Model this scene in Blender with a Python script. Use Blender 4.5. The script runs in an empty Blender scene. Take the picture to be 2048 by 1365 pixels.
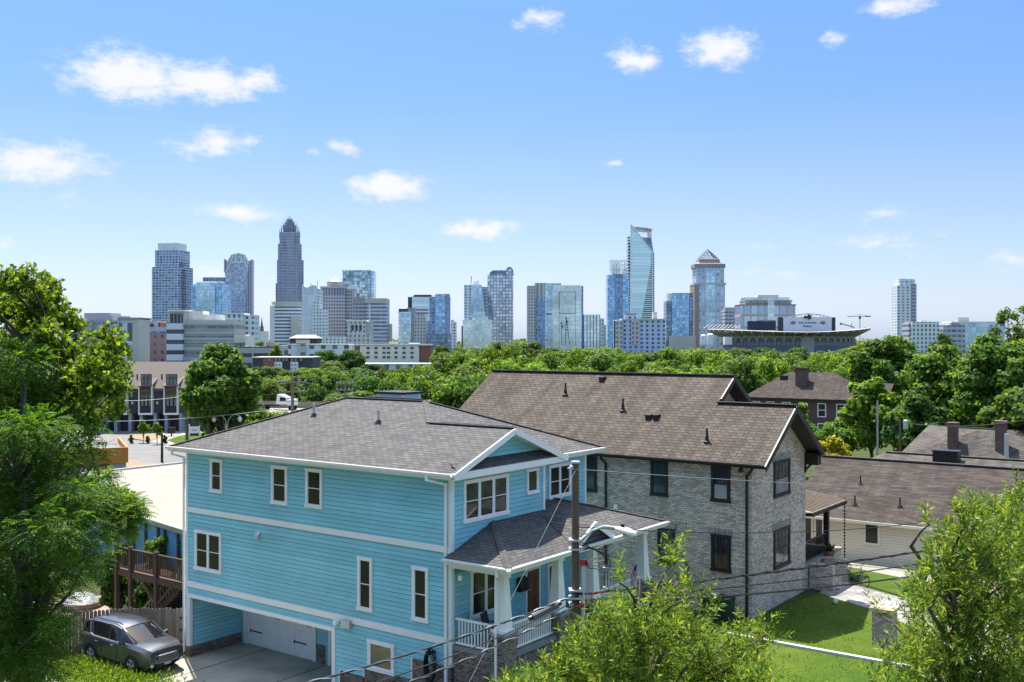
import bpy, math, random
import numpy as np
from mathutils import Vector, Matrix
R = math.radians
sc = bpy.context.scene
COL = sc.collection
rnd = random.Random(7)
# ------------------------------------------------------------------ camera model and frames
CZ, FP, CX, CY = 13.0, 2048.0, 1024.0, 682.5
def at(px, py, D):
    return ((px - CX) / FP * D, D, CZ - (py - CY) / FP * D)
def gpt(px, py, z=0.0):
    return at(px, py, (CZ - z) * FP / (py - CY))
UA, UB = (.8066, -.5912), (.5912, .8066)      # street-ward axis a, along-the-street axis b
C0 = (-2.003, 33.9)
TH = math.atan2(UA[1], UA[0])
def N(a, b, z=0.0):
    return (C0[0] + UA[0]*a + UB[0]*b, C0[1] + UA[1]*a + UB[1]*b, z)
def toN(x, y):
    dx, dy = x - C0[0], y - C0[1]
    return (dx*UA[0] + dy*UA[1], dx*UB[0] + dy*UB[1])
def onB(px, py, b):            # pixel -> (a, z) on the plane b = const
    r = (px - CX) / FP
    a = (r*(C0[1] + UB[1]*b) - C0[0] - UB[0]*b) / (UA[0] - UA[1]*r)
    y = C0[1] + UA[1]*a + UB[1]*b
    return a, CZ - (py - CY) / FP * y
def onA(px, py, a):            # pixel -> (b, z) on the plane a = const
    r = (px - CX) / FP
    b = (r*(C0[1] + UA[1]*a) - C0[0] - UA[0]*a) / (UB[0] - UB[1]*r)
    y = C0[1] + UA[1]*a + UB[1]*b
    return b, CZ - (py - CY) / FP * y
def onZ(px, py, z):            # pixel -> (a, b) at height z
    p = gpt(px, py, z)
    return toN(p[0], p[1])
def sm(t):
    t = min(1, max(0, t)); return t*t*(3 - 2*t)
def gz(x, y):                  # terrain height
    a, b = toN(x, y)
    near = 1.6 * sm((a + 6.5) / 7.5)
    if b > 9: near = max(near, 1.6*sm((b - 9)/3) * sm((a + 14)/8))
    f = 1 - sm((y - 62) / 40)
    lot = 1.0*sm((b - 26)/3)*.5
    hollow = 6.0*sm((y - 206)/14)*sm((x + 58)/18)*(1 - sm((y - 400)/60))
    return near * f - lot * 1.0 * f - .5 * sm((y - 70) / 60) - hollow

# ------------------------------------------------------------------ objects
OFF = {}
def props(o, label=None, cat=None, group=None, kind=None):
    if label: o['label'] = label
    if cat: o['category'] = cat
    if group: o['group'] = group
    if kind: o['kind'] = kind
    return o
def thing(name, label, cat, loc, rot=0.0, group=None, off=(0, 0, 0)):
    o = bpy.data.objects.new(name, None)
    COL.objects.link(o)
    o.empty_display_size = .2
    o.location = loc; o.rotation_euler = (0, 0, rot)
    OFF[o.name] = off
    return props(o, label, cat, group)
def nthing(name, label, cat, a, b, z, group=None):      # a thing in the street frame, its parts written in (a, b, z)
    return thing(name, label, cat, N(a, b, z), TH, group, (a, b, z))
class MB:
    def __init__(s): s.v = []; s.f = []
    def add(s, vs, fs):
        n = len(s.v); s.v += [tuple(map(float, p)) for p in vs]; s.f += [tuple(i + n for i in f) for f in fs]; return s
    def box(s, x0, y0, z0, x1, y1, z1):
        x0, x1 = min(x0, x1), max(x0, x1); y0, y1 = min(y0, y1), max(y0, y1); z0, z1 = min(z0, z1), max(z0, z1)
        return s.add([(x0,y0,z0),(x1,y0,z0),(x1,y1,z0),(x0,y1,z0),(x0,y0,z1),(x1,y0,z1),(x1,y1,z1),(x0,y1,z1)],
                     [(0,3,2,1),(4,5,6,7),(0,1,5,4),(1,2,6,5),(2,3,7,6),(3,0,4,7)])
    def poly(s, pts): return s.add(pts, [tuple(range(len(pts)))])
    def slab(s, pts, t, d=(0, 0, -1)):          # polygon thickened along d
        n = len(pts)
        lo = [tuple(p[k] + d[k]*t for k in range(3)) for p in pts]
        return s.add(list(pts) + lo, [tuple(range(n)), tuple(range(2*n - 1, n - 1, -1))] + [(i, i + n, (i + 1) % n + n, (i + 1) % n) for i in range(n)])
    def bar(s, p, q, w, h, up=(0, 0, 1)):
        p, q = Vector(p), Vector(q); d = (q - p)
        if d.length < 1e-6: return s
        d.normalize(); u = Vector(up)
        if abs(d.dot(u)) > .98: u = Vector((0, 1, 0))
        sd = d.cross(u).normalized()*(w/2); u = sd.cross(d).normalized()*(h/2)
        vs = [e + x*sd + y*u for e in (p, q) for x, y in ((-1,-1),(1,-1),(1,1),(-1,1))]
        return s.add(vs, [(0,1,2,3),(7,6,5,4),(0,4,5,1),(1,5,6,2),(2,6,7,3),(3,7,4,0)])
    def tube(s, pts, r, n=8, cap=True):
        pts = [Vector(p) for p in pts]
        rs = r if isinstance(r, (list, tuple)) else [r]*len(pts)
        prev = None; base = len(s.v); k = len(pts)
        for i, p in enumerate(pts):
            d = (pts[min(i + 1, k - 1)] - pts[max(i - 1, 0)])
            if d.length < 1e-9: d = Vector((0, 0, 1))
            d.normalize()
            if prev is None:
                x = d.orthogonal().normalized()
            else:
                x = prev - d*prev.dot(d)
                x = d.orthogonal().normalized() if x.length < 1e-6 else x.normalized()
            prev = x; y = d.cross(x)
            for j in range(n):
                t = 2*math.pi*j/n; s.v.append(tuple(p + (x*math.cos(t) + y*math.sin(t))*rs[i]))
        for i in range(k - 1):
            for j in range(n):
                a, b = base + i*n + j, base + i*n + (j + 1) % n
                s.f.append((a, b, b + n, a + n))
        if cap:
            s.f.append(tuple(base + j for j in range(n - 1, -1, -1))); s.f.append(tuple(base + (k - 1)*n + j for j in range(n)))
        return s
    def lathe(s, c, prof, n=20, ax=2, arc=(0, 2*math.pi)):
        full = abs(arc[1] - arc[0] - 2*math.pi) < 1e-6; m = n if full else n + 1
        base = len(s.v)
        for r, h in prof:
            for j in range(m):
                t = arc[0] + (arc[1] - arc[0])*j/n
                q = [r*math.cos(t), r*math.sin(t), h]
                if ax == 1: q = [q[0], q[2], q[1]]
                if ax == 0: q = [q[2], q[0], q[1]]
                s.v.append((c[0] + q[0], c[1] + q[1], c[2] + q[2]))
        for i in range(len(prof) - 1):
            for j in range(n):
                a, b = base + i*m + j, base + i*m + (j + 1) % m
                s.f.append((a, b, b + m, a + m))
        return s
    def loft(s, rings, closed=True, caps=True):
        n = len(rings[0]); base = len(s.v)
        for r in rings: s.v += [tuple(map(float, p)) for p in r]
        for i in range(len(rings) - 1):
            for j in range(n if closed else n - 1):
                a, b = base + i*n + j, base + i*n + (j + 1) % n
                s.f.append((a, b, b + n, a + n))
        if caps:
            s.f.append(tuple(base + j for j in range(n - 1, -1, -1))); s.f.append(tuple(base + (len(rings) - 1)*n + j for j in range(n)))
        return s
    def build(s, name, m, parent=None, smooth=False, loc=None, rot=0.0, off=None):
        if off is None: off = OFF.get(parent.name, (0, 0, 0)) if parent is not None else (0, 0, 0)
        me = bpy.data.meshes.new(name)
        me.from_pydata([(x - off[0], y - off[1], z - off[2]) for x, y, z in s.v], [], s.f)
        me.materials.append(m)
        if smooth: me.polygons.foreach_set('use_smooth', [True]*len(me.polygons))
        me.update()
        o = bpy.data.objects.new(name, me); COL.objects.link(o)
        OFF[o.name] = off
        if parent is not None: o.parent = parent
        else:
            if loc: o.location = loc
            o.rotation_euler = (0, 0, rot)
        return o
def children(o): return [c for c in bpy.data.objects if c.parent == o]
def copy_tree(o, parent=None):
    kids = KIDS.get(o.name) or children(o); KIDS[o.name] = kids
    c = o.copy(); COL.objects.link(c)
    if parent is not None: c.parent = parent
    for k in kids: copy_tree(k, c)
    return c
KIDS = {}
def npmesh(name, verts, quads, m, parent=None, loc=None):
    me = bpy.data.meshes.new(name); nv, nq = len(verts), len(quads); k = quads.shape[1]
    me.vertices.add(nv); me.vertices.foreach_set('co', np.ascontiguousarray(verts, np.float32).ravel())
    me.loops.add(nq*k); me.loops.foreach_set('vertex_index', np.ascontiguousarray(quads, np.int32).ravel())
    me.polygons.add(nq); me.polygons.foreach_set('loop_start', np.arange(0, nq*k, k, dtype=np.int32))
    me.polygons.foreach_set('loop_total', np.full(nq, k, np.int32))
    me.update(calc_edges=True)
    me.materials.append(m)
    o = bpy.data.objects.new(name, me); COL.objects.link(o)
    if parent is not None: o.parent = parent
    if loc: o.location = loc
    return o

# ------------------------------------------------------------------ materials
class NT:
    def __init__(s, nt): s.nt = nt
    def n(s, t, **kw):
        x = s.nt.nodes.new(t)
        for k, v in kw.items():
            if k.startswith('i_'): x.inputs[k[2:].replace('_', ' ')].default_value = v
            else: setattr(x, k, v)
        return x
    def l(s, a, b): s.nt.links.new(a, b)
    def val(s, sock, v):
        if hasattr(v, 'is_output') or isinstance(v, bpy.types.NodeSocket): s.l(v, sock)
        else: sock.default_value = v
    def m(s, op, a, b=0.0, c=None):
        x = s.n('ShaderNodeMath', operation=op); s.val(x.inputs[0], a); s.val(x.inputs[1], b)
        if c is not None: s.val(x.inputs[2], c)
        return x.outputs[0]
    def vm(s, op, a, b=None, out=0):
        x = s.n('ShaderNodeVectorMath', operation=op); s.val(x.inputs[0], a)
        if b is not None: s.val(x.inputs[1], b)
        return x.outputs['Value'] if out == 'v' else x.outputs[0]
    def mix(s, f, a, b, bt='MIX'):
        x = s.n('ShaderNodeMix', data_type='RGBA', blend_type=bt)
        s.val(x.inputs[0], f)
        for k, v in ((6, a), (7, b)):
            if isinstance(v, tuple) and len(v) == 3: v = v + (1,)
            s.val(x.inputs[k], v)
        return x.outputs[2]
    def rng(s, v, a, b, c, d):
        x = s.n('ShaderNodeMapRange'); s.val(x.inputs[0], v)
        for i, q in enumerate((a, b, c, d)): x.inputs[i + 1].default_value = q
        return x.outputs[0]
    def noise(s, vec, scale, detail=3, rough=.55, out=0):
        x = s.n('ShaderNodeTexNoise', i_Scale=scale, i_Detail=detail, i_Roughness=rough)
        if vec is not None: s.l(vec, x.inputs['Vector'])
        return x.outputs[out]
def face_uv(t):
    """object-space coordinates that run along each face: x along the level direction, y up the slope"""
    tc = t.n('ShaderNodeTexCoord')
    g = t.n('ShaderNodeNewGeometry')
    vt = t.n('ShaderNodeVectorTransform', vector_type='NORMAL', convert_from='WORLD', convert_to='OBJECT')
    t.l(g.outputs['True Normal'], vt.inputs[0])
    nrm = t.vm('NORMALIZE', vt.outputs[0])
    u = t.vm('NORMALIZE', t.vm('CROSS_PRODUCT', nrm, (0.0003, 0.0001, 1.0)))
    w = t.vm('CROSS_PRODUCT', u, nrm)
    P = tc.outputs['Object']
    du = t.vm('DOT_PRODUCT', P, u, 'v'); dw = t.m('ABSOLUTE', t.vm('DOT_PRODUCT', P, w, 'v'))
    c = t.n('ShaderNodeCombineXYZ'); t.l(du, c.inputs[0]); t.l(dw, c.inputs[1])
    return c.outputs[0], du, dw, P
MATS = {}
def base(name):
    m = bpy.data.materials.new(name); m.use_nodes = True
    nt = m.node_tree; b = nt.nodes['Principled BSDF']
    return m, NT(nt), b
def plain(name, col, rough=.6, metal=0.0, var=.12, sc_=3.0, bump=0.0, spec=.4, bsc=None):
    m, t, b = base(name)
    b.inputs['Roughness'].default_value = rough; b.inputs['Metallic'].default_value = metal
    b.inputs['Specular IOR Level'].default_value = spec
    tc = t.n('ShaderNodeTexCoord'); n = t.noise(tc.outputs['Object'], sc_, 4)
    f = t.rng(n, .25, .75, 1 - var, 1 + var)
    c = t.n('ShaderNodeVectorMath', operation='SCALE'); c.inputs[0].default_value = col; t.l(f, c.inputs['Scale'])
    t.l(c.outputs[0], b.inputs['Base Color'])
    if bump:
        n2 = t.noise(tc.outputs['Object'], bsc or sc_*6, 4)
        bp = t.n('ShaderNodeBump', i_Strength=bump, i_Distance=.03); t.l(n2, bp.inputs['Height']); t.l(bp.outputs[0], b.inputs['Normal'])
    return m
def shingle(name, c1, c2, c3, row=.14, wid=.32, streak=.25, bump=.6, blot=.15, gap=.45, mort=.012):
    m, t, b = base(name)
    uv, du, dw, P = face_uv(t)
    br = t.n('ShaderNodeTexBrick', offset=.5, i_Scale=1.0)
    br.inputs['Brick Width'].default_value = wid; br.inputs['Row Height'].default_value = row
    br.inputs['Mortar Size'].default_value = mort; br.inputs['Mortar Smooth'].default_value = .3; br.inputs['Bias'].default_value = 0
    br.inputs['Color1'].default_value = (0, 0, 0, 1); br.inputs['Color2'].default_value = (1, 1, 1, 1); br.inputs['Mortar'].default_value = (.5, .5, .5, 1)
    t.l(uv, br.inputs['Vector'])
    ramp = t.n('ShaderNodeValToRGB'); e = ramp.color_ramp.elements
    e[0].color = c1 + (1,); e[0].position = .15; e[1].color = c3 + (1,); e[1].position = .85
    k = ramp.color_ramp.elements.new(.5); k.color = c2 + (1,)
    t.l(br.outputs['Color'], ramp.inputs[0])
    # course shadow gaps and granule noise
    col = t.mix(t.m('MULTIPLY', br.outputs['Fac'], gap), ramp.outputs[0], (.02, .018, .017))
    st = t.n('ShaderNodeMapping'); st.inputs['Scale'].default_value = (2.2, .16, 1); t.l(uv, st.inputs[0])
    sn = t.noise(st.outputs[0], 1.0, 5, .6); f = t.rng(sn, .3, .7, 1 - streak, 1 + streak*.7)
    gn = t.noise(P, 1.1, 3); f2 = t.rng(gn, .3, .7, 1 - blot, 1 + blot)
    fn = t.noise(P, 45.0, 2); f3 = t.rng(fn, .3, .7, .8, 1.2)
    sv = t.n('ShaderNodeVectorMath', operation='SCALE'); t.l(col, sv.inputs[0]); t.l(t.m('MULTIPLY', t.m('MULTIPLY', f, f2), f3), sv.inputs['Scale'])
    t.l(sv.outputs[0], b.inputs['Base Color']); b.inputs['Roughness'].default_value = .9; b.inputs['Specular IOR Level'].default_value = .25
    # each course rises towards its lower edge
    saw = t.m('SUBTRACT', 1.0, t.m('FRACT', t.m('DIVIDE', dw, row)))
    h = t.m('ADD', saw, t.m('MULTIPLY', br.outputs['Color'], .5))
    bp = t.n('ShaderNodeBump', i_Strength=bump, i_Distance=.02); t.l(h, bp.inputs['Height']); t.l(bp.outputs[0], b.inputs['Normal'])
    return m
def brick(name, c1, c2, c3, mortar, bw=.22, bh=.08, ms=.011, bump=.5, wash=.25):
    m, t, b = base(name)
    uv, du, dw, P = face_uv(t)
    br = t.n('ShaderNodeTexBrick', offset=.5, i_Scale=1.0)
    br.inputs['Brick Width'].default_value = bw; br.inputs['Row Height'].default_value = bh
    br.inputs['Mortar Size'].default_value = ms; br.inputs['Mortar Smooth'].default_value = .2
    br.inputs['Color1'].default_value = (0, 0, 0, 1); br.inputs['Color2'].default_value = (1, 1, 1, 1)
    t.l(uv, br.inputs['Vector'])
    ramp = t.n('ShaderNodeValToRGB'); e = ramp.color_ramp.elements
    e[0].color = c1 + (1,); e[0].position = .1; e[1].color = c3 + (1,); e[1].position = .9
    k = ramp.color_ramp.elements.new(.5); k.color = c2 + (1,)
    t.l(br.outputs['Color'], ramp.inputs[0])
    col = t.mix(br.outputs['Fac'], ramp.outputs[0], mortar)
    f = t.rng(t.noise(P, .9, 5, .6), .3, .7, 1 - wash, 1 + wash)
    f2 = t.rng(t.noise(P, 14.0, 3), .3, .7, .75, 1.25)
    sv = t.n('ShaderNodeVectorMath', operation='SCALE'); t.l(col, sv.inputs[0]); t.l(t.m('MULTIPLY', f, f2), sv.inputs['Scale'])
    t.l(sv.outputs[0], b.inputs['Base Color']); b.inputs['Roughness'].default_value = .85
    bp = t.n('ShaderNodeBump', i_Strength=bump, i_Distance=.02); t.l(t.m('SUBTRACT', t.m('MULTIPLY', br.outputs['Color'], .3), br.outputs['Fac']), bp.inputs['Height']); t.l(bp.outputs[0], b.inputs['Normal'])
    return m
def facade(name, wall, glass, fh, bw, hf, vf, gm=.75, rough=.18, var=.35, wr=.6, big=0.0):
    """tower skin: glass panes of bay bw by storey fh; hf / vf are the glazed shares of height and width"""
    m, t, b = base(name)
    uv, du, dw, P = face_uv(t)
    a = t.m('ADD', t.m('DIVIDE', du, bw), .5); c = t.m('DIVIDE', dw, fh)
    ga = t.m('LESS_THAN', t.m('FRACT', a), vf); gc = t.m('LESS_THAN', t.m('FRACT', c), hf)
    g = t.m('MULTIPLY', ga, gc)
    cb = t.n('ShaderNodeCombineXYZ'); t.l(t.m('FLOOR', a), cb.inputs[0]); t.l(t.m('FLOOR', c), cb.inputs[1])
    wn = t.n('ShaderNodeTexWhiteNoise', noise_dimensions='2D'); t.l(cb.outputs[0], wn.inputs['Vector'])
    v = t.rng(wn.outputs['Value'], 0, 1, 1 - var, 1 + var)
    if big:
        v = t.m('MULTIPLY', v, t.rng(t.noise(P, big, 3), .3, .7, .6, 1.35))
    gv = t.n('ShaderNodeVectorMath', operation='SCALE'); gv.inputs[0].default_value = glass; t.l(v, gv.inputs['Scale'])
    t.l(t.mix(g, wall, gv.outputs[0]), b.inputs['Base Color'])
    t.l(t.m('MULTIPLY', g, gm), b.inputs['Metallic'])
    t.l(t.rng(g, 0, 1, wr, rough), b.inputs['Roughness'])
    return m
def leafmat(name, dark, mid, light, trans=.35, hue=.0):
    m, t, b = base(name)
    g = t.n('ShaderNodeNewGeometry')
    ramp = t.n('ShaderNodeValToRGB'); e = ramp.color_ramp.elements
    e[0].color = dark + (1,); e[0].position = .1; e[1].color = light + (1,); e[1].position = .97
    k = e.new(.6); k.color = mid + (1,)
    oi = t.n('ShaderNodeObjectInfo')
    t.l(g.outputs['Random Per Island'], ramp.inputs[0])
    f = t.rng(oi.outputs['Random'], 0, 1, .72, 1.28)
    sv = t.n('ShaderNodeVectorMath', operation='SCALE'); t.l(ramp.outputs[0], sv.inputs[0]); t.l(f, sv.inputs['Scale'])
    t.l(sv.outputs[0], b.inputs['Base Color']); b.inputs['Roughness'].default_value = .55; b.inputs['Specular IOR Level'].default_value = .18
    tr = t.n('ShaderNodeBsdfTranslucent')
    tc = t.n('ShaderNodeVectorMath', operation='MULTIPLY'); t.l(sv.outputs[0], tc.inputs[0]); tc.inputs[1].default_value = (1.9, 1.75, .55)
    t.l(tc.outputs[0], tr.inputs[0])
    mx = t.n('ShaderNodeMixShader', i_Fac=trans); t.l(b.outputs[0], mx.inputs[1]); t.l(tr.outputs[0], mx.inputs[2])
    t.l(mx.outputs[0], m.node_tree.nodes['Material Output'].inputs[0])
    return m
def glassmat(name, col=(.012, .014, .016), rough=.04, spec=.6, curtain=None):
    m, t, b = base(name)
    tc = t.n('ShaderNodeTexCoord')
    n = t.noise(tc.outputs['Object'], .9, 2)
    t.l(t.mix(t.rng(n, .4, .65, 0, 1), col, curtain or tuple(c*1.6 for c in col)), b.inputs['Base Color'])
    b.inputs['Roughness'].default_value = rough; b.inputs['Specular IOR Level'].default_value = spec
    bp = t.n('ShaderNodeBump', i_Strength=.05, i_Distance=.02); t.l(t.noise(tc.outputs['Object'], 1.7, 1), bp.inputs['Height']); t.l(bp.outputs[0], b.inputs['Normal'])
    return m
def wood(name, c1, c2, scale=1.0):
    m, t, b = base(name)
    tc = t.n('ShaderNodeTexCoord'); g = t.n('ShaderNodeNewGeometry')
    mp = t.n('ShaderNodeMapping'); mp.inputs['Scale'].default_value = (9*scale, 9*scale, .7*scale); t.l(tc.outputs['Object'], mp.inputs[0])
    n = t.noise(mp.outputs[0], 2.0, 5, .65)
    f = t.m('ADD', t.m('MULTIPLY', n, .7), t.m('MULTIPLY', g.outputs['Random Per Island'], .45))
    t.l(t.mix(t.rng(f, .25, .9, 0, 1), c1, c2), b.inputs['Base Color']); b.inputs['Roughness'].default_value = .85
    bp = t.n('ShaderNodeBump', i_Strength=.3, i_Distance=.01); t.l(n, bp.inputs['Height']); t.l(bp.outputs[0], b.inputs['Normal'])
    return m
def siding_mat(name, col, var=.05):
    m, t, b = base(name)
    uv, du, dw, P = face_uv(t)
    g = t.n('ShaderNodeNewGeometry')
    n = t.noise(P, .5, 4); f = t.rng(n, .3, .7, 1 - var, 1 + var)
    f2 = t.rng(g.outputs['Random Per Island'], 0, 1, 1 - var*.7, 1 + var*.7)
    mp = t.n('ShaderNodeMapping'); mp.inputs['Scale'].default_value = (1.5, 40, 1); t.l(uv, mp.inputs[0])
    gr = t.noise(mp.outputs[0], 2.0, 3); f3 = t.rng(gr, .3, .7, 1 - var, 1 + var)
    sv = t.n('ShaderNodeVectorMath', operation='SCALE'); sv.inputs[0].default_value = col; t.l(t.m('MULTIPLY', t.m('MULTIPLY', f, f2), f3), sv.inputs['Scale'])
    t.l(sv.outputs[0], b.inputs['Base Color']); b.inputs['Roughness'].default_value = .55; b.inputs['Specular IOR Level'].default_value = .35
    return m

M = {}
M['white'] = plain('white_paint', (.84, .84, .82), .45, var=.05)
M['cream_trim'] = plain('cream_paint', (.8, .74, .6), .5, var=.06)
M['teal'] = siding_mat('blue_siding', (.25, .575, .66), .10)
M['cream_side'] = siding_mat('cream_siding', (.82, .72, .55))
M['glass'] = glassmat('window_glass')
M['glass_screen'] = glassmat('screened_glass', (.014, .016, .015), .12, .5)
M['glass_blind'] = glassmat('glass_with_blinds', (.018, .019, .02), .05, .6, (.09, .09, .085))
M['glass_pale'] = glassmat('glass_over_curtain', (.20, .215, .225), .08, .6, (.34, .35, .35))
M['glass_warm'] = glassmat('glass_warm_room', (.045, .03, .018), .05, .6, (.16, .10, .05))
M['glass_green'] = glassmat('glass_over_garden', (.03, .05, .015), .03, .6, (.07, .11, .03))
M['sash_dark'] = plain('dark_sash', (.03, .03, .032), .5)
M['shingle_grey'] = shingle('grey_shingles', (.078, .077, .082), (.098, .096, .096), (.12, .11, .102), row=.16, wid=.34, streak=.12, blot=.08, gap=.7, bump=.9, mort=.018)
M['shingle_brown'] = shingle('brown_shingles', (.070, .056, .045), (.086, .070, .056), (.102, .084, .068), row=.19, wid=.33, streak=.4, bump=1.0, gap=.8, blot=.12, mort=.022)
M['shingle_dark'] = shingle('dark_brown_shingles', (.040, .031, .027), (.055, .043, .037), (.074, .06, .051), row=.12, wid=.6, streak=.3, blot=.25)
M['shingle_old'] = shingle('weathered_shingles', (.066, .058, .052), (.088, .077, .07), (.11, .099, .09), row=.13, wid=.5, streak=.3)
M['brick_wash'] = brick('whitewashed_brick', (.41, .33, .265), (.58, .48, .395), (.72, .605, .50), (.26, .205, .165), bw=.24, bh=.085, ms=.011, bump=.7, wash=.14)
M['brick_brown'] = brick('brown_brick', (.06, .04, .032), (.13, .085, .065), (.22, .15, .115), (.26, .235, .21))
M['brick_red'] = brick('red_brick', (.09, .042, .034), (.13, .06, .048), (.17, .085, .065), (.15, .12, .11), wash=.15)
M['black'] = plain('black_paint', (.016, .015, .015), .45)
M['dark_trim'] = plain('dark_brown_trim', (.022, .018, .016), .5)
M['concrete'] = plain('concrete', (.25, .232, .205), .9, var=.25, sc_=.8, bump=.15)
M['conc_dark'] = plain('garage_slab', (.38, .345, .29), .85, var=.28, sc_=.7)
M['asphalt'] = plain('asphalt', (.16, .155, .15), .9, var=.15, sc_=.5, bump=.1)
M['metal'] = plain('grey_metal', (.38, .38, .38), .4, .7)
M['galv'] = plain('galvanised_metal', (.5, .52, .53), .45, .5)
M['rubber'] = plain('black_rubber', (.012, .012, .012), .6)
M['pole_wood'] = wood('pole_wood', (.062, .042, .026), (.15, .11, .072), .5)
M['deck_wood'] = wood('deck_wood', (.035, .02, .012), (.10, .058, .034))
M['fence_wood'] = wood('fence_wood', (.16, .12, .085), (.34, .275, .205))
M['bark'] = wood('bark', (.045, .032, .024), (.12, .095, .075), .4)
M['bark_far'] = plain('far_bark', (.07, .055, .045), .9)
CLOUD_COL = (3.5, 3.52, 3.6); EXPO = 1.0
CLOUDS = [(250,150,150,62,1.0),(410,165,150,48,1.0),(500,165,90,32,.8),(170,140,70,30,.5),(50,325,170,48,.9),(440,283,85,32,.8),(380,295,55,20,.5),(692,293,38,16,.7),(625,307,28,12,.4),
 (775,375,100,34,1.0),(470,425,100,24,.8),(960,458,100,24,.9),(1265,118,62,34,.9),(1440,97,85,48,1.0),(1085,40,55,28,.7),(1800,6,90,26,.8),(1668,75,26,20,.5),(1222,328,25,11,.6),(1780,428,60,22,.35),(1760,482,110,26,.35),(430,548,90,22,.6),(2030,525,60,20,.5),(130,395,60,20,.35),(1520,490,35,12,.3),(0,490,30,14,.5),(1560,545,90,16,.3)]
SKY_RAMP = [(1.0,(.43,.50,.76)),(2.5,(.46,.475,.62)),(8,(.45,.465,.55)),(13,(.37,.46,.59)),(18,(.37,.49,.66)),(28,(.8,.9,.95)),(42,(2.2,1.86,1.46)),(70,(2.2,1.86,1.46))]
# ------------------------------------------------------------------ ground
def grass_mat(name, c1, c2, c3):
    m, t, b = base(name)
    tc = t.n('ShaderNodeTexCoord')
    n = t.noise(tc.outputs['Object'], .35, 5, .65); n2 = t.noise(tc.outputs['Object'], 9.0, 4)
    c = t.mix(t.rng(n, .35, .65, 0, 1), c1, c2); c = t.mix(t.rng(n2, .4, .7, 0, .6), c, c3)
    t.l(c, b.inputs['Base Color']); b.inputs['Roughness'].default_value = 1.0; b.inputs['Specular IOR Level'].default_value = .08
    bp = t.n('ShaderNodeBump', i_Strength=.5, i_Distance=.05); t.l(t.noise(tc.outputs['Object'], 30, 3), bp.inputs['Height']); t.l(bp.outputs[0], b.inputs['Normal'])
    return m
M['ground'] = grass_mat('ground_cover', (.035, .055, .018), (.07, .075, .032), (.05, .085, .02))
M['lawn'] = grass_mat('lawn', (.035, .08, .010), (.095, .125, .020), (.05, .095, .014))
M['dirt'] = grass_mat('bare_dirt', (.26, .19, .13), (.34, .25, .17), (.20, .15, .10))
xs = list(np.linspace(-60, 70, 66)); xs = [-7000, -2500, -900, -400, -200, -110, -80, -70] + xs + [110, 200, 400, 900, 2500, 7000]
ys = [-300, -60, -10] + list(np.linspace(4, 130, 64)) + [160, 190, 204, 207, 210, 213, 217, 222, 300, 400, 420, 440, 460, 900, 2000, 4000, 9000]
vs = [(x, y, gz(x, y)) for y in ys for x in xs]
nx = len(xs)
g = MB(); g.add(vs, [(j*nx + i, j*nx + i + 1, (j + 1)*nx + i + 1, (j + 1)*nx + i) for j in range(len(ys) - 1) for i in range(nx - 1)])
props(g.build('ground', M['ground'], smooth=True), kind='structure')
def sheet(name, pts, m, dz=.02, sub=1.2, kind='structure', label=None, cat=None):
    """flat-laid polygon in (a, b) that follows the terrain"""
    a0, a1 = min(p[0] for p in pts), max(p[0] for p in pts); b0, b1 = min(p[1] for p in pts), max(p[1] for p in pts)
    import bmesh
    bm = bmesh.new(); f = bm.faces.new([bm.verts.new((p[0], p[1], 0)) for p in pts])
    for ax, lo, hi in ((0, a0, a1), (1, b0, b1)):
        k = int((hi - lo)/sub)
        for i in range(1, k + 1):
            co = [0, 0, 0]; no = [0, 0, 0]; co[ax] = lo + (hi - lo)*i/(k + 1); no[ax] = 1
            bmesh.ops.bisect_plane(bm, geom=bm.verts[:] + bm.edges[:] + bm.faces[:], plane_co=co, plane_no=no)
    mb = MB(); idx = {v: i for i, v in enumerate(bm.verts)}
    P = []
    for v in bm.verts:
        x, y, _ = N(v.co.x, v.co.y); P.append((x, y, gz(x, y) + dz))
    mb.add(P, [tuple(idx[v] for v in fc.verts) for fc in bm.faces]); bm.free()
    return props(mb.build(name, m), label, cat, kind=kind)
# ------------------------------------------------------------------ facade helpers (street frame)
def FP2(pl, t, z, o):
    k, v = pl
    return (t, v - o, z) if k == 'b' else (v + o, t, z)
def fbox(mb, pl, t0, t1, z0, z1, o0, o1):
    p, q = FP2(pl, t0, z0, o0), FP2(pl, t1, z1, o1)
    mb.box(*p, *q)
def siding(mb, pl, z0, z1, tr, expo=.16):
    """lapped boards, each tilted out at its lower edge"""
    if not callable(tr): r = tr; tr = lambda z: r
    k = math.floor(z0/expo)
    while k*expo < z1 - 1e-6:
        a, b = max(z0, k*expo), min(z1, (k + 1)*expo)
        if b - a > .005:
            l0, r0 = tr(a); l1, r1 = tr(b)
            if r0 - l0 > .02:
                r1 = max(r1, l1)
                g_ = min(.014, (b - a)*.3)      # open joint above each board
                mb.add([FP2(pl, l0, a, .026), FP2(pl, r0, a, .026), FP2(pl, r1, b - g_, .012), FP2(pl, l1, b - g_, .012),
                        FP2(pl, l0, a, -.03), FP2(pl, r0, a, -.03), FP2(pl, r1, b - g_, -.03), FP2(pl, l1, b - g_, -.03), FP2(pl, r1, b, -.03), FP2(pl, l1, b, -.03)], [(0, 1, 2, 3), (0, 4, 5, 1), (3, 2, 6, 7), (7, 6, 8, 9)])
        k += 1
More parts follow.
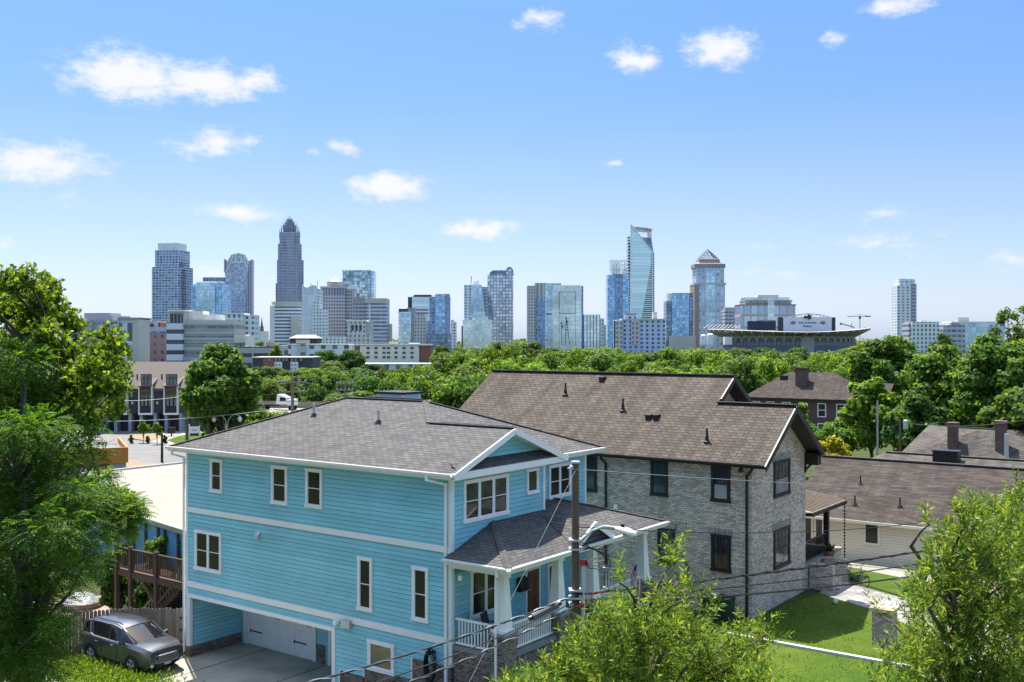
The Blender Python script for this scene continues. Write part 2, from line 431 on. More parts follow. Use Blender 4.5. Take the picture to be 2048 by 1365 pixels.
def window(root, pl, t0, t1, z0, z1, cols=1, trim='white', sash='white', glass='glass', cw=.11, rail=True, grid=None, sill=True, name='window', low=None):
    """casing (the part) with pane, sash as sub-parts; t0..z1 are the outer edges of the casing"""
    mb = MB(); o = .07
    fbox(mb, pl, t0, t0 + cw, z0 + cw, z1 - cw, .0, o); fbox(mb, pl, t1 - cw, t1, z0 + cw, z1 - cw, .0, o)
    fbox(mb, pl, t0 - (.02 if sill else 0), t1 + (.02 if sill else 0), z1 - cw, z1, .0, o + .006); fbox(mb, pl, t0 - (.03 if sill else 0), t1 + (.03 if sill else 0), z0, z0 + cw, .0, o + (.025 if sill else .004))
    w = (t1 - t0 - 2*cw - (cols - 1)*cw*.9)/cols
    for i in range(1, cols):
        x = t0 + cw + i*w + (i - 1)*cw*.9
        fbox(mb, pl, x, x + cw*.9, z0 + cw, z1 - cw, .0, o - .004)
    f = mb.build(name, M[trim], root)
    for i in range(cols):
        x0 = t0 + cw + i*(w + cw*.9); x1 = x0 + w; za, zb = z0 + cw, z1 - cw
        zq = (za + zb)/2 if low else za
        g = MB(); fbox(g, pl, x0, x1, zq, zb, .026, .032); g.build('pane', M[glass], f)
        if low: g = MB(); fbox(g, pl, x0, x1, za, zq, .024, .030); g.build('pane', M[low], f)
        s = MB(); e = .022
        fbox(s, pl, x0, x0 + e, za + e, zb - e, .03, .052); fbox(s, pl, x1 - e, x1, za + e, zb - e, .03, .052)
        fbox(s, pl, x0, x1, zb - e, zb, .03, .054); fbox(s, pl, x0, x1, za, za + e*1.5, .03, .054)
        zm = (za + zb)/2
        if rail: fbox(s, pl, x0 + e, x1 - e, zm - .014, zm + .014, .03, .058)
        if grid:
            nv, nh, lo = grid
            zl = za + e if lo else zm + .022
            for q in range(1, nv): x = x0 + (x1 - x0)*q/nv; fbox(s, pl, x - .011, x + .011, zl, zb - e, .03, .044)
            for q in range(1, nh): z = zl + (zb - zl)*q/nh; fbox(s, pl, x0 + e, x1 - e, z - .011, z + .011, .03, .043)
        s.build('sash', M[sash], f)
    return f
def pwin(root, pl, px0, y0a, px1, y1, ybot=None, **kw):
    """window from photo measurements on a facade: outer casing corners (px0, top, px1, bottom)"""
    fn = onB if pl[0] == 'b' else onA
    ta, za = fn(px0, y0a, pl[1]); tb, _ = fn(px1, y0a, pl[1]); _, zb = fn(px0, y1, pl[1])
    return window(root, pl, min(ta, tb), max(ta, tb), zb, za, **kw)
def downspout(root, pts, mat='white', w=.09):
    mb = MB()
    for p, q in zip(pts, pts[1:]):
        p, q = Vector(p), Vector(q); e = (q - p).normalized()*w*.4
        mb.bar(p - e, q + e, w, w*.8)
    return mb.build('downspout', M[mat], root)
def roof_pipe(root, a, b, z, h=.45, r=.045, mat='galv', dark=True):
    f = MB(); f.lathe((a, b, z - .05), [(.0, .12), (.07, .16), (.13, .06), (.16, .0)], 10)
    o = f.build('vent_flashing', M['black'], root)
    MB().tube([(a, b, z), (a, b, z + h)], r, 8).build('vent_pipe', M[mat], o)
def tapered(mb, a, b, z0, z1, w0, w1):
    h0, h1 = w0/2, w1/2
    mb.loft([[(a-h0,b-h0,z0),(a+h0,b-h0,z0),(a+h0,b+h0,z0),(a-h0,b+h0,z0)], [(a-h1,b-h1,z1),(a+h1,b-h1,z1),(a+h1,b+h1,z1),(a-h1,b+h1,z1)]])
    mb.box(a-h0-.05, b-h0-.05, z0 - .02, a+h0+.05, b+h0+.05, z0 + .1); mb.box(a-h1-.05, b-h1-.05, z1 - .1, a+h1+.05, b+h1+.05, z1 + .02)
def railing(root, p, q, z0, z1, mat, step=.13, w=.04, name='railing'):
    mb = MB(); p, q = Vector(p), Vector(q); L = (q - p).length; d = (q - p)/L
    mb.bar(p + Vector((0, 0, z1 - .03)), q + Vector((0, 0, z1 - .03)), .085, .06); mb.bar(p + Vector((0, 0, z0 + .03)), q + Vector((0, 0, z0 + .03)), .06, .06)
    n = max(1, int(L/step))
    for i in range(1, n):
        c = p + d*(L*i/n); mb.bar(c + Vector((0, 0, z0 + .06)), c + Vector((0, 0, z1 - .06)), w, w, (d.y, -d.x, 0))
    return mb.build(name, M[mat], root)

# ------------------------------------------------------------------ the blue house
H = nthing('blue_house', 'bright blue lap sided house with white trim, hipped grey shingle roof and drive-under garage', 'house', 0, 0, 0)
PL, PF, PR = ('b', 0.0), ('a', 0.0), ('a', -.6)
LE, W, HW = -14.15, 9.25, 5.41
w = MB()
siding(w, PL, 6.18, 8.5, (LE + .1, -.1)); siding(w, PL, 3.13, 5.97, (LE + .1, -.1))
siding(w, PL, 2.62, 2.90, (LE + .1, -.1)); siding(w, PL, 0.3, 2.62, (-5.43, -5.2)); siding(w, PL, 1.12, 2.62, (-5.2, -3.98))
siding(w, PL, 1.46, 2.62, (-3.98, -1.72)); siding(w, PL, 2.2, 2.62, (-1.72, -.1)); siding(w, PL, .2, 2.62, (LE + .1, -14.07))
siding(w, PF, 5.2, 8.5, (.1, HW - .1)); siding(w, PF, 2.9, 5.72, (.1, 9.2))
siding(w, PR, 5.2, 8.5, (HW, W - .1))
siding(w, PF, 8.9, 9.85, lambda z: (-.5 + (z - 8.67)/.38 + .1, 6.24 - (z - 8.67)/.38 - .1))
# plain hidden sides
w.poly([(LE, W, 0), (-.6, W, 0), (-.6, W, 8.55), (LE, W, 8.55)]); w.poly([(LE, 0, 0), (LE, W, 0), (LE, W, 8.55), (LE, 0, 8.55)])
w.poly([(-.6, HW, 5.2), (0, HW, 5.2), (0, HW, 8.5), (-.6, HW, 8.5)])
# garage recess walls
siding(w, ('a', -13.9), .45, 2.6, (.12, 2.6)); w.poly([(-5.6, .1, 0), (-5.6, 2.6, 0), (-5.6, 2.6, 2.6), (-5.6, .1, 2.6)])
siding(w, ('b', 2.6), .0, 2.6, (-13.9, -13.72)); siding(w, ('b', 2.6), .0, 2.6, (-9.2, -5.6))
w.poly([(-13.9, .05, 2.56), (-5.6, .05, 2.56), (-5.6, 2.6, 2.56), (-13.9, 2.6, 2.56)])
w.build('wall', M['teal'], H)
tr = MB()
fbox(tr, PL, LE, LE + .1, 0.15, 8.5, -.05, .045); fbox(tr, PL, -.1, 0.03, 2.2, 8.5, -.05, .045)
fbox(tr, PF, 0.0, .1, 2.95, 8.5, -.05, .04); fbox(tr, PF, HW - .1, HW + .02, 5.2, 8.5, -.05, .045)
fbox(tr, PR, W - .1, W + .02, 4.9, 8.5, -.05, .045)
fbox(tr, PL, LE + .1, -.1, 5.97, 6.18, -.02, .05); fbox(tr, PL, LE + .1, -.1, 2.90, 3.13, -.02, .05)
fbox(tr, PL, -14.07, -13.9, .45, 2.47, -.1, .05); fbox(tr, PL, -5.6, -5.43, .05, 2.47, -.1, .05); fbox(tr, PL, -14.07, -5.43, 2.47, 2.62, -.1, .055)
fbox(tr, PL, -5.25, -5.17, .4, 1.14, .0, .03); fbox(tr, PL, -4.02, -3.95, 1.1, 1.48, 0, .03); fbox(tr, PL, -1.76, -1.69, 1.42, 2.22, 0, .03)
fbox(tr, PF, .1, HW - .1, 8.34, 8.5, -.02, .03)
tr.build('trim', M['white'], H)
# brick plinths
for pl_, bx_ in ((PL, (-5.17, -4.02, -.3, 1.1, -.3, .05)), (PL, (-3.95, -1.76, -.3, 1.44, -.3, .05)), (PL, (-1.69, -.01, -.3, 2.18, -.3, .05)), (('a', -13.9), (.1, 2.6, -.3, .43, -.2, .04)), (PL, (LE - .02, -13.86, -.3, .43, -.1, .06)), (('b', 2.6), (-9.2, -8.7, -.3, .75, -.05, .05))):
    bk = MB(); fbox(bk, pl_, *bx_); bk.build('brick_foundation', M['brick_brown'], H)
# roof
zr = lambda b: 8.67 + .38*(b + .5)
GA, P_, Q, E1, E2 = (.5, -.5, 8.67), (.5, 2.87, zr(2.87)), (-3.42, 2.87, zr(2.87)), (-5.17, 4.62, zr(4.62)), (-9.53, 4.62, zr(4.62))
BL, BR, FR, VR, GR = (-14.65, -.5, 8.67), (-14.65, 9.75, 8.67), (-.05, 9.75, 8.67), (-.05, 6.24, 8.67), (.5, 6.24, 8.67)
rf = MB()
rf.slab([GA, P_, Q, E1, E2, BL], .07); rf.slab([Q, VR, FR, E1], .07); rf.slab([P_, GR, VR, Q], .07); rf.slab([FR, BR, E2, E1], .07); rf.slab([BR, BL, E2], .07)
roof = rf.build('roof', M['shingle_grey'], H)
up = lambda p, d=.03: (p[0], p[1], p[2] + d)
rc = MB()
for p, q in ((P_, Q), (Q, E1), (E1, E2), (E2, BL), (E1, FR)): rc.bar(up(p, .012), up(q, .012), .26, .035)
rc.build('ridge_cap', M['shingle_grey'], roof)
MB().bar((.35, 2.97, zr(2.87) + .0), (-3.0, 2.97, zr(2.87) + .0), .12, .09).build('ridge_dark_strip', M['black'], roof)  # black strip stands in for the shadow behind the gable ridge cap
MB().bar((-5.4, 4.72, zr(4.62) + .03), (-8.6, 4.72, zr(4.62) + .03), .16, .1).build('ridge_dark_strip', M['black'], roof)
ps = MB(); ps.slab([(0.02, -.1, 8.98), (.46, -.25, 8.74), (.46, 6.0, 8.74), (0.02, 5.85, 8.98)], .05); ps.build('pent_roof', M['shingle_grey'], H)
fa = MB()
fa.box(-14.68, -.56, 8.49, .5, -.5, 8.60); fa.box(-14.70, -.5, 8.49, -14.64, 9.75, 8.60); fa.box(-.06, 6.3, 8.49, -.0, 9.75, 8.60); fa.box(-14.6, 9.72, 8.49, -.06, 9.78, 8.6)
fa.box(.44, -.56, 8.47, .5, 6.30, 8.69)
for p, q in ((GA, P_), (P_, GR)): fa.bar((.53, p[1], p[2] - .11), (.53, q[1], q[2] - .11), .05, .2)
fa.build('fascia', M['white'], H)
so = MB()
so.box(-14.6, -.5, 8.47, .44, .0, 8.49); so.box(-14.64, 0, 8.47, LE, 9.7, 8.49); so.box(-.6, 6.24, 8.47, -.06, 9.7, 8.49); so.box(0, 0, 8.47, .44, 6.24, 8.488)
so.slab([(.02, .0, zr(.0) - .12), (.44, .0, zr(.0) - .12), (.44, 2.87, zr(2.87) - .12), (.02, 2.87, zr(2.87) - .12)], .02); so.slab([(.02, 2.87, zr(2.87) - .12), (.44, 2.87, zr(2.87) - .12), (.44, 5.74, zr(.0) - .12), (.02, 5.74, zr(.0) - .12)], .02)
so.build('soffit', M['white'], H)
gu = MB()
def gutter(mb, p, q, s):
    p, q = Vector(p), Vector(q); d = (q - p).normalized(); n = Vector((d.y, -d.x, 0))*s
    prof = [(.0, .0), (.0, -.10), (.07, -.11), (.11, -.06), (.12, .0), (.10, .0), (.09, -.05), (.06, -.09), (.02, -.085), (.02, 0)]
    mb.loft([[tuple(e + n*x + Vector((0, 0, z))) for x, z in prof] for e in (p, q)])
gutter(gu, (-14.7, -.56, 8.68), (.5, -.56, 8.68), 1); gutter(gu, (.0, 6.3, 8.68), (.0, 9.78, 8.68), 1); gutter(gu, (-14.7, 9.78, 8.68), (-14.7, -.56, 8.68), 1)
gu.build('gutter', M['white'], H)
# downspouts
downspout(H, [(-14.3, -.62, 8.55), (-14.3, -.62, 8.38), (-14.25, -.07, 8.2), (-14.25, -.07, .25), (-14.1, -.35, .12)])
downspout(H, [(-.55, -.62, 8.55), (-.55, -.62, 8.42), (-.17, -.09, 8.25), (-.17, -.09, 1.7)])
downspout(H, [(0.08, 6.3, 8.5), (-.2, 5.8, 8.35), (-.52, HW + .12, 8.2), (-.52, HW + .12, 6.75), (-.45, HW + .3, 6.62)], w=.07)
# roof fittings
for px, py in ((628, 832), (757, 846)):
    b = 2.0
    for _ in range(20):
        a, z = onB(px, py, b); b += (z - zr(b))/.38*.55
    roof_pipe(H, a, b, zr(b), .5, .05)
la, lz = onB(753, 783, 5.3); lb, _ = onB(806, 785, 5.3); ld = 1.1
cu = MB().box(la, 5.3, 9.9, lb, 5.3 + ld, lz - .1).build('roof_lantern', M['white'], H)
MB().slab([(la - .1, 5.2, lz), (lb + .1, 5.2, lz), (lb + .1, 5.4 + ld, lz), (la - .1, 5.4 + ld, lz)], .1).build('lantern_roof', M['black'], cu)
MB().box(la + .12, 5.27, lz - .34, lb - .12, 5.29, lz - .17).build('lantern_glass', M['teal'], cu)
MB().box(lb + .01, 5.4, lz - .34, lb + .03, 5.2 + ld, lz - .17).build('lantern_glass', M['teal'], cu)
# windows of the long side
k = dict(glass='glass')
pwin(H, PL, 422, 917, 446, 984, **k); pwin(H, PL, 544.5, 930, 576, 1007, **k); pwin(H, PL, 613, 936, 646, 1014, glass='glass_screen', low='glass')
pwin(H, PL, 391.5, 1058.5, 444, 1138, cols=2, **k)
pwin(H, PL, 717, 1112, 746, 1219, glass='glass_screen'); pwin(H, PL, 826, 1131, 858, 1240, glass='glass_screen')
pwin(H, PL, 737, 1277, 790, 1338, rail=False, glass='glass_green', cw=.13)
# front windows
pwin(H, PF, 925.5, 962, 1015, 1048, cols=3, glass='glass_blind', low='glass'); pwin(H, PF, 1052, 939, 1075, 990, rail=False, glass='glass_blind', cw=.09)
pwin(H, PR, 1096, 931, 1140, 1000, cols=2, glass='glass_screen')
pwin(H, PF, 939.6, 1141, 1000, 1240, cols=2, glass='glass_screen'); pwin(H, PF, 1093, 1128, 1120, 1212, rail=True, glass='glass_screen')
# garage door with panels, hinges and handle
gd = MB(); pb = ('b', 2.6)
fbox(gd, pb, -13.5, -9.42, .02, 2.3, -.02, .0)
for i in range(4):
    for j in range(4): fbox(gd, pb, -13.5 + i*1.02 + .04, -13.5 + i*1.02 + .98, .06 + j*.57, .55 + j*.57, 0, .018)
go = gd.build('garage_door', M['white'], H)
fr = MB(); fbox(fr, pb, -13.7, -13.5, 0, 2.5, 0, .06); fbox(fr, pb, -9.42, -9.22, 0, 2.5, 0, .06); fbox(fr, pb, -13.5, -9.42, 2.3, 2.5, 0, .055); fr.build('garage_door_frame', M['white'], go)
for t, z in ((-13.3, .62), (-10.55, .62), (-13.3, 1.75), (-10.55, 1.75)):
    h = MB(); fbox(h, pb, t, t + .75, z - .025, z + .025, .02, .035); fbox(h, pb, t, t + .06, z - .07, z + .07, .02, .036); h.build('strap_hinge', M['black'], go)
for t in (-11.62, -11.42, -9.72, -9.56):
    h = MB(); c = [FP2(pb, t + .04*math.sin(x*math.pi), 1.35 + .28*x, .03 + .03*math.sin(x*math.pi)) for x in (0, .25, .5, .75, 1)]; h.tube(c, .015, 6); h.build('handle', M['black'], go)
# side door inside the recess
d = MB(); fbox(d, pb, -8.4, -7.5, .05, 2.15, 0, .03); do = d.build('side_door', M['white'], H)
g = MB(); fbox(g, pb, -8.2, -7.7, .9, 2.0, .03, .036); g.build('pane', M['glass'], do)
d = MB(); fbox(d, pb, -8.52, -8.4, 0, 2.27, 0, .05); fbox(d, pb, -7.5, -7.38, 0, 2.27, 0, .05); fbox(d, pb, -8.4, -7.5, 2.15, 2.27, 0, .05); d.build('door_frame', M['white'], do)
# dryer vent, wall lamp, junction box on the long side
a, z = onB(518, 1071, 0); v = MB(); v.loft([[FP2(PL, a - .13, z - .14, .02), FP2(PL, a + .13, z - .14, .02), FP2(PL, a + .13, z + .16, .02), FP2(PL, a - .13, z + .16, .02)], [FP2(PL, a - .11, z - .14, .17), FP2(PL, a + .11, z - .14, .17), FP2(PL, a + .11, z + .02, .15), FP2(PL, a - .11, z + .02, .15)]]); v.build('dryer_vent', M['galv'], H)
a, z = onB(679, 1243, 0); v = MB(); v.lathe((a, -.05, z), [(.0, -.24), (.09, -.22), (.12, -.1), (.07, -.02), (.07, .0)], 12, ax=1); v.build('flood_lamp', M['white'], H)
a, z = onB(698, 1247, 0); v = MB(); fbox(v, PL, a - .22, a + .2, z - .14, z + .13, .05, .2); v.build('meter_box', M['galv'], H)
# porch: deck, brick skirt, piers, columns, railings, roof, gable
PA, Z0, ZE = 2.3, 2.92, 5.74
pd = MB(); pd.box(0.05, .02, 2.78, PA - .1, 9.6, Z0); pd.build('porch_floor', plain('porch_boards', (.20, .21, .22), .6), H)
bs = MB(); bs.box(.05, .05, .6, PA - .22, 9.55, 2.78)
PC = (.18, 3.3, 5.56, 9.3)
for b in PC: bs.box(PA - .62, b - .3, .6, PA + .02, b + .32, 3.58)
bs.build('porch_base', M['brick_brown'], H)
for b in PC: MB().box(PA - .66, b - .34, 3.58, PA + .06, b + .36, 3.66).build('pier_cap', M['concrete'], H)
for b in PC:
    c = MB(); tapered(c, PA - .3, b + .01, 3.66, 5.5, .44, .25); c.build('column', M['cream_trim'] if False else M['white'], H)
railing(H, (.1, .12, 0), (PA - .62, .12, 0), 2.98, 3.84, 'white'); railing(H, (PA - .3, .5, 0), (PA - .3, 3.0, 0), 2.98, 3.84, 'white')
railing(H, (PA - .3, 5.88, 0), (PA - .3, 9.0, 0), 2.98, 3.84, 'white'); railing(H, (.1, 9.5, 0), (PA - .62, 9.5, 0), 2.98, 3.84, 'white')
bm_ = MB(); bm_.box(PA - .45, -.05, 5.5, PA - .15, 9.7, 5.68); bm_.box(.05, -.05, 5.5, PA - .45, .2, 5.68); bm_.box(.05, 9.45, 5.5, PA - .45, 9.7, 5.68)
bm_.build('porch_beam', M['white'], H)
sp = .318; O = PA + .35; zp = lambda a: 5.88 + (O - a)*sp
A1, A2 = (O, -.42, 5.88), (O, 10.1, 5.88)
b1, b2 = -.42 + O, 10.1 - O
B1, B2 = (0, b1, zp(0)), (0, b2 - .6, zp(0))
B2r = (-.6, b2 - .6, zp(-.6)); 
pr = MB()
pr.slab([A1, A2, (-.6, 10.1 - O - .6, zp(-.6)), (-.6, HW, zp(-.6)), (0, HW, zp(0)), B1], .06)
pr.slab([A1, B1, (0.0, -.42, 5.88)], .06)
pr.slab([A2, (-.6, 10.1, 5.88), (-.6, 10.1 - O - .6, zp(-.6))], .06)
pro = pr.build('porch_roof', M['shingle_grey'], H)
for p, q in ((A1, B1), (A2, (-.6, 10.1 - O - .6, zp(-.6)))): MB().bar(up(p, .015), up(q, .015), .24, .03).build('ridge_cap', M['shingle_grey'], pro)
pf = MB(); pf.box(O - .02, -.46, 5.70, O + .03, 10.14, 5.815); pf.box(0.05, -.46, 5.70, O - .02, -.41, 5.815); pf.box(-.6, 10.09, 5.7, O - .02, 10.14, 5.815); pf.box(.05, -.41, 5.69, O - .02, 10.09, 5.70)
pf.build('porch_fascia', M['white'], H)
g = MB(); gutter(g, (O + .03, 10.14, 5.89), (O + .03, -.46, 5.89), -1); gutter(g, (.03, -.46, 5.89), (O + .03, -.46, 5.89), 1); g.build('porch_gutter', M['white'], H)
downspout(H, [(O - .4, -.5, 5.75), (O - .4, -.5, 5.6), (PA - .35, -.14, 5.45), (PA - .35, -.14, 1.75)], w=.075)
pg = MB(); gb, gw, gh = 4.7, 1.25, .62; gaf = O + .02; zb = 5.9
pk = (gaf, gb, zb + gh + .12); pkb = (gaf - (gh + .12)/sp, gb, zb + gh + .12)
pg.slab([pk, pkb, (gaf, gb - gw, zb)], .05); pg.slab([pk, (gaf, gb + gw, zb), pkb], .05)
pgo = pg.build('porch_gable', M['shingle_grey'], H)
q = MB(); q.bar((gaf + .03, gb - gw, zb - .02), (gaf + .03, gb, zb + gh + .04), .06, .17); q.bar((gaf + .03, gb, zb + gh + .04), (gaf + .03, gb + gw, zb - .02), .06, .17)
q.build('gable_rake', M['white'], pgo)
q = MB(); q.slab([(gaf - .1, gb - gw + .2, zb), (gaf - .1, gb + gw - .2, zb), (gaf - .1, gb, zb + gh - .05)], .03, (-1, 0, 0)); q.build('gable_face', M['shingle_grey'], pgo)
# front door, letter box, porch lamp
b0, z1 = onA(1049, 1139, 0); b1_, _ = onA(1079, 1139, 0)
d = MB(); fbox(d, PF, b0 + .09, b1_ - .09, Z0 + .02, z1 - .09, .0, .045)
for i in range(2):
    for j in range(3): fbox(d, PF, b0 + .2 + i*.36, b0 + .48 + i*.36, Z0 + .2 + j*.62, Z0 + .7 + j*.62, .045, .06)
do = d.build('front_door', wood('door_wood', (.10, .045, .02), (.2, .09, .04)), H)
d = MB(); fbox(d, PF, b0, b0 + .1, Z0, z1, 0, .06); fbox(d, PF, b1_ - .1, b1_, Z0, z1, 0, .06); fbox(d, PF, b0 + .1, b1_ - .1, z1 - .1, z1, 0, .062); d.build('door_frame', M['white'], do)
d = MB(); d.lathe((.1, b0 + .17, Z0 + 1.0), [(0, -.03), (.035, -.02), (.035, .02), (0, .03)], 10, ax=0); d.build('door_knob', M['metal'], do)
b0, z1 = onA(1032, 1161, 0); b1_, z0 = onA(1049, 1183, 0)
d = MB(); fbox(d, PF, b0, b1_, z0 + .08, z1, .03, .2); d.loft([[FP2(PF, b0, z1, .03), FP2(PF, b1_, z1, .03), FP2(PF, b1_, z1, .2), FP2(PF, b0, z1, .2)], [FP2(PF, b0, z1 + .08, .03), FP2(PF, b1_, z1 + .08, .03), FP2(PF, b1_, z1 + .07, .05), FP2(PF, b0, z1 + .07, .05)]]); d.build('letter_box', M['black'], H)
a = MB(); a.lathe((.35, .03, 5.2), [(0, -.1), (.07, -.08), (.07, .05), (.03, .09)], 10); a.build('porch_camera', M['white'], H)
# porch furniture and the hose on its reel
def porch_chair(a, b, z, rot, lab):
    t = thing('porch_chair', lab, 'chair', N(a, b, z), TH + rot, 'chairs on the porches')
    s = MB(); s.box(-.28, -.28, .38, .28, .28, .44); s.build('seat', M['black'], t)
    s = MB(); s.slab([(-.28, -.28, .44), (-.28, .28, .44), (-.42, .28, .98), (-.42, -.28, .98)], .04, (-1, 0, 0)); s.build('backrest', M['black'], t)
    for x in (-.25, .25):
        for y in (-.25, .25): s = MB(); s.box(x - .025, y - .025, 0, x + .025, y + .025, .4); s.build('leg', M['black'], t)
    for y in (-.3, .3): s = MB(); s.box(-.3, y - .03, .6, .3, y + .03, .64); s.box(.24, y - .02, .4, .28, y + .02, .6); s.build('armrest', M['black'], t)
porch_chair(1.0, 1.1, Z0, 0.3, 'black armchair on the blue porch below the double window')
hr = nthing('garden_hose', 'black garden hose coiled on the brick foundation by the corner of the blue house', 'hose', *[onB(870, 1325, 0)[0], -.12, onB(870, 1325, 0)[1]])
OFF[hr.name] = (0, 0, 0)
for i in range(7):
    m = MB(); rr = .36 + .03*(i % 3)
    m.tube([(.3*rr*1.7*math.cos(t)*(1 + .02*i), -.04 - .03*i, 1.35*rr*math.sin(t) - .02*i) for t in [2*math.pi*k/24 for k in range(25)]], .018, 6, False)
    m.build('coil', M['rubber'], hr)
m = MB(); m.box(-.06, -.3, .33, .06, .08, .42); m.build('bracket', M['black'], hr)
# small flag on the porch
fl = nthing('flag', 'small red white and blue flag on a slanted staff at the blue porch', 'flag', PA, 7.4, 3.9)
st = MB(); st.tube([(PA, 7.4, 3.9), (PA + .55, 7.4, 4.75)], .015, 6); st.build('staff', M['white'], fl)
fm = {}
for k_, c in (('r', (.45, .03, .04)), ('w', (.7, .7, .7)), ('b', (.03, .05, .2))): fm[k_] = plain('flag_' + k_, c, .8)
for i in range(7):
    s = MB(); s.add([(PA + .52 - i*.035, 7.4 + .02*math.sin(q*2 + i), 4.72 - i*.06 - q*.12 + .0) for q in range(6)] + [(PA + .485 - i*.035, 7.4 + .02*math.sin(q*2 + i), 4.66 - i*.06 - q*.12) for q in range(6)], [(q, q + 1, q + 7, q + 6) for q in range(5)])
    s.build('stripe', fm['r' if i % 2 == 0 else 'w'], fl)
s = MB(); s.add([(PA + .53, 7.385, 4.73), (PA + .53, 7.385, 4.5), (PA + .40, 7.385, 4.27), (PA + .40, 7.385, 4.51)], [(0, 1, 2, 3)]); s.build('canton', fm['b'], fl)
# ------------------------------------------------------------------ whitewashed brick house
BF, BS = 4.78, 13.5            # front plane (a), long side plane (b)
B = nthing('brick_house', 'whitewashed brick house with brown shingle gable roof, black windows and dark eaves', 'house', BF, BS, 1.5)
QL, QF = ('b', BS), ('a', BF)
WR, MA, ME, BK = 19.6, 1.2, 22.8, -11.6
zs = lambda b: 8.0 + .66*(b - 13.0)
w = MB()
w.poly([(BF, BS, .3), (BK, BS, .3), (BK, BS, 8.25), (BF, BS, 8.25)])
w.poly([(BF, BS, .3), (BF, WR, .3), (BF, WR, zs(13.5)), (BF, 16.55, zs(16.55)), (BF, BS, zs(13.5))])
w.poly([(BF, WR, .3), (MA, WR, .3), (MA, WR, 8.2), (BF, WR, 8.2)])
w.poly([(MA, BS, .3), (MA, ME, .3), (MA, ME, 8.2), (MA, 18.15, zs(18.15)), (MA, BS, 8.2)])
w.poly([(BK, BS, .3), (BK, ME, .3), (BK, ME, 8.2), (BK, 18.15, zs(18.15)), (BK, BS, 8.2)])
w.poly([(MA, ME, .3), (BK, ME, .3), (BK, ME, 8.2), (MA, ME, 8.2)])
w.build('wall', M['brick_wash'], B)
# lower ridge of the front wing and the higher main ridge share the long slope
zl = 10.24; bl = 13.0 + (zl - 8.0)/.66; bh = 18.15; zh = zs(bh)
OF = BF + .77; OM = MA + .75
rf = MB()
rf.slab([(OF, 13.0, 8.0), (OF, bl, zl), (OM, bl, zl), (OM, bh, zh), (BK - .5, bh, zh), (BK - .5, 13.0, 8.0)], .1)
rf.slab([(OF, bl, zl), (OF, 2*bl - 13.0, 8.0), (MA - 3, 2*bl - 13.0, 8.0), (MA - 3, bl, zl)], .1)
rf.slab([(OM, bh, zh), (OM, 2*bh - 13.0, 8.0), (BK - .5, 2*bh - 13.0, 8.0), (BK - .5, bh, zh)], .1)
ro = rf.build('roof', M['shingle_brown'], B)
rc = MB(); rc.bar((OF, bl, zl + .02), (OM - .02, bl, zl + .02), .3, .06); rc.build('ridge_cap', M['shingle_brown'], ro)
rc = MB(); rc.bar((OM, bh, zh + .02), (BK - .5, bh, zh + .02), .3, .06); rc.build('ridge_cap', M['shingle_brown'], ro)
fa = MB()
def rake(mb, a, p, q, h=.24, t=.06): mb.bar((a, p[0], p[1] - .14), (a, q[0], q[1] - .14), t, h)
rake(fa, OF + .02, (13.0, 8.0), (bl, zl)); rake(fa, OF + .02, (bl, zl), (2*bl - 13.0, 8.0)); rake(fa, OM + .02, (bl + .3, zs(bl + .3)), (bh, zh)); rake(fa, OM + .02, (bh, zh), (2*bh - 13.0, 8.0))
fa.box(BK - .5, 12.95, 7.86, OF, 13.0, 7.985)
fa.build('fascia', M['black'], B)
so = MB()
for s0, s1, top in ((13.0, bl, 0), (2*bl - 13.0, bl, 0)):
    so.slab([(BF + .01, s0, 7.88), (OF - .01, s0, 7.88), (OF - .01, s1, zl - .12), (BF + .01, s1, zl - .12)], .03)
for s0, s1 in ((13.0, bh), (2*bh - 13.0, bh)): so.slab([(MA + .01, s0, 7.88), (OM - .01, s0, 7.88), (OM - .01, s1, zh - .12), (MA + .01, s1, zh - .12)], .03)
so.box(BK - .4, 13.01, 7.84, OF - .03, 13.49, 7.87)
so.build('soffit', M['dark_trim'], B)
g = MB(); gutter(g, (BK - .5, 12.95, 7.99), (OF - .05, 12.95, 7.99), 1); g.build('gutter', M['black'], B)
for i in range(14):
    pass
br_ = MB(); br_.bar((BF + .02, WR - .1, 7.1), (OF - .1, WR + .35, 7.9), .09, .09); br_.bar((BF + .02, WR - .1, 7.85), (OF - .05, WR - .1, 7.85), .09, .09); br_.bar((BF + .02, WR - .1, 7.0), (BF + .02, WR - .1, 7.9), .1, .1, (1, 0, 0)); br_.build('eave_bracket', M['black'], B)
e = MB(); e.box(BF - .02, WR - .02, 7.35, OF - .2, WR + .45, 7.9); e.build('eave_box', M['dark_trim'], B)
# gable wall shingles of the high gable (dark recess)
gk = dict(trim='black', sash='black', glass='glass_blind', cw=.12, grid=(4, 2, False), sill=True)
pwin(B, QL, 1160, 912, 1194, 982, **gk); pwin(B, QL, 1302, 921, 1336, 991, low='glass_blind', **gk); pwin(B, QL, 1423, 931, 1461, 1003, low='glass_pale', **gk)
pwin(B, QL, 1316, 1055, 1350, 1126, **gk); pwin(B, QL, 1423, 1067, 1462, 1141, low='glass_warm', **gk)
pwin(B, QF, 1547, 924, 1578, 997, low='glass_pale', **gk); pwin(B, QF, 1547, 1062, 1578, 1141, **gk)
M['soldier'] = brick('soldier_brick', (.14, .13, .12), (.26, .24, .22), (.38, .35, .32), (.3, .28, .26), bw=.075, bh=.26, ms=.012)
for px0, px1, py in ((1302, 1336, 921), (1316, 1350, 1055), (1423, 1462, 1067)):
    a0, z0 = onB(px0, py, BS); a1, _ = onB(px1, py, BS); li = MB(); fbox(li, QL, a0 - .1, a1 + .1, z0, z0 + .24, 0, .025); li.build('lintel', M['soldier'], B)
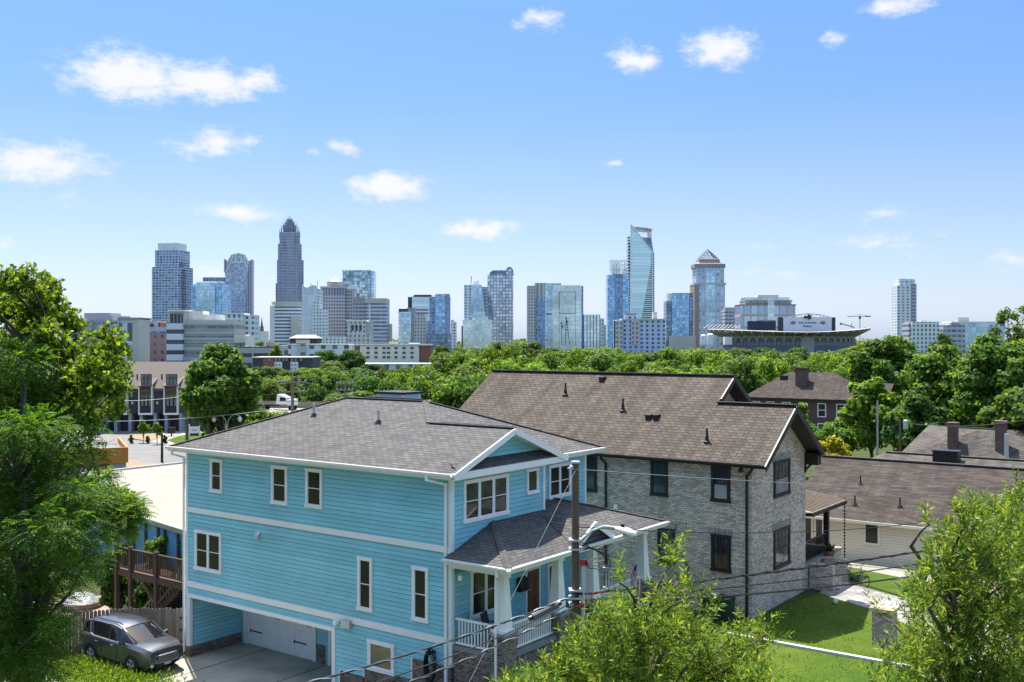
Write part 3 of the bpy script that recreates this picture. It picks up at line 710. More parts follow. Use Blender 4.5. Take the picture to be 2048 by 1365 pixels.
for py in (924, 1062):
    b0, z0 = onA(1547, py, BF); b1_, _ = onA(1578, py, BF); li = MB(); fbox(li, QF, b0 - .12, b1_ + .12, z0, z0 + .26, 0, .025); li.build('lintel', M['soldier'], B)
a1, _ = onB(1213, 1000, BS); downspout(B, [(a1, BS - .52, 7.9), (a1, BS - .45, 7.75), (a1, BS - .07, 7.5), (a1, BS - .07, 1.2)], 'black')
downspout(B, [(OF - .5, BS - .52, 7.9), (OF - .6, BS - .45, 7.75), (BF - .2, BS - .07, 7.45), (BF - .2, BS - .07, 1.5)], 'black')
v = MB(); fbox(v, QL, a1 + .4, a1 + .58, 5.5, 5.7, 0, .06); v.build('outlet_box', M['white'], B)
v = MB(); v.lathe((OF - 1.15, BS - .25, 7.7), [(0, -.1), (.11, -.08), (.09, .06), (.03, .14)], 10); v.bar((OF - 1.15, BS, 7.78), (OF - 1.15, BS - .25, 7.8), .04, .04); v.build('flood_lamp', M['black'], B)
def on_slope(px, py, zf, b=15.0):
    for _ in range(60):
        a, z = onB(px, py, b); b += (z - zf(b))*.6
    return a, b
def brick_pipe(root, px, py, zf, slope, kind):
    a, b = on_slope(px, py, zf); z = zf(b)
    f = MB()
    if kind: f.tube([(a, b, z - .05), (a, b, z + .38)], [.11, .05], 8); f.lathe((a, b, z - .03), [(.16, -.03), (.15, .05), (.05, .1)], 8); f.tube([(a, b, z + .36), (a, b, z + .58)], .045, 6)
    else: f.slab([(a - .14, b - .15, z + .16), (a + .14, b - .15, z + .16), (a + .14, b + .2, z + .2), (a - .14, b + .2, z + .2)], .05); f.box(a - .12, b - .1, z - .12, a + .12, b + .15, z + .16)
    f.build('roof_vent', M['black'], root)
for px, py, kd in ((1131, 790, 1), (1246, 822, 1), (1414, 884, 1), (1204, 761, 0), (1297, 837, 0), (1312, 837, 0)): brick_pipe(B, px, py, zs, .66, kd)
# side porch: metal roof, post, floor, rail, steps
za, zb2 = 5.12, 5.62
pr = MB(); pr.slab([(5.0, 19.9, za), (5.0, 24.65, za), (MA, 24.65, zb2), (MA, 19.65, zb2), (BF, 19.65, za + .03)], .05)
for i in range(15): b = 20.1 + i*.315; pr.bar((4.98, b, za + .03), (MA, b, zb2 + .03), .05, .06)
pr.build('porch_roof', plain('tan_metal_roof', (.30, .245, .185), .5, .1, var=.15), B)
pf = MB(); pf.box(4.95, 19.9, za - .2, 5.02, 24.68, za - .05); pf.box(MA, 24.63, za - .2, 4.95, 24.69, za + .1); pf.box(MA, 19.7, za - .16, 4.95, 24.6, za - .12); pf.build('porch_fascia', M['dark_trim'], B)
pbp = onA(1653, 1060, 4.57)[0]; p = MB(); p.box(4.45, pbp - .11, 2.75, 4.68, pbp + .11, 4.95); p.build('post', M['black'], B)
p = MB(); p.box(MA, 19.65, 1.0, 4.75, 24.6, 2.68); p.build('porch_base', M['brick_wash'], B)
p = MB(); p.box(MA, 19.62, 2.68, 4.82, 24.65, 2.76); p.build('porch_floor', M['concrete'], B)
railing(B, (4.6, 19.75, 0), (4.6, pbp - .12, 0), 2.84, 3.72, 'black', .12, .03)
st = MB()
for i in range(4): st.box(4.82 + i*.33, 20.3, 1.2, 5.15 + i*.33, 21.8, 2.5 - i*.26)
st.box(4.82, 20.0, 1.2, 5.9, 20.3, 2.75); st.box(4.82, 21.8, 1.2, 5.9, 22.1, 2.75)
st.build('porch_steps', M['brick_wash'], B)
# potted plant on the porch, rain chain
pt = nthing('potted_plant', 'dark leaved plant in a terracotta pot beside the black porch post', 'plant', 4.95, 22.3, 2.5)
OFF[pt.name] = (0, 0, 0)
m = MB(); m.lathe((0, 0, 0), [(0, 0), (.16, 0), (.24, .4), (.27, .4), (.27, .48), (.22, .48), (.2, .4), (0, .38)], 14); m.build('pot', plain('terracotta', (.25, .11, .06), .8), pt)
m = MB(); m.box(-.3, -.3, -.9, .3, .3, 0.0); m.build('pedestal', M['brick_wash'], pt)
m = MB(); r2 = random.Random(3)
for i in range(26):
    t, e = r2.random()*6.28, r2.random()*.9 + .2; L = .25 + .3*r2.random()
    d = Vector((math.cos(t)*math.cos(e), math.sin(t)*math.cos(e), math.sin(e))); s_ = Vector((-math.sin(t), math.cos(t), 0))*.09; o_ = Vector((0, 0, .42))
    m.add([o_, o_ + d*L*.5 + s_, o_ + d*L, o_ + d*L*.5 - s_], [(0, 1, 2, 3)])
m.build('leaves', plain('dark_leaf', (.02, .035, .015), .5), pt)
ch = nthing('rain_chain', 'thin black rain chain of cups hanging from the side porch eave', 'rain chain', 5.05, 24.2, 1.75)
m = MB()
for i in range(21): m.lathe((5.05, 24.2, 1.8 + i*.155), [(.0, 0), (.035, .01), (.055, .085), (.045, .09)], 8); m.bar((5.05, 24.2, 1.8 + i*.155), (5.05, 24.2, 1.97 + i*.155), .012, .012)
m.build('chain', M['black'], ch)
porch_chair(4.2, 19.9, 2.76, .2, 'black armchair behind the rail of the brick house side porch')
# bicycle leaning by the steps
def bicycle(x, y, z, rot, lab):
    t = thing('bicycle', lab, 'bicycle', (x, y, z), rot)
    for cx in (-.52, .52):
        m = MB(); m.tube([(cx + .33*math.cos(q), 0, .35 + .33*math.sin(q)) for q in [2*math.pi*k/22 for k in range(23)]], .022, 6, False); wh = m.build('wheel', M['rubber'], t)
        m = MB()
        for k in range(10): q = math.pi*k/10; m.bar((cx + .31*math.cos(q), 0, .35 + .31*math.sin(q)), (cx - .31*math.cos(q), 0, .35 - .31*math.sin(q)), .006, .006, (0, 1, 0))
        m.build('spokes', M['galv'], wh)
    fm_ = plain('bicycle_frame', (.30, .31, .33), .35, .4)
    m = MB()
    for p, q in (((-.52, 0, .35), (-.12, 0, .32)), ((-.12, 0, .32), (.38, 0, .82)), ((-.12, 0, .32), (-.28, 0, .85)), ((-.26, 0, .78), (.36, 0, .86)), ((-.52, 0, .35), (-.26, 0, .78)), ((.52, 0, .35), (.36, 0, .98))): m.tube([p, q], .018, 6)
    m.build('frame', fm_, t)
    m = MB(); m.loft([[(-.42, -.07, .9), (-.42, .07, .9), (-.42, .07, .94), (-.42, -.07, .94)], [(-.14, -.02, .9), (-.14, .02, .9), (-.14, .02, .93), (-.14, -.02, .93)]]); m.build('saddle', M['black'], t)
    m = MB(); m.tube([(.28, -.3, 1.0), (.36, -.12, 1.05), (.38, 0, 1.03), (.36, .12, 1.05), (.28, .3, 1.0)], .016, 6); m.build('handlebar', M['black'], t)
    m = MB(); m.lathe((-.12, -.05, .32), [(.0, -.01), (.09, -.01), (.09, .01), (0, .01)], 12, ax=1); m.bar((-.12, -.08, .32), (-.02, -.08, .2), .02, .02); m.build('crank', M['black'], t)
p0, p1 = gpt(1694, 1168, 1.6), gpt(1725, 1176, 1.6)
bicycle((p0[0] + p1[0])/2, (p0[1] + p1[1])/2, 1.6, math.atan2(p1[1] - p0[1], p1[0] - p0[0]) , 'grey bicycle leaning at the foot of the brick porch steps')
# lawn ornaments, pier, low wall, walk, bins
x, y, z = gpt(1671, 1209, 1.62)
m = MB(); m.lathe((0, 0, .12), [(.0, -.12), (.085, -.085), (.12, 0), (.085, .085), (0, .12)], 14); props(m.build('ball', plain('pale_ball', (.62, .62, .50), .6), smooth=True, loc=(x, y, z)), 'small pale ball lying on the shaded lawn', 'ball')
pi_ = nthing('brick_pier', 'low brick entrance pier with a flat stone cap at the lawn edge', 'pier', 10.2, 13.15, 1.5); OFF[pi_.name] = (0, 0, 0)
m = MB(); m.box(-.36, -.36, -.3, .36, .36, 1.38); m.build('shaft', brick('pier_brick', (.30, .23, .18), (.44, .35, .28), (.55, .46, .38), (.2, .17, .15), bw=.22, bh=.08, ms=.012), pi_)
m = MB(); m.box(-.44, -.44, 1.38, .44, .44, 1.52); m.build('cap', plain('sandstone', (.50, .38, .28), .8, bump=.2), pi_)
sheet('lawn', [(5.0, 11.0), (12.8, 11.0), (12.8, 13.6), (9.8, 18.2), (8.8, 18.5), (5.6, 20.2), (4.9, 13.6)], M['lawn'], .03)
sheet('lawn', [(3.0, -2), (12.8, -2), (12.8, 10.6), (3.0, 10.6)], M['lawn'], .03)
sheet('lawn', [(12.8, 18.4), (12.8, 26), (3, 26.3), (6.5, 22.2), (8.6, 21.0), (10.4, 19.0)], M['lawn'], .034)
sheet('walk', [(5.2, 20.5), (5.6, 19.2), (8.6, 17.6), (10.5, 15.9), (12.8, 13.6), (12.8, 16.4), (11.5, 18.0), (9.0, 20.4), (6.5, 21.7)], brick('paver_walk', (.19, .18, .17), (.25, .24, .225), (.31, .30, .28), (.13, .125, .12), bw=.4, bh=.4, ms=.02, bump=.3), .05)
sheet('driveway_right', [(-12, 25.8), (4.8, 25.4), (12.8, 23.0), (12.8, 26.5), (-12, 27.9)], M['concrete'], .045)
sheet('sidewalk', [(12.8, -6), (14.6, -6), (14.6, 60), (12.8, 60)], M['concrete'], .05)
kb = MB(); P = [N(16.4, b) for b in range(-40, 100, 4)]; 
sheet('street', [(16.6, -60), (25, -60), (25, 110), (16.6, 110)], M['asphalt'], .012, 2.5)
wl = MB(); wl.box(4.9, 10.72, 1.3, 12.6, 10.9, 1.70); props(wl.build('low_wall', plain('pale_wall', (.55, .53, .48), .85, bump=.2), loc=N(4.9, 10.72, 1.3), rot=TH, off=(4.9, 10.72, 1.3)), 'low pale edging wall dividing the two front lawns', 'wall')
def bin_(a, b, z, rot, m_, lab):
    t = thing('wheelie_bin', lab, 'bin', N(a, b, z), TH + rot, 'wheeled bins beside the brick house')
    m = MB(); m.loft([[(-.24, -.24, .06), (.24, -.24, .06), (.24, .24, .06), (-.24, .24, .06)], [(-.3, -.29, 1.0), (.3, -.29, 1.0), (.3, .29, 1.0), (-.3, .29, 1.0)]]); m.build('body', m_, t)
    m = MB(); m.loft([[(-.34, -.32, 1.0), (.32, -.32, 1.0), (.32, .32, 1.0), (-.34, .32, 1.0)], [(-.3, -.28, 1.08), (.26, -.28, 1.06), (.26, .28, 1.06), (-.3, .28, 1.08)]]); m.build('lid', M['black'], t)
    for y in (-.25, .25): m = MB(); m.lathe((-.24, y, .1), [(0, -.03), (.1, -.03), (.1, .03), (0, .03)], 12, ax=1); m.build('wheel', M['rubber'], t)
    m = MB(); m.tube([(-.33, -.25, .95), (-.42, -.25, 1.0), (-.42, .25, 1.0), (-.33, .25, .95)], .02, 6); m.build('handle', M['black'], t)
x = onZ(1418, 1243, 1.55); bin_(x[0], x[1], 1.5, .3, M['black'], 'black wheeled bin by the brick wall, nearer the white pipe')
x = onZ(1452, 1243, 1.55); bin_(x[0], x[1], 1.5, .1, plain('green_bin', (.012, .05, .025), .5), 'dark green wheeled bin with black lid by the brick wall')
x = onZ(1414, 1236, 1.55)
m = MB(); m.tube([(0, 0, 0), (0, 0, .85), (.05, 0, .98), (.22, 0, 1.0), (.3, 0, .92)], .055, 8); props(m.build('standpipe', M['white'], loc=N(x[0], x[1] + .3, 1.5), rot=TH), 'bent white plastic vent pipe standing beside the bins', 'pipe')

# ------------------------------------------------------------------ cream bungalow and the roofs behind it
BC = 28.0
Cn = nthing('cream_bungalow', 'single storey cream sided house under a long dark brown shingle roof', 'house', 0, BC, 1)
aL, aR = onB(1600, 1040, BC)[0], onB(2150, 1040, BC)[0]
w = MB(); siding(w, ('b', BC), 1.25, 3.72, (aL, aR), .15); w.poly([(aL, BC, .8), (aL, BC + 10, .8), (aL, BC + 10, 3.7), (aL, BC, 3.7)]); w.poly([(aR, BC, .8), (aR, BC + 10, .8), (aR, BC + 10, 3.7), (aR, BC + 5, 6.2), (aR, BC, 3.7)])
w.build('wall', M['cream_side'], Cn)
w = MB(); fbox(w, ('b', BC), aL, aR, .4, 1.25, -.3, -.05); w.build('foundation', M['dark_trim'], Cn)
w = MB(); fbox(w, ('b', BC), aL, aR, 3.56, 3.74, -.02, .04); fbox(w, ('b', BC), onB(1655, 1080, BC)[0] - .1, onB(1655, 1080, BC)[0] + .02, 1.25, 3.56, -.02, .04); w.build('trim', M['cream_trim'], Cn)
zc = lambda b: 3.62 + .5*(b - 27.55)
rf = MB(); rf.slab([(aR + .6, 27.55, 3.62), (aR + .6, 32.9, zc(32.9)), (aL - .5, 32.9, zc(32.9)), (aL - .5, 27.55, 3.62)], .1); rf.slab([(aR + .6, 32.9, zc(32.9)), (aR + .6, 38.2, 3.62), (aL - .5, 38.2, 3.62), (aL - .5, 32.9, zc(32.9))], .1)
ro = rf.build('roof', M['shingle_dark'], Cn)
rc = MB(); rc.bar((aR + .6, 32.9, zc(32.9) + .02), (aL - .5, 32.9, zc(32.9) + .02), .3, .06); rc.build('ridge_cap', M['shingle_old'], ro)
fa = MB(); fa.box(aL - .5, 27.5, 3.5, aR + .6, 27.55, 3.64); fa.build('fascia', M['cream_trim'], Cn)
for px, py in ((1721, 970), (1800, 1014), (1710, 1010)):
    a, b = on_slope(px, py, zc, 30); roof_pipe(Cn, a, b, zc(b), .5, .04, 'black')
pwin(Cn, ('b', BC), 1728, 1041, 1760, 1088, trim='cream_trim', sash='sash_dark', glass='glass_screen', grid=(2, 1, True), cw=.1)
pwin(Cn, ('b', BC), 1606, 1031, 1626, 1092, trim='cream_trim', sash='sash_dark', glass='glass_blind', cw=.08); pwin(Cn, ('b', BC), 1630, 1033, 1648, 1094, trim='cream_trim', sash='sash_dark', glass='glass_blind', cw=.08)
# second house: pale brown roof behind the bungalow
def gable_roof_house(name, lab, px0, pxr, py_r, D, px1, z_e, halfw, wallm, roofm, hipL=0.0):
    x0, _, zr_ = at(px0, py_r, D); n0 = toN(*at(px0, py_r, D)[:2]); b = n0[1]
    a0 = n0[0]; a1 = onB(px1, py_r, b)[0]
    t = nthing(name, lab, 'house', a0, b, 0)
    rf = MB(); rf.slab([(a1, b - halfw, z_e), (a1, b, zr_), (a0 + hipL, b, zr_), (a0, b - halfw, z_e)], .1); rf.slab([(a1, b, zr_), (a1, b + halfw, z_e), (a0, b + halfw, z_e), (a0 + hipL, b, zr_)], .1)
    if hipL: rf.slab([(a0, b - halfw, z_e), (a0 + hipL, b, zr_), (a0, b + halfw, z_e)], .1)
    ro = rf.build('roof', roofm, t)
    rc = MB(); rc.bar((a1, b, zr_ + .02), (a0 + hipL, b, zr_ + .02), .32, .06); rc.build('ridge_cap', roofm, ro)
    w = MB(); w.box(a0 + .4, b - halfw + .5, 0, a1 - .4, b + halfw - .5, z_e - .02); w.build('wall', wallm, t)
    return t, ro, a0, a1, b, zr_
t2, ro2, a0, a1, b, zr2 = gable_roof_house('grey_roofed_house', 'house with long grey brown roof and dark box vent behind the cream bungalow', 1640, 1725, 896, 71, 2260, 3.2, 6.2, M['cream_side'], M['shingle_old'], 4.5)
a, b_ = on_slope(1893, 926, lambda q: zr2 - (b - q)*(zr2 - 3.2)/6.2, b - 3)
zz = zr2 - (b - b_)*(zr2 - 3.2)/6.2
m = MB(); m.box(a - .75, b_ - .4, zz - .3, a + .75, b_ + .5, zz + .72); m.box(a - .8, b_ - .45, zz + .72, a + .8, b_ + .55, zz + .8); m.build('box_vent', M['black'], ro2)
t3, ro3, a0, a1, b, zr3 = gable_roof_house('chimney_house', 'low house with hipped brown roof and two tall dark brick chimneys', 1845, 1861, 852, 96, 2330, 2.6, 7.0, M['brick_red'], M['shingle_old'], 2.5)
for px, top, wd in ((1906, 845, .75), (2002, 842, .8)):
    a, _ = onB(px, top, b - 5.6); _, zt = onB(px, top, b - 5.6)
    m = MB(); m.box(a - wd/2, b - 6.0, 2.0, a + wd/2, b - 5.2, zt - .25); m.box(a - wd/2 - .08, b - 6.08, zt - .25, a + wd/2 + .08, b - 5.12, zt); m.build('chimney', M['brick_red'], ro3)
a, zz = onB(1952, 862, b - 4.5)
m = MB(); m.slab([(a + 6.5, b - 7.3, 2.7), (a, b - 4.0, zz), (a - 6.0, b - 7.3, 2.7)], .1); m.slab([(a, b - 4.0, zz), (a + 5, b + 1, zz), (a + 6.5, b - 7.3, 2.7)], .1); m.slab([(a, b - 4.0, zz), (a - 6, b - 7.3, 2.7), (a - 5, b, zz)], .1); m.build('hip_roof', M['shingle_old'], ro3)
# brick apartment house with hipped roof
AD = 150.0
x0, y0, zt = at(1490, 783, AD)
Ap = thing('brick_apartments', 'two storey red brick apartment house with hipped brown roof and a chimney', 'apartment house', (at(1600, 860, AD)[0], AD, 0), R(-33))
L_, Wd, he, hr_ = 15.5, 11.0, 6.4, 9.6
zt_e = at(1600, 797, AD)[2]; he = zt_e; hr_ = at(1600, 745, AD + 5)[2]
w = MB(); w.box(-L_/2, 0, -1, L_/2, Wd, he); w.build('wall', M['brick_red'], Ap)
o_ = .7; rd = Wd/2 + o_
rf = MB(); A_ = [(-L_/2 - o_, -o_, he), (L_/2 + o_, -o_, he), (L_/2 + o_, Wd + o_, he), (-L_/2 - o_, Wd + o_, he)]; R1, R2 = (-L_/2 - o_ + rd*.8, Wd/2, hr_), (L_/2 + o_ - rd*.8, Wd/2, hr_)
rf.slab([A_[0], A_[1], R2, R1], .15); rf.slab([A_[1], A_[2], R2], .15); rf.slab([A_[2], A_[3], R1, R2], .15); rf.slab([A_[3], A_[0], R1], .15)
ro = rf.build('roof', M['shingle_dark'], Ap)
m = MB(); m.box(-1.4, 2.2, he, .2, 3.6, hr_ + .6); m.box(-1.5, 2.1, hr_ + .6, .3, 3.7, hr_ + .85); m.build('chimney', M['brick_red'], ro)
m = MB(); m.box(-4.2, 3.6, hr_ - 1.6, -3.2, 5.2, hr_ - .5); m.build('dormer_vent', M['black'], ro)
gw = MB(); gw.box(L_/2, 3.5, -1, L_/2 + 3.5, 9.5, he); gw.build('wing', M['brick_red'], Ap)
rf = MB(); rf.slab([(L_/2 - 2, 6.5, he + 2.2), (L_/2 + 4.0, 6.5, he + 2.2), (L_/2 + 4.0, 2.9, he)], .12); rf.slab([(L_/2 - 2, 6.5, he + 2.2), (L_/2 + 4.0, 2.9, he), (L_/2 - 1, 2.9, he)], .12); rf.slab([(L_/2 + 4.0, 6.5, he + 2.2), (L_/2 - 2, 6.5, he + 2.2), (L_/2 - 1, 10.1, he), (L_/2 + 4.0, 10.1, he)], .12); rf.build('wing_roof', M['shingle_dark'], ro)
def lwin(root, x, z, w_, h, y=0.0, cw=.14, glass='glass', ax='y', name='window'):
    m = MB()
    def bx(mb, x0, x1, z0, z1, o0, o1):
        if ax == 'y': mb.box(x0, y - o1, z0, x1, y - o0, z1)
        else: mb.box(y + o0, x0, z0, y + o1, x1, z1)
    for q in ((x - w_/2, x - w_/2 + cw, z, z + h), (x + w_/2 - cw, x + w_/2, z, z + h)): bx(m, *q, 0, .1)
    bx(m, x - w_/2, x + w_/2, z + h, z + h + cw, 0, .11); bx(m, x - w_/2, x + w_/2, z - cw, z, 0, .13); bx(m, x - w_/2 + cw, x + w_/2 - cw, z + h/2 - .05, z + h/2 + .05, .05, .08)
    f = m.build(name, M['white'], root)
    g = MB(); bx(g, x - w_/2 + cw, x + w_/2 - cw, z, z + h, .02, .04); g.build('pane', M[glass], f)
for z in (he - 2.5, he - 5.4):
    for x in (-6.6, -4.4, -2.0, .5, 3.2, 5.9): lwin(Ap, x, z, 1.25, 1.75)
    lwin(Ap, 1.9, z, 1.5, 1.9, L_/2, ax='x')
# ------------------------------------------------------------------ driveway, fence, deck, patio, car
sheet('driveway', [(-20, -8.5), (-3.2, -8.5), (-4.6, -.02), (-5.65, -.02), (-5.65, 2.6), (-13.85, 2.6), (-13.85, -.02), (-22, .6)], M['conc_dark'], .02)
jn = MB()
for a0 in (-12.2, -8.6): x0, y0, _ = N(a0, -8); x1, y1, _ = N(a0, 2.5); jn.bar((x0, y0, gz(x0, y0) + .028), (x1, y1, gz(x1, y1) + .028), .03, .006)
props(jn.build('driveway_joint', M['sash_dark']), kind='structure')
DK = nthing('deck', 'raised dark brown timber deck with railings and stairs behind the blue house', 'deck', -17, 2.5, 0)
dz = 2.72
# deck outline in (a, b): front edge runs from the house corner outwards
def dn(px, py, z): return onZ(px, py, z)
q0 = dn(371, 1168, dz); q1 = dn(262, 1143, dz); q2 = dn(234, 1136, dz); q3 = (q2[0] + .6, q2[1] + 5.5); q4 = (q0[0] + .3, q0[1] + 5.5)
f = MB(); f.slab([(q[0], q[1], dz) for q in (q0, q1, q2, q3, q4)], .05); f.build('deck_floor', M['deck_wood'], DK)
def V3(q, z): return Vector((q[0], q[1], z))
f = MB()
for p, q in ((q0, q1), (q1, q2), (q2, q3)): f.bar(V3(p, dz - .17), V3(q, dz - .17), .06, .26)
for i in range(1, 8): 
    t = i/8; p = V3(q0, dz - .17).lerp(V3(q1, dz - .17), t); f.bar(p, p + Vector((.2, 5.3, 0)), .05, .2)
f.build('joist', M['deck_wood'], DK)
mid = V3(q0, 0).lerp(V3(q1, 0), .52)
posts = [V3(q1, 0), mid, V3(q2, 0)]
for p in posts:
    m = MB(); m.box(p.x - .09, p.y - .09, -.1, p.x + .09, p.y + .09, dz + 1.08); m.loft([[(p.x - .1, p.y - .1, dz + 1.08), (p.x + .1, p.y - .1, dz + 1.08), (p.x + .1, p.y + .1, dz + 1.08), (p.x - .1, p.y + .1, dz + 1.08)], [(p.x - .02, p.y - .02, dz + 1.17), (p.x + .02, p.y - .02, dz + 1.17), (p.x + .02, p.y + .02, dz + 1.17), (p.x - .02, p.y + .02, dz + 1.17)]])
    m.build('post', M['deck_wood'], DK)
for p in (V3(q3, 0), V3(q2, 0).lerp(V3(q3, 0), .5), V3(q4, 0), V3(q3, 0).lerp(V3(q4, 0), .55)):
    m = MB(); m.box(p.x - .09, p.y - .09, -.1, p.x + .09, p.y + .09, dz + 1.15); m.build('post', M['deck_wood'], DK)
for p, q in ((q0, (mid.x, mid.y)), ((mid.x, mid.y), q1), (q1, q2), (q3, q4)): railing(DK, V3(p, 0), V3(q, 0), dz + .08, dz + 1.0, 'deck_wood', .13, .045)
m = MB()
for p, sgn in ((posts[0], 1), (posts[1], 1), (posts[1], -1)):
    d = (V3(q0, 0) - V3(q1, 0)).normalized()*sgn; m.bar(p + Vector((0, 0, 1.5)), p + d*1.1 + Vector((0, 0, 2.45)), .09, .09)
m.build('brace', M['deck_wood'], DK)
st = MB(); s0 = V3(q0, 0).lerp(V3(q1, 0), .18) + Vector((.1, .3, 0)); s1 = V3(q0, 0).lerp(V3(q1, 0), .92) + Vector((.1, .3, 0))
for w_ in (0, 1.1):
    o = Vector((.1, w_, 0)); st.bar(s0 + o + Vector((0, 0, dz - .1)), s1 + o + Vector((0, 0, .2)), .05, .26)
for i in range(13):
    c = s0.lerp(s1, (i + .5)/13); z = dz - .1 - (dz - .3)*(i + .5)/13; st.bar(c + Vector((.1, 0, z + .05)), c + Vector((.1, 1.1, z + .05)), .26, .04)
sto = st.build('stairs', M['deck_wood'], DK)
for w_ in (0, 1.1):
    m = MB(); o = Vector((.1, w_, 0)); m.bar(s0 + o + Vector((0, 0, dz + .8)), s1 + o + Vector((0, 0, 1.1)), .09, .05)
    for i in range(15):
        c = s0.lerp(s1, i/14); z = dz - .1 - (dz - .3)*i/14; m.bar(c + o + Vector((0, 0, z)), c + o + Vector((0, 0, z + .9)), .04, .04)
    m.build('stair_rail', wood('stair_rail_wood', (.16, .10, .06), (.36, .26, .16)), sto)
# wooden fence of upright boards
FE = thing('wood_fence', 'weathered upright board fence behind the parked car', 'fence', (*at(300, 1240, 42.3)[:2], 0)); OFF[FE.name] = tuple(FE.location)
fp = [(-13.55, 42.6), (-16.0, 42.75), (-17.7, 42.5), (-19.6, 39.9), (-20.6, 37.6)]
pk = MB(); r3 = random.Random(5); rails = MB()
for (p, q), hh in zip(zip(fp, fp[1:]), (1.86, 1.84, 1.84, 1.84)):
    p, q = Vector((*p, 0)), Vector((*q, 0)); L = (q - p).length; d = (q - p)/L; n = int(L/.15)
    for i in range(n):
        c = p + d*(L*(i + .5)/n); h = hh + r3.uniform(-.03, .03); e = d*.068; t = Vector((-d.y, d.x, 0))*.011
        z0 = gz(c.x, c.y) + .04
        o = c + t*r3.uniform(-.4, .4)
        prof = [(-1, z0), (1, z0), (1, h - .07), (.55, h), (-.55, h), (-1, h - .07)]
        pk.loft([[tuple(o + e*x + s_*t + Vector((0, 0, z))) for x, z in prof] for s_ in (-1, 1)])
    for z in (.4, 1.4): rails.bar(p + Vector((0, .08, z)), q + Vector((0, .08, z)), .05, .1)
pk.build('board_panel', M['fence_wood'], FE); rails.build('rail', M['fence_wood'], FE)
for z in (.5, 1.0, 1.5): m = MB(); m.box(-13.8, 42.5, z - .03, -13.5, 42.56, z + .03); m.build('hinge', M['black'], FE)
# patio, fire pit, closed parasol
pa_ = [gpt(px, py, 0) for px, py in ((40, 1205), (262, 1188), (380, 1196), (330, 1262), (60, 1275))]
sheet('patio', [toN(p[0], p[1]) for p in pa_], brick('patio_brick', (.30, .16, .12), (.40, .24, .19), (.48, .30, .24), (.35, .3, .26), bw=.2, bh=.1), .03)
x, y, _ = gpt(160, 1215, 0)
t = thing('fire_pit', 'round brick fire pit under a crumpled grey tarp on the patio', 'fire pit', (x, y, 0))
m = MB(); m.lathe((0, 0, 0), [(1.05, -.1), (1.05, .32), (.8, .32), (.8, .05)], 20); m.build('ring', M['brick_brown'], t)
m = MB(); r4 = random.Random(9)
rings = [[(rr*math.cos(2*math.pi*k/14)*(1 + r4.uniform(-.1, .1)), rr*math.sin(2*math.pi*k/14), h + r4.uniform(-.05, .05)) for k in range(14)] for rr, h in ((.95, .33), (.7, .5), (.4, .66), (.1, .7))]
m.loft(rings); m.build('tarp', plain('grey_tarp', (.22, .23, .22), .5, var=.3), t)
x, y, _ = gpt(229, 1192, 0)
t = thing('parasol', 'closed off white parasol standing beside the deck', 'parasol', (x, y, 0))
m = MB(); m.tube([(0, 0, 0), (0, 0, 2.5)], .03, 8); m.build('pole', M['dark_trim'], t)
m = MB(); m.loft([[((.22 - .03*(k % 2) if h < 2 else .05)*f_*math.cos(2*math.pi*k/12), (.22 - .03*(k % 2) if h < 2 else .05)*f_*math.sin(2*math.pi*k/12), h) for k in range(12)] for h, f_ in ((.75, 1.1), (1.1, 1.0), (1.5, .6), (1.6, .75), (2.1, 2.2), (2.42, .5))]); m.build('canopy', plain('canvas', (.62, .58, .5), .9), t)
m = MB(); m.lathe((0, 0, 0), [(0, .09), (.25, .08), (.28, 0)], 14); m.build('base', M['concrete'], t)

# ------------------------------------------------------------------ the parked car (x forward)
def car_paint(name, col):
    m, t, b = base(name)
    b.inputs['Base Color'].default_value = col + (1,); b.inputs['Metallic'].default_value = .5; b.inputs['Roughness'].default_value = .3
    b.inputs['Coat Weight'].default_value = .8; b.inputs['Coat Roughness'].default_value = .05
    return m
paint = car_paint('grey_car_paint', (.085, .088, .098))
fw = gpt(265, 1351, 0.05); rw = gpt(189, 1321, 0.05)
hd = math.atan2(fw[1] - rw[1], fw[0] - rw[0])
hd = TH + .02
mx_, my_ = (fw[0] + rw[0])/2, (fw[1] + rw[1])/2
car = thing('parked_car', 'dark grey sport utility car parked in front of the board fence', 'car', (mx_ - .84*math.sin(hd), my_ + .84*math.cos(hd), .02), hd); car.scale = (.88, .94, .98)
WB, HWD = 3.06, .98
def ring(x, pts): return [(x, y, z) for y, z in pts] + [(x, -y, z) for y, z in reversed(pts)]
# lower body: from rear bumper to nose
st_ = [(-2.58, .60, .50, .80, 1.02, .70, 1.05), (-2.50, .36, .84, .93, 1.10, .85, 1.13), (-2.2, .30, .90, .975, 1.14, .93, 1.17), (-1.6, .28, .92, .99, 1.14, .955, 1.17), (-.4, .27, .92, .99, 1.10, .955, 1.14), (.9, .27, .92, .99, 1.07, .95, 1.13),
       (1.25, .28, .92, .99, 1.06, .90, 1.15), (1.7, .28, .91, .985, 1.04, .86, 1.15), (2.1, .30, .89, .965, 1.01, .82, 1.12), (2.4, .33, .85, .92, .96, .77, 1.06), (2.56, .40, .74, .82, .90, .66, .98), (2.62, .52, .62, .68, .80, .54, .86)]
rings = []
for x, zb, wb, wm, zm, wt, zt in st_:
    rings.append(ring(x, [(.001, zb), (wb, zb), (wm, zb + .14), (wm + .005, (zb + zm)/2 + .08), (wm, zm - .03), (wt, zt), (wt*.55, zt + .035), (.001, zt + .045)]))
bd = MB(); bd.loft(rings); bdo = bd.build('body', paint, car, smooth=True)
def creased(o, ang=35):
    for p in o.data.polygons: p.use_smooth = True
    try: o.data.set_sharp_from_angle(angle=R(ang))
    except Exception: pass
creased(bdo, 24)
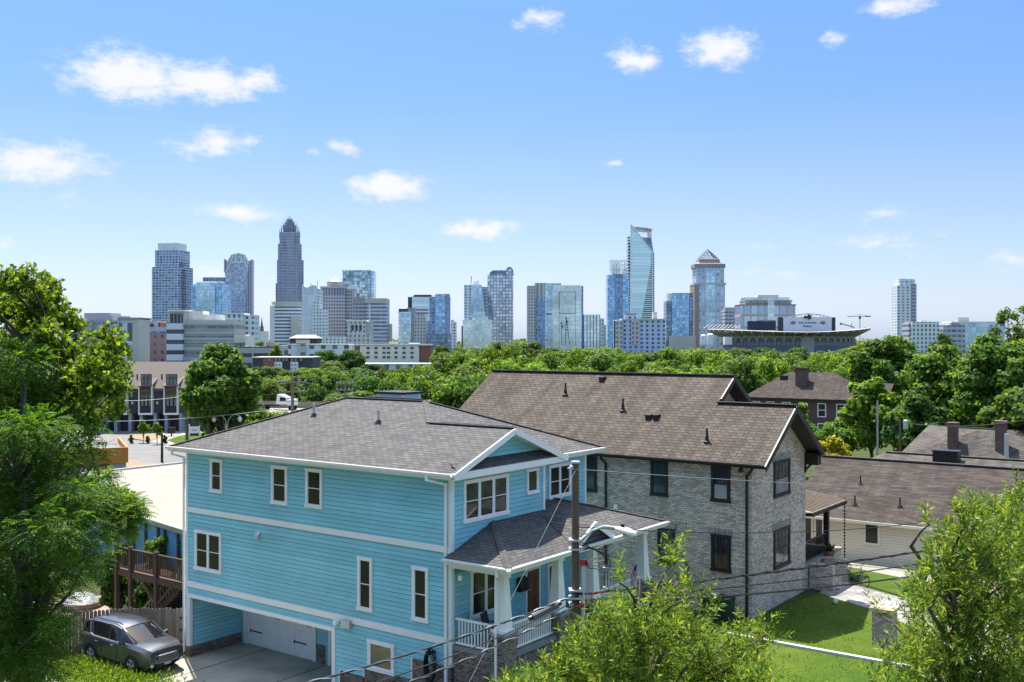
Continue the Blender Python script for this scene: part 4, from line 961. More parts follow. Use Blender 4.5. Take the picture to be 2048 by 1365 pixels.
# glasshouse
gr = []
for x, wl_, zl_, wt, zt in ((-2.42, .86, 1.12, .70, 1.20), (-2.30, .88, 1.14, .72, 1.55), (-1.95, .90, 1.15, .735, 1.68), (-1.2, .915, 1.14, .75, 1.725), (-.2, .915, 1.12, .75, 1.73), (.15, .91, 1.13, .735, 1.69), (.48, .90, 1.13, .72, 1.61), (1.52, .80, 1.14, .66, 1.17)):
    gr.append(ring(x, [(.001, zl_ - .05), (wl_, zl_ - .02), (wl_ - .02, zl_ + .03), (wt, zt - .03), (wt - .06, zt), (.001, zt + .02)]))
g = MB(); g.loft(gr); go = g.build('windows', glassmat('car_glass', (.01, .012, .014), .03, .7), car); creased(go, 40)
# roof skin and pillars in body colour
rs = MB(); rr = []
for x, wt, zt in ((-2.36, .70, 1.59), (-2.25, .735, 1.63), (-1.95, .75, 1.70), (-1.2, .765, 1.745), (-.2, .765, 1.75), (.15, .75, 1.71), (.44, .735, 1.64)):
    rr.append(ring(x, [(.001, zt - .03), (wt - .02, zt - .06), (wt + .005, zt - .04), (wt - .07, zt), (.001, zt + .025)]))
rs.loft(rr); ro = rs.build('roof', paint, car); creased(ro, 40)
m = MB()
for s_ in (1, -1):
    m.tube([(1.5, .79*s_, 1.14), (1.0, .765*s_, 1.38), (.46, .725*s_, 1.64)], .035, 6)
    m.tube([(-.28, .905*s_, 1.12), (-.32, .75*s_, 1.72)], .02, 6); m.slab([(-1.42, .925*s_, 1.13), (-1.60, .925*s_, 1.13), (-1.82, .755*s_, 1.70), (-1.66, .76*s_, 1.70)], .02, (0, -s_, 0))
    m.tube([(-2.40, .87*s_, 1.13), (-2.30, .73*s_, 1.60)], .04, 6)
m.build('pillar', paint, car)
m = MB()
for s_ in (1, -1): m.tube([(1.3, .86*s_, 1.14), (.2, .945*s_, 1.125), (-1.4, .955*s_, 1.15), (-1.66, .93*s_, 1.22), (-1.86, .79*s_, 1.66)], .013, 6)
m.build('window_trim', M['galv'], car)
for s_ in (1, -1):
    m = MB(); m.tube([(.35, .64*s_, 1.76), (.15, .65*s_, 1.81), (-1.7, .65*s_, 1.79), (-1.95, .64*s_, 1.73)], .022, 6); m.build('roof_rail', M['black'], ro)
# wheels
def wheel(x, y, s_):
    y = .925*s_
    m = MB(); m.lathe((x, y, .36), [(.22, -.11), (.35, -.115), (.382, -.08), (.387, .0), (.382, .08), (.35, .115), (.22, .11)], 26, ax=1); w_ = m.build('wheel', M['rubber'], car, smooth=True)
    m = MB(); yy = .09*s_; m.lathe((x, y, .36), [(.0, yy), (.05, yy + .01*s_), (.06, yy - .02*s_)], 16, ax=1); m.lathe((x, y, .36), [(.25, .122*s_), (.268, .114*s_), (.235, .03*s_)], 26, ax=1)
    for k in range(5):
        for dq in (-.13, .13):
            q = 2*math.pi*k/5 + .3; m.bar((x + .04*math.cos(q), y + yy*1.1, .36 + .04*math.sin(q)), (x + .26*math.cos(q + dq), y + yy*1.3, .36 + .26*math.sin(q + dq)), .045, .03, (0, 1, 0))
    m.build('rim', M['galv'], w_)
    m = MB(); m.lathe((x, y, .36), [(0, .02*s_), (.22, .02*s_)], 20, ax=1); m.build('brake', M['black'], w_)
for x in (-WB/2, WB/2):
    for s_ in (1, -1): wheel(x, .87*s_, s_)
for x in (-WB/2, WB/2):
    for s_ in (1, -1):
        m = MB(); m.lathe((x, .935*s_, .36), [(.40, .09*s_), (.45, .092*s_), (.46, .05*s_), (.36, -.12*s_)], 20, ax=1, arc=(-.15, math.pi + .15)); m.build('wheel_arch', M['black'], car)
m = MB()
for s_ in (1, -1): m.box(-1.1, .9*s_, .27, 1.1, .975*s_, .36)
m.build('sill_trim', M['black'], car)
# nose
m = MB(); m.loft([[(2.55, y, z) for y, z in ((-.60, .80), (.60, .80), (.50, .52), (-.50, .52))], [(2.655, y, z) for y, z in ((-.52, .77), (.52, .77), (.42, .55), (-.42, .55))]]); gl = m.build('grille', M['black'], car)
for z in (.58, .64, .70, .76): m = MB(); m.bar((2.655, -.48, z), (2.655, .48, z), .02, .018, (0, 0, 1)); m.build('grille_bar', M['galv'], gl)
m = MB(); m.tube([(2.60, -.60, .81), (2.665, -.3, .815), (2.675, 0, .815), (2.665, .3, .815), (2.60, .60, .81), (2.62, .50, .52), (2.665, 0, .50), (2.62, -.50, .52), (2.60, -.60, .81)], .016, 6, False); m.build('grille_surround', M['galv'], gl)
m = MB(); m.box(2.665, -.10, .775, 2.69, .10, .80); m.box(2.665, -.045, .765, 2.692, .045, .81); m.build('emblem', plain('gold_emblem', (.55, .42, .15), .3, .8), gl)
for s_ in (1, -1):
    m = MB(); m.loft([[(2.57, .55*s_, .86), (2.60, .58*s_, .77), (2.57, .60*s_, .76), (2.54, .6*s_, .88)], [(2.30, .90*s_, .90), (2.34, .905*s_, .82), (2.26, .9*s_, .80), (2.2, .88*s_, .93)]]); m.build('headlight', plain('lamp_glass', (.20, .24, .34), .08, .3), car)
    m = MB(); m.lathe((2.50, .70*s_, .46), [(0, .10), (.07, .09), (.09, .02)], 14, ax=0); m.build('fog_lamp', M['white'], car)
    m = MB(); m.loft([[(.98, .93*s_, 1.12), (.98, .93*s_, 1.2), (.86, .93*s_, 1.2), (.86, .93*s_, 1.12)], [(1.0, 1.16*s_, 1.12), (1.0, 1.16*s_, 1.27), (.84, 1.16*s_, 1.27), (.84, 1.16*s_, 1.12)]]); m.build('mirror', paint, car)
    for x in (.05, -1.15): m = MB(); m.tube([(x - .11, .985*s_, .98), (x, 1.01*s_, .98), (x + .11, .985*s_, .98)], .014, 6); m.build('door_handle', M['galv'], car)
    m = MB(); m.loft([[(-2.56, .60*s_, 1.02), (-2.56, .60*s_, .88), (-2.55, .66*s_, .88), (-2.55, .66*s_, 1.02)], [(-2.30, .965*s_, 1.08), (-2.30, .97*s_, .93), (-2.22, .985*s_, .95), (-2.22, .98*s_, 1.07)]]); m.build('tail_light', plain('red_lens', (.25, .01, .015), .15), car)
m = MB(); m.loft([[(2.56, y, z) for y, z in ((-.66, .48), (.66, .48), (.60, .36), (-.60, .36))], [(2.61, y, z) for y, z in ((-.6, .46), (.6, .46), (.54, .38), (-.54, .38))]]); m.build('lower_grille', M['black'], car)
m = MB(); m.box(2.625, -.16, .40, 2.655, .16, .52); m.build('number_plate', plain('plate', (.5, .42, .36), .5), car)
m = MB(); m.tube([(1.55, -.5, 1.175), (1.38, .0, 1.24)], .01, 5); m.tube([(1.55, .1, 1.185), (1.36, .55, 1.23)], .01, 5); m.build('wiper', M['black'], car)
m = MB(); m.loft([[(-1.9, -.02, 1.73), (-1.72, -.02, 1.755), (-1.72, .02, 1.755), (-1.9, .02, 1.73)], [(-1.93, -.005, 1.85), (-1.87, -.005, 1.85), (-1.87, .005, 1.85), (-1.93, .005, 1.85)]]); m.build('antenna_fin', M['black'], ro)
m = MB()
for s_ in (-1,):
    for x in (.42, -.75): m.bar((x, .998*s_, .5), (x, .995*s_, 1.08), .008, .008)
m.build('door_seam', M['black'], bdo)

# ------------------------------------------------------------------ pale roofed workshop, orange shopfront, road, townhouses
WZ = 4.5
c_ = [gpt(px, py, WZ) for px, py in ((250, 1028), (420, 1080), (560, 905), (318, 908), (165, 950))]
ws = thing('workshop', 'low workshop with a wide pale membrane roof and blue side wall', 'workshop', (c_[0][0], c_[0][1], 0)); OFF[ws.name] = (c_[0][0], c_[0][1], 0)
near0, near1 = gpt(246, 1026, WZ), gpt(400, 1074, WZ)
far0, far1 = gpt(318, 909, WZ), gpt(560, 925, WZ)
lf = gpt(165, 950, WZ)
rows = []
for t in np.linspace(0, 1, 9):
    L0 = [near0[i] + (lf[i] - near0[i])*t*1.0 for i in range(2)] if False else None
def crown(t): return .9*math.sin(math.pi*min(1, max(0, t)))*.55
vs = []; n1, n2 = 13, 9
# barrel roof: ruled between the near eave and the far eave
for i in range(n1):
    s_ = i/(n1 - 1)
    e0 = (near0[0] + (near1[0] - near0[0])*s_, near0[1] + (near1[1] - near0[1])*s_); e1 = (lf[0] + (far1[0] - lf[0])*s_, lf[1] + (far1[1] + 8 - lf[1])*s_)
    for j in range(n2):
        t = j/(n2 - 1); vs.append((e0[0] + (e1[0] - e0[0])*t, e0[1] + (e1[1] - e0[1])*t, WZ + crown(t)))
m = MB(); m.add(vs, [(i*n2 + j, (i + 1)*n2 + j, (i + 1)*n2 + j + 1, i*n2 + j + 1) for i in range(n1 - 1) for j in range(n2 - 1)])
m.build('roof', plain('pale_membrane', (.255, .228, .188), .8, var=.08, sc_=.25, bump=.05), ws, smooth=True)
edge = [vs[j] for j in range(n2)]; e2 = [vs[(n1 - 1)*n2 + j] for j in range(n2)]; ne = [vs[i*n2] for i in range(n1)]; fe = [vs[i*n2 + n2 - 1] for i in range(n1)]
m = MB()
for L in (edge, ne, fe):
    for p, q in zip(L, L[1:]): m.bar((p[0], p[1], p[2] + .02), (q[0], q[1], q[2] + .02), .3, .22)
m.build('roof_edge', M['metal'], ws)
m = MB()
for L in (edge, ne, fe, e2):
    for p, q in zip(L, L[1:]): m.poly([(p[0], p[1], -.3), (q[0], q[1], -.3), (q[0], q[1], q[2] - .08), (p[0], p[1], p[2] - .08)])
m.build('wall', plain('blue_wall', (.10, .26, .42), .7, var=.15), ws)
m = MB()
for s_ in np.linspace(.1, .9, 7): i = s_*(n1 - 1); p = ne[int(i)]; m.box(p[0] - .06, p[1] - .12, -.2, p[0] + .06, p[1] - .02, WZ - .1)
m.build('wall_batten', M['sash_dark'], ws)
# orange flat-topped shop with a painted sign
p0, p1 = (-38.4, 80, 0), at(252, 893, 83)
og = thing('orange_shop', 'flat roofed shop with bright orange parapet and a red painted sign', 'shop', (p0[0], 80, 0), R(25))
L = 7.74; zt = at(250, 895, 83)[2]
m = MB(); m.box(0, 0, -.5, L, 9, zt - 1.1); m.build('wall', plain('shop_wall', (.42, .40, .37), .8), og)
m = MB(); m.box(-.15, -.25, zt - 1.25, L + .15, -.03, zt); m.box(L, -.03, zt - 1.25, L + .15, 9.1, zt); m.box(-.15, -.03, zt - 1.25, 0, 9.1, zt); m.build('parapet', plain('orange_paint', (.62, .20, .035), .6, var=.08), og)
m = MB(); m.box(0, 0, zt - .6, L, 9, zt - .5); m.build('roof', M['asphalt'], og)
m = MB(); m.box(L*.12, -.12, zt - 2.4, L*.83, -.02, zt - 1.32); sg = m.build('sign_board', plain('dark_red_sign', (.24, .03, .03), .5), og)
def text(s, size, m_, parent, loc, rot, ext=.01, bold=.0, name='lettering', align='CENTER'):
    cu = bpy.data.curves.new(name, 'FONT'); cu.body = s; cu.size = size; cu.extrude = ext; cu.offset = bold; cu.align_x = align; cu.align_y = 'CENTER'; cu.resolution_u = 2
    tmp = bpy.data.objects.new(name, cu); COL.objects.link(tmp)
    dg = bpy.context.evaluated_depsgraph_get(); me = bpy.data.meshes.new_from_object(tmp.evaluated_get(dg))
    bpy.data.objects.remove(tmp); me.materials.clear(); me.materials.append(m_)
    o = bpy.data.objects.new(name, me); COL.objects.link(o); o.parent = parent; o.location = loc; o.rotation_euler = rot
    OFF[o.name] = (0, 0, 0)
    return o
text('LOS DYAN', .8, M['white'], sg, (L*.48, -.14, zt - 1.87), (R(90), 0, 0), .02, .02)
# road, verge and planting beds in front of the townhouses
def wsheet(name, pts, m, z=.0, kind='structure', label=None, cat=None):
    mb = MB(); mb.slab([(p[0], p[1], gz(p[0], p[1]) + z) for p in pts], .3); return props(mb.build(name, m), label, cat, kind=kind)
RZ = -.35
G = lambda px, py: gpt(px, py, RZ)[:2]
wsheet('cross_road', [G(120, 915), G(560, 960), G(700, 868), G(460, 872), G(330, 862), G(120, 868)], M['asphalt'], .10)
wsheet('pavement', [G(258, 876), G(300, 868), G(390, 858), G(420, 874), G(352, 893), G(300, 886)], M['concrete'], .22)
wsheet('verge', [G(335, 882), G(358, 874), G(395, 868), G(470, 862), G(470, 880), G(400, 892), G(360, 892)], M['lawn'], .26)
wsheet('planting_bed', [G(256, 878), G(268, 871), G(322, 868), G(330, 873), G(300, 884)], M['dirt'], .27)
wsheet('parking_strip', [G(140, 866), G(140, 858), G(385, 858), G(385, 864)], M['concrete'], .18)
wsheet('gravel_lot', [G(215, 918), G(262, 900), G(345, 905), G(350, 925), G(260, 940)], M['dirt'], .12)
wsheet('grass_strip', [G(300, 908), G(330, 900), G(352, 905), G(345, 914)], M['lawn'], .16)
# row of dark townhouses, each a house of its own
TD = 150.0
def townhouse(px0, px1, lab, first):
    x0, x1 = at(px0, 860, TD)[0], at(px1, 860, TD)[0]; w_ = x1 - x0; zb = -.5
    zE, zR = at(0, 776, TD)[2], at(0, 724, TD + 5)[2]
    t = thing('townhouse', lab, 'townhouse', (x0, TD, zb), 0, 'row of dark townhouses'); hE, hR = zE - zb, zR - zb
    dk = M['slate_wall']
    m = MB(); m.box(.02, .6, 2.9, w_ - .02, 11, hE); m.box(.02, 2.2, 0, w_ - .02, 11, 2.9); m.build('wall', dk, t)
    m = MB(); m.slab([(0, .2, hE - .1), (w_, .2, hE - .1), (w_, 5.5, hR), (0, 5.5, hR)], .2); m.slab([(0, 5.5, hR), (w_, 5.5, hR), (w_, 11, hE), (0, 11, hE)], .2); ro = m.build('roof', M['town_roof'], t)
    m = MB(); m.slab([(w_*.12, -.45, hE + .32), (w_*.72, -.45, hE + .32), (w_*.72, 2.2, hE + 1.35), (w_*.12, 2.2, hE + 1.35)], .12); m.build('bay_roof', M['town_roof'], ro)
    m = MB()
    for xa, xb in ((w_*.15, w_*.18), (w_*.66, w_*.69)): m.box(xa, -.2, 2.95, xb, .62, hE + .3)
    m.box(w_*.14, -.2, 2.7, w_*.70, .62, 2.95); m.build('bay_frame', M['white'], t)
    m = MB(); m.box(w_*.18, .15, hE - 1.4, w_*.66, .62, hE + .3); m.build('bay_panel', plain('tan_panel', (.10, .065, .04), .7), t)
    m = MB(); m.box(w_*.18, .25, 2.95, w_*.66, .62, hE - 1.4); m.build('bay_wall', plain('bay_dark', (.035, .03, .03), .7), t)
    for z in (3.9, 6.9):
        for i in range(3):
            xw = w_*.18 + .12 + i*(w_*.48 - .12)/3; ww = (w_*.48 - .24)/3
            f = MB(); f.box(xw, .17, z, xw + ww, .25, z + 1.75); fo = f.build('window', M['black'], t)
            g = MB(); g.box(xw + .1, .14, z + .1, xw + ww - .1, .17, z + 1.1); g.box(xw + .1, .14, z + 1.2, xw + ww - .1, .17, z + 1.65); g.build('pane', M['town_glass'], fo)
    m = MB(); m.box(w_*.2, 2.1, 0, w_*.62, 2.2, 2.5); m.build('garage_door', plain('dark_garage_door', (.04, .042, .055), .5), t)
    m = MB(); m.box(w_*.78, 2.1, 0, w_*.92, 2.2, 2.3); m.build('front_door', plain('dark_door', (.03, .03, .035), .5), t)
    for xa in (w_*.12, w_*.68): m = MB(); m.box(xa, .6, 0, xa + .45, 2.2, 2.9); m.build('pier', plain('grey_pier', (.30, .33, .38), .6), t)
    m = MB(); m.tube([(w_*.87, 2.2, hE + 1.3), (w_*.87, 2.2, hE + 1.9)], .12, 8); m.build('roof_vent', M['black'], ro)
    m = MB(); m.box(w_*.80, .5, 4.2, w_*.88, .62, 4.6); m.build('wall_lamp', M['galv'], t)
M['slate_wall'] = plain('slate_wall', (.048, .048, .062), .7); M['town_roof'] = plain('taupe_membrane', (.115, .098, .09), .85, var=.08, sc_=.3)
M['town_glass'] = glassmat('town_glass', (.16, .17, .17), .1, .6, (.30, .29, .26))
townhouse(320, 372, 'dark townhouse with white framed bay at the street corner beside the big tree', 1)
townhouse(270, 320, 'dark townhouse with white framed bay behind the two small street trees', 0)
townhouse(219, 270, 'dark townhouse with bay half hidden behind the sweetgum branch', 0)
townhouse(168, 219, 'dark townhouse mostly screened by the tall sweetgum tree', 0)
# ------------------------------------------------------------------ downtown skyline
class Tw:
    """one far building; its parts are written with photo measurements turned into metres at its own distance"""
    def __init__(s, name, label, cat, pxc, D, yaw=0.0, group=None):
        s.D, s.pxc = D, pxc; x = at(pxc, 700, D)[0]
        s.yaw = yaw; s.o = thing(name, label, cat, (x, D, 0), R(yaw), group)
        # the local frame faces the viewpoint roughly; turned faces keep real depth
    def X(s, px): return (px - s.pxc)*s.D/FP
    def Z(s, py): return CZ - (py - CY)*s.D/FP
    def box(s, part, px0, px1, top, bot, m, y0=0.0, dep=30.0, parent=None):
        mb = MB(); mb.box(s.X(px0), y0, 0 if bot is None else s.Z(bot), s.X(px1), y0 + dep, s.Z(top)); return mb.build(part, M[m], parent or s.o)
    def prism(s, part, prof, m, y0=0.0, dep=30.0, parent=None):     # outline in the face plane, given depth
        mb = MB(); mb.slab([(s.X(px), y0, s.Z(py)) for px, py in prof], dep, (0, 1, 0)); return mb.build(part, M[m], parent or s.o)
    def mb(s): return MB()
    def put(s, mb, part, m, parent=None, smooth=False): return mb.build(part, M[m], parent or s.o, smooth)
F = lambda n, *a, **k: M.__setitem__(n, facade(n, *a, **k))
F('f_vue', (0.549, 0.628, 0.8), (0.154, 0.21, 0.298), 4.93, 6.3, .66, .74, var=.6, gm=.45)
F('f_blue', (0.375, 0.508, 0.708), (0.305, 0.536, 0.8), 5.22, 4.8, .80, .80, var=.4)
F('f_ribs', (0.375, 0.387, 0.477), (0.141, 0.164, 0.213), 60, 4.8, .98, .55, gm=.4)
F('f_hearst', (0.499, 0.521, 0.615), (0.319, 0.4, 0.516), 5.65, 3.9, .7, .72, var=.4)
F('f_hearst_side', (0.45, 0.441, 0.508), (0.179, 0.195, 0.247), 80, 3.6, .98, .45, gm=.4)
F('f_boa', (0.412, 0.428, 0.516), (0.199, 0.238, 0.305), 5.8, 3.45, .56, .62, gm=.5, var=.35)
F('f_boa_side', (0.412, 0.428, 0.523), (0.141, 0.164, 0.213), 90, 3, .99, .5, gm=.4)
F('f_bands_white', (0.75, 0.775, 0.846), (0.0969, 0.106, 0.139), 5.65, 40, .42, .99, gm=.3)
F('f_bands_grey', (0.624, 0.655, 0.754), (0.147, 0.181, 0.255), 5.8, 30, .5, .985, gm=.4)
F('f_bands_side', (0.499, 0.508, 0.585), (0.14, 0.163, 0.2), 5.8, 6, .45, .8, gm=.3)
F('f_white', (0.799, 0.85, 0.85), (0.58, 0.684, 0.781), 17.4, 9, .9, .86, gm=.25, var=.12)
F('f_white_fine', (0.799, 0.85, 0.85), (0.252, 0.296, 0.368), 5.22, 5.1, .5, .5, gm=.3)
F('f_brown', (0.524, 0.494, 0.539), (0.0824, 0.0899, 0.115), 5.65, 4.5, .55, .55, gm=.35)
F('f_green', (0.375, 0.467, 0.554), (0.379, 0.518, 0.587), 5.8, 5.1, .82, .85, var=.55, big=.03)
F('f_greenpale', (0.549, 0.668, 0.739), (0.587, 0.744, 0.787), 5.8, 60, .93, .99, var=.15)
F('f_cream', (0.7, 0.668, 0.647), (0.183, 0.19, 0.194), 6.09, 6, .6, .38, gm=.2)
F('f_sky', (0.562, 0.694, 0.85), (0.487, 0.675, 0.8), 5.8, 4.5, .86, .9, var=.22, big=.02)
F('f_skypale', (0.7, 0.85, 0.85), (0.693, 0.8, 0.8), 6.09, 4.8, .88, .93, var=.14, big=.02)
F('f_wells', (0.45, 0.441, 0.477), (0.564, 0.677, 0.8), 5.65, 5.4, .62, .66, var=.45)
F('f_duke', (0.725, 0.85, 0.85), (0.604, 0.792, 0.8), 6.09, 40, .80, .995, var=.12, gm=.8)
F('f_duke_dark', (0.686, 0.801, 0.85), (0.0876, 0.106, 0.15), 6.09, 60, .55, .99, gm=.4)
F('f_beige', (0.574, 0.561, 0.554), (0.185, 0.191, 0.208), 5.22, 4.5, .5, .5, gm=.25)
F('f_beige_ribs', (0.624, 0.601, 0.585), (0.336, 0.349, 0.342), 70, 6.9, .98, .5, gm=.15)
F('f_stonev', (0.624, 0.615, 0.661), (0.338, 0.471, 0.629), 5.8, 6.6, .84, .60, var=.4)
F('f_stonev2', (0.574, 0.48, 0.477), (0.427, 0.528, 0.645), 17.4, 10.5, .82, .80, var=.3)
F('f_blueapt', (0.524, 0.615, 0.85), (0.0742, 0.0911, 0.135), 4.78, 6.3, .5, .42, gm=.3)
F('f_dark_glass', (0.125, 0.174, 0.261), (0.207, 0.296, 0.416), 5.8, 4.5, .85, .85, var=.4)
F('f_darkblue', (0.3, 0.401, 0.615), (0.178, 0.276, 0.463), 5.08, 3.9, .62, .62, var=.6)
F('f_slim', (0.775, 0.842, 0.85), (0.198, 0.236, 0.291), 4.78, 7.5, .5, .45, var=.5, gm=.35)
F('f_greyoffice', (0.45, 0.467, 0.554), (0.174, 0.221, 0.275), 5.51, 5.1, .48, .86, gm=.4)
F('f_olive', (0.549, 0.561, 0.554), (0.187, 0.245, 0.279), 4.93, 6, .46, .96, gm=.45, var=.3)
F('f_tallwin', (0.649, 0.735, 0.85), (0.147, 0.191, 0.243), 13, 6.9, .82, .6, gm=.4)
F('f_brickb', (0.375, 0.24, 0.247), (0.128, 0.119, 0.13), 4.93, 4.5, .45, .4, gm=.2)
F('f_whitegrid', (0.799, 0.85, 0.85), (0.182, 0.209, 0.261), 4.78, 4.5, .62, .5, gm=.3)
F('f_deckpk', (0.425, 0.428, 0.446), (0.059, 0.0615, 0.0644), 4.78, 13.5, .42, .93, gm=0)
F('f_apt', (0.75, 0.801, 0.85), (0.136, 0.149, 0.185), 4.64, 5.4, .5, .42, gm=.3)
for n, c in (('concrete_pale', (.55, .53, .50)), ('crown_white', (.82, .82, .80)), ('roof_tan', (.36, .31, .25)), ('brown_stone', (.34, .28, .26)), ('steel', (.30, .31, .33)), ('charcoal', (.075, .075, .085)), ('roof_pale', (.88, .82, .72)), ('brick_dull', (.33, .13, .10)), ('grey_mid', (.36, .36, .38)), ('white_board', (.86, .87, .9)), ('navy', (.05, .055, .085)), ('slate_blue', (.22, .24, .30)), ('red_sign', (.55, .06, .07)), ('blue_sign', (.06, .10, .30)), ('orange_tank', (.36, .16, .10)), ('bowl_tan', (.42, .40, .37)), ('mullion_dark', (.14, .18, .2))):
    M[n] = plain(n, c, .65, var=.08, sc_=.05)
# 1 residential tower with balconies
t = Tw('residential_tower', 'tall grey blue apartment tower with balconies and pale crown, leftmost of the skyline', 'tower', 332, 1900, -12)
for a in ((301, 362, 534, None, 0, 48), (306, 357, 500, 534, 3, 42)): t.box('shaft', a[0], a[1], a[2], a[3], 'f_vue', a[4], a[5])
t.box('crown', 311, 353, 486, 500, 'crown_white', 6, 34)
m = MB()
for px in (311, 319, 326, 332, 339, 346, 352): m.box(t.X(px) - .6, 5.5, t.Z(497), t.X(px) + .6, 6.6, t.Z(484.5 if px in (311, 332, 346) else 486.5))
t.put(m, 'crown_fin', 'crown_white')
for side in (0, 1):
    for k in range(46):
        z = t.Z(690) + k*3.4
        if z < t.Z(537): q_ = (t.X(362), 6, z, t.X(362) + 4.5, 22, z + .9) if side else (t.X(298), 3, z, t.X(301), 16, z + .9)
        elif z < t.Z(502) and side: q_ = (t.X(357), 8, z, t.X(357) + 4, 22, z + .9)
        else: continue
        m = MB(); m.box(*q_); t.put(m, 'balcony', 'grey_mid')
# 2 blue glass
t = Tw('blue_glass_tower', 'mid height blue glass apartment tower with a paler curved top, before the ribbed tower', 'tower', 413, 1820, -6)
t.box('shaft', 381, 446, 569, None, 'f_blue', 0, 40); t.box('bay', 392, 432, 566, None, 'f_sky', -3, 10); t.box('crown', 392, 440, 563, 566, 'crown_white', 4, 20); t.box('penthouse', 393, 402, 562.5, 569, 'grey_mid', 20, 12)
# 3 ribbed
t = Tw('ribbed_tower', 'dark tower of close vertical ribs and a flat top behind the blue glass tower', 'tower', 437, 2050, 0)
t.box('shaft', 405, 470, 565, None, 'f_ribs', 0, 40); t.box('crown', 405, 461, 555, 565, 'f_ribs', 2, 30)
# 4 flared top
t = Tw('flared_tower', 'flared grey tower with a faceted glass crown, left of the crowned skyscraper', 'tower', 477, 2000, 8)
prof = [(452, 690), (452, 560), (449, 535), (450, 522), (455, 522), (463, 511), (477, 507), (490, 511), (496, 522), (503, 522), (503.5, 690)]
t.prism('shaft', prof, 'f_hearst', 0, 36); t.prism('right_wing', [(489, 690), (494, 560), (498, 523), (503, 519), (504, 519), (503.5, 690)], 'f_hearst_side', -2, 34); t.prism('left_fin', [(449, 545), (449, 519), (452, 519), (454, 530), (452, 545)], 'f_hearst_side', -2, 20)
m = MB()
for a_, b_ in (((455, 528), (463, 511)), ((463, 511), (477, 507)), ((477, 507), (490, 511)), ((490, 511), (496, 528)), ((462, 526), (466, 512)), ((471, 524), (471, 509)), ((482, 524), (483, 509)), ((490, 526), (488, 512)), ((452, 545), (462, 525)), ((462, 525), (490, 525)), ((490, 525), (497, 545))): m.bar((t.X(a_[0]), -.6, t.Z(a_[1])), (t.X(b_[0]), -.6, t.Z(b_[1])), 2.0, 1.6, (0, 1, 0))
t.put(m, 'crown_frame', 'crown_white')
# 5 crowned skyscraper
t = Tw('crowned_skyscraper', 'tallest stone grey skyscraper stepping in to a crown of silver spikes', 'skyscraper', 580, 2050, 14)
steps = [(555, 605, 520), (557, 603, 488), (560, 600, 464)]
for i, (a, b, top) in enumerate(steps): t.box('shaft', a, b, top, None if i == 0 else steps[i-1][2], 'f_boa', i*2.5, 50 - i*5)
for i, (a, b, top) in enumerate(((566, 594, 478), (569, 591, 466))): pass
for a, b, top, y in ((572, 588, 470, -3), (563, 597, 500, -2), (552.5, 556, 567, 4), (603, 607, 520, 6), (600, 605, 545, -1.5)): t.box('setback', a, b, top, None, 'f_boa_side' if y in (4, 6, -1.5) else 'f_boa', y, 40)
m = MB()
for ring_, (hw, n_, top, bot) in enumerate(((20, 11, 454, 474), (16.5, 9, 446.5, 464), (13, 8, 440.5, 456), (9, 7, 435.5, 449), (4.8, 5, 431, 446))):
    for k in range(n_):
        x = -hw + 2*hw*k/(n_ - 1); e = abs(x)/hw
        for y in (0.0, 1.0): m.loft([[(x*t.D/FP - .75, 6 + ring_*3 + y*(34 - ring_*6), t.Z(bot)), (x*t.D/FP + .75, 6 + ring_*3 + y*(34 - ring_*6), t.Z(bot)), (x*t.D/FP + .75, 7.5 + ring_*3 + y*(34 - ring_*6), t.Z(bot)), (x*t.D/FP - .75, 7.5 + ring_*3 + y*(34 - ring_*6), t.Z(bot))], [(x*t.D/FP*.97 - .3, 6.4 + ring_*3 + y*(34 - ring_*6), t.Z(top + 3*e)), (x*t.D/FP*.97 + .3, 6.4 + ring_*3 + y*(34 - ring_*6), t.Z(top + 3*e)), (x*t.D/FP*.97 + .3, 7.0 + ring_*3 + y*(34 - ring_*6), t.Z(top + 3*e)), (x*t.D/FP*.97 - .3, 7.0 + ring_*3 + y*(34 - ring_*6), t.Z(top + 3*e))]])
t.put(m, 'crown', 'steel')
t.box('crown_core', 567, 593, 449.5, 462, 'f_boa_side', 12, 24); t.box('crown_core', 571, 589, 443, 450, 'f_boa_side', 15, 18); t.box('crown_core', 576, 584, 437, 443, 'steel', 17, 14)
# 6 white office with bands
t = Tw('banded_office', 'white office block with dark window bands below the crowned skyscraper', 'office block', 571, 1700, 0)
m = MB(); pts = [(541, 9), (552, -4), (570, -9), (602, -2), (602, 30), (541, 30)]
m.slab([(t.X(a), b, t.Z(612)) for a, b in pts], t.Z(612), (0, 0, -1)); t.put(m, 'shaft', 'f_bands_white')
m = MB(); m.slab([(t.X(a), b - .5, t.Z(604)) for a, b in pts], t.Z(604) - t.Z(612), (0, 0, -1)); t.put(m, 'parapet', 'concrete_pale')
t.box('side_tower', 585, 603, 633, None, 'concrete_pale', -12, 8); t.box('end_wall', 540, 551, 612, None, 'crown_white', -1, 8)
# 7 pale gabled tower
t = Tw('notched_white_tower', 'pale vertical tower with a notched roofline right of the crowned skyscraper', 'tower', 622, 1650, 0)
t.prism('shaft', [(604, 690), (604, 571), (606, 570), (611, 575), (617, 575), (623, 571), (632, 571), (636, 578), (636, 690)], 'f_white', 0, 30)
t.box('side_wing', 626, 641, 602, None, 'f_white_fine', -4, 20); t.box('low_wing', 641, 655, 619, None, 'f_white_fine', -7, 18); t.box('side_bay', 634, 640, 578, 690, 'f_white_fine', 2, 24)
m = MB(); m.box(t.X(633.5), 5, t.Z(575), t.X(634.2), 6, t.Z(561)); m.box(t.X(620) - .4, 5, t.Z(575), t.X(620) + .4, 6, t.Z(566)); t.put(m, 'mast', 'steel')
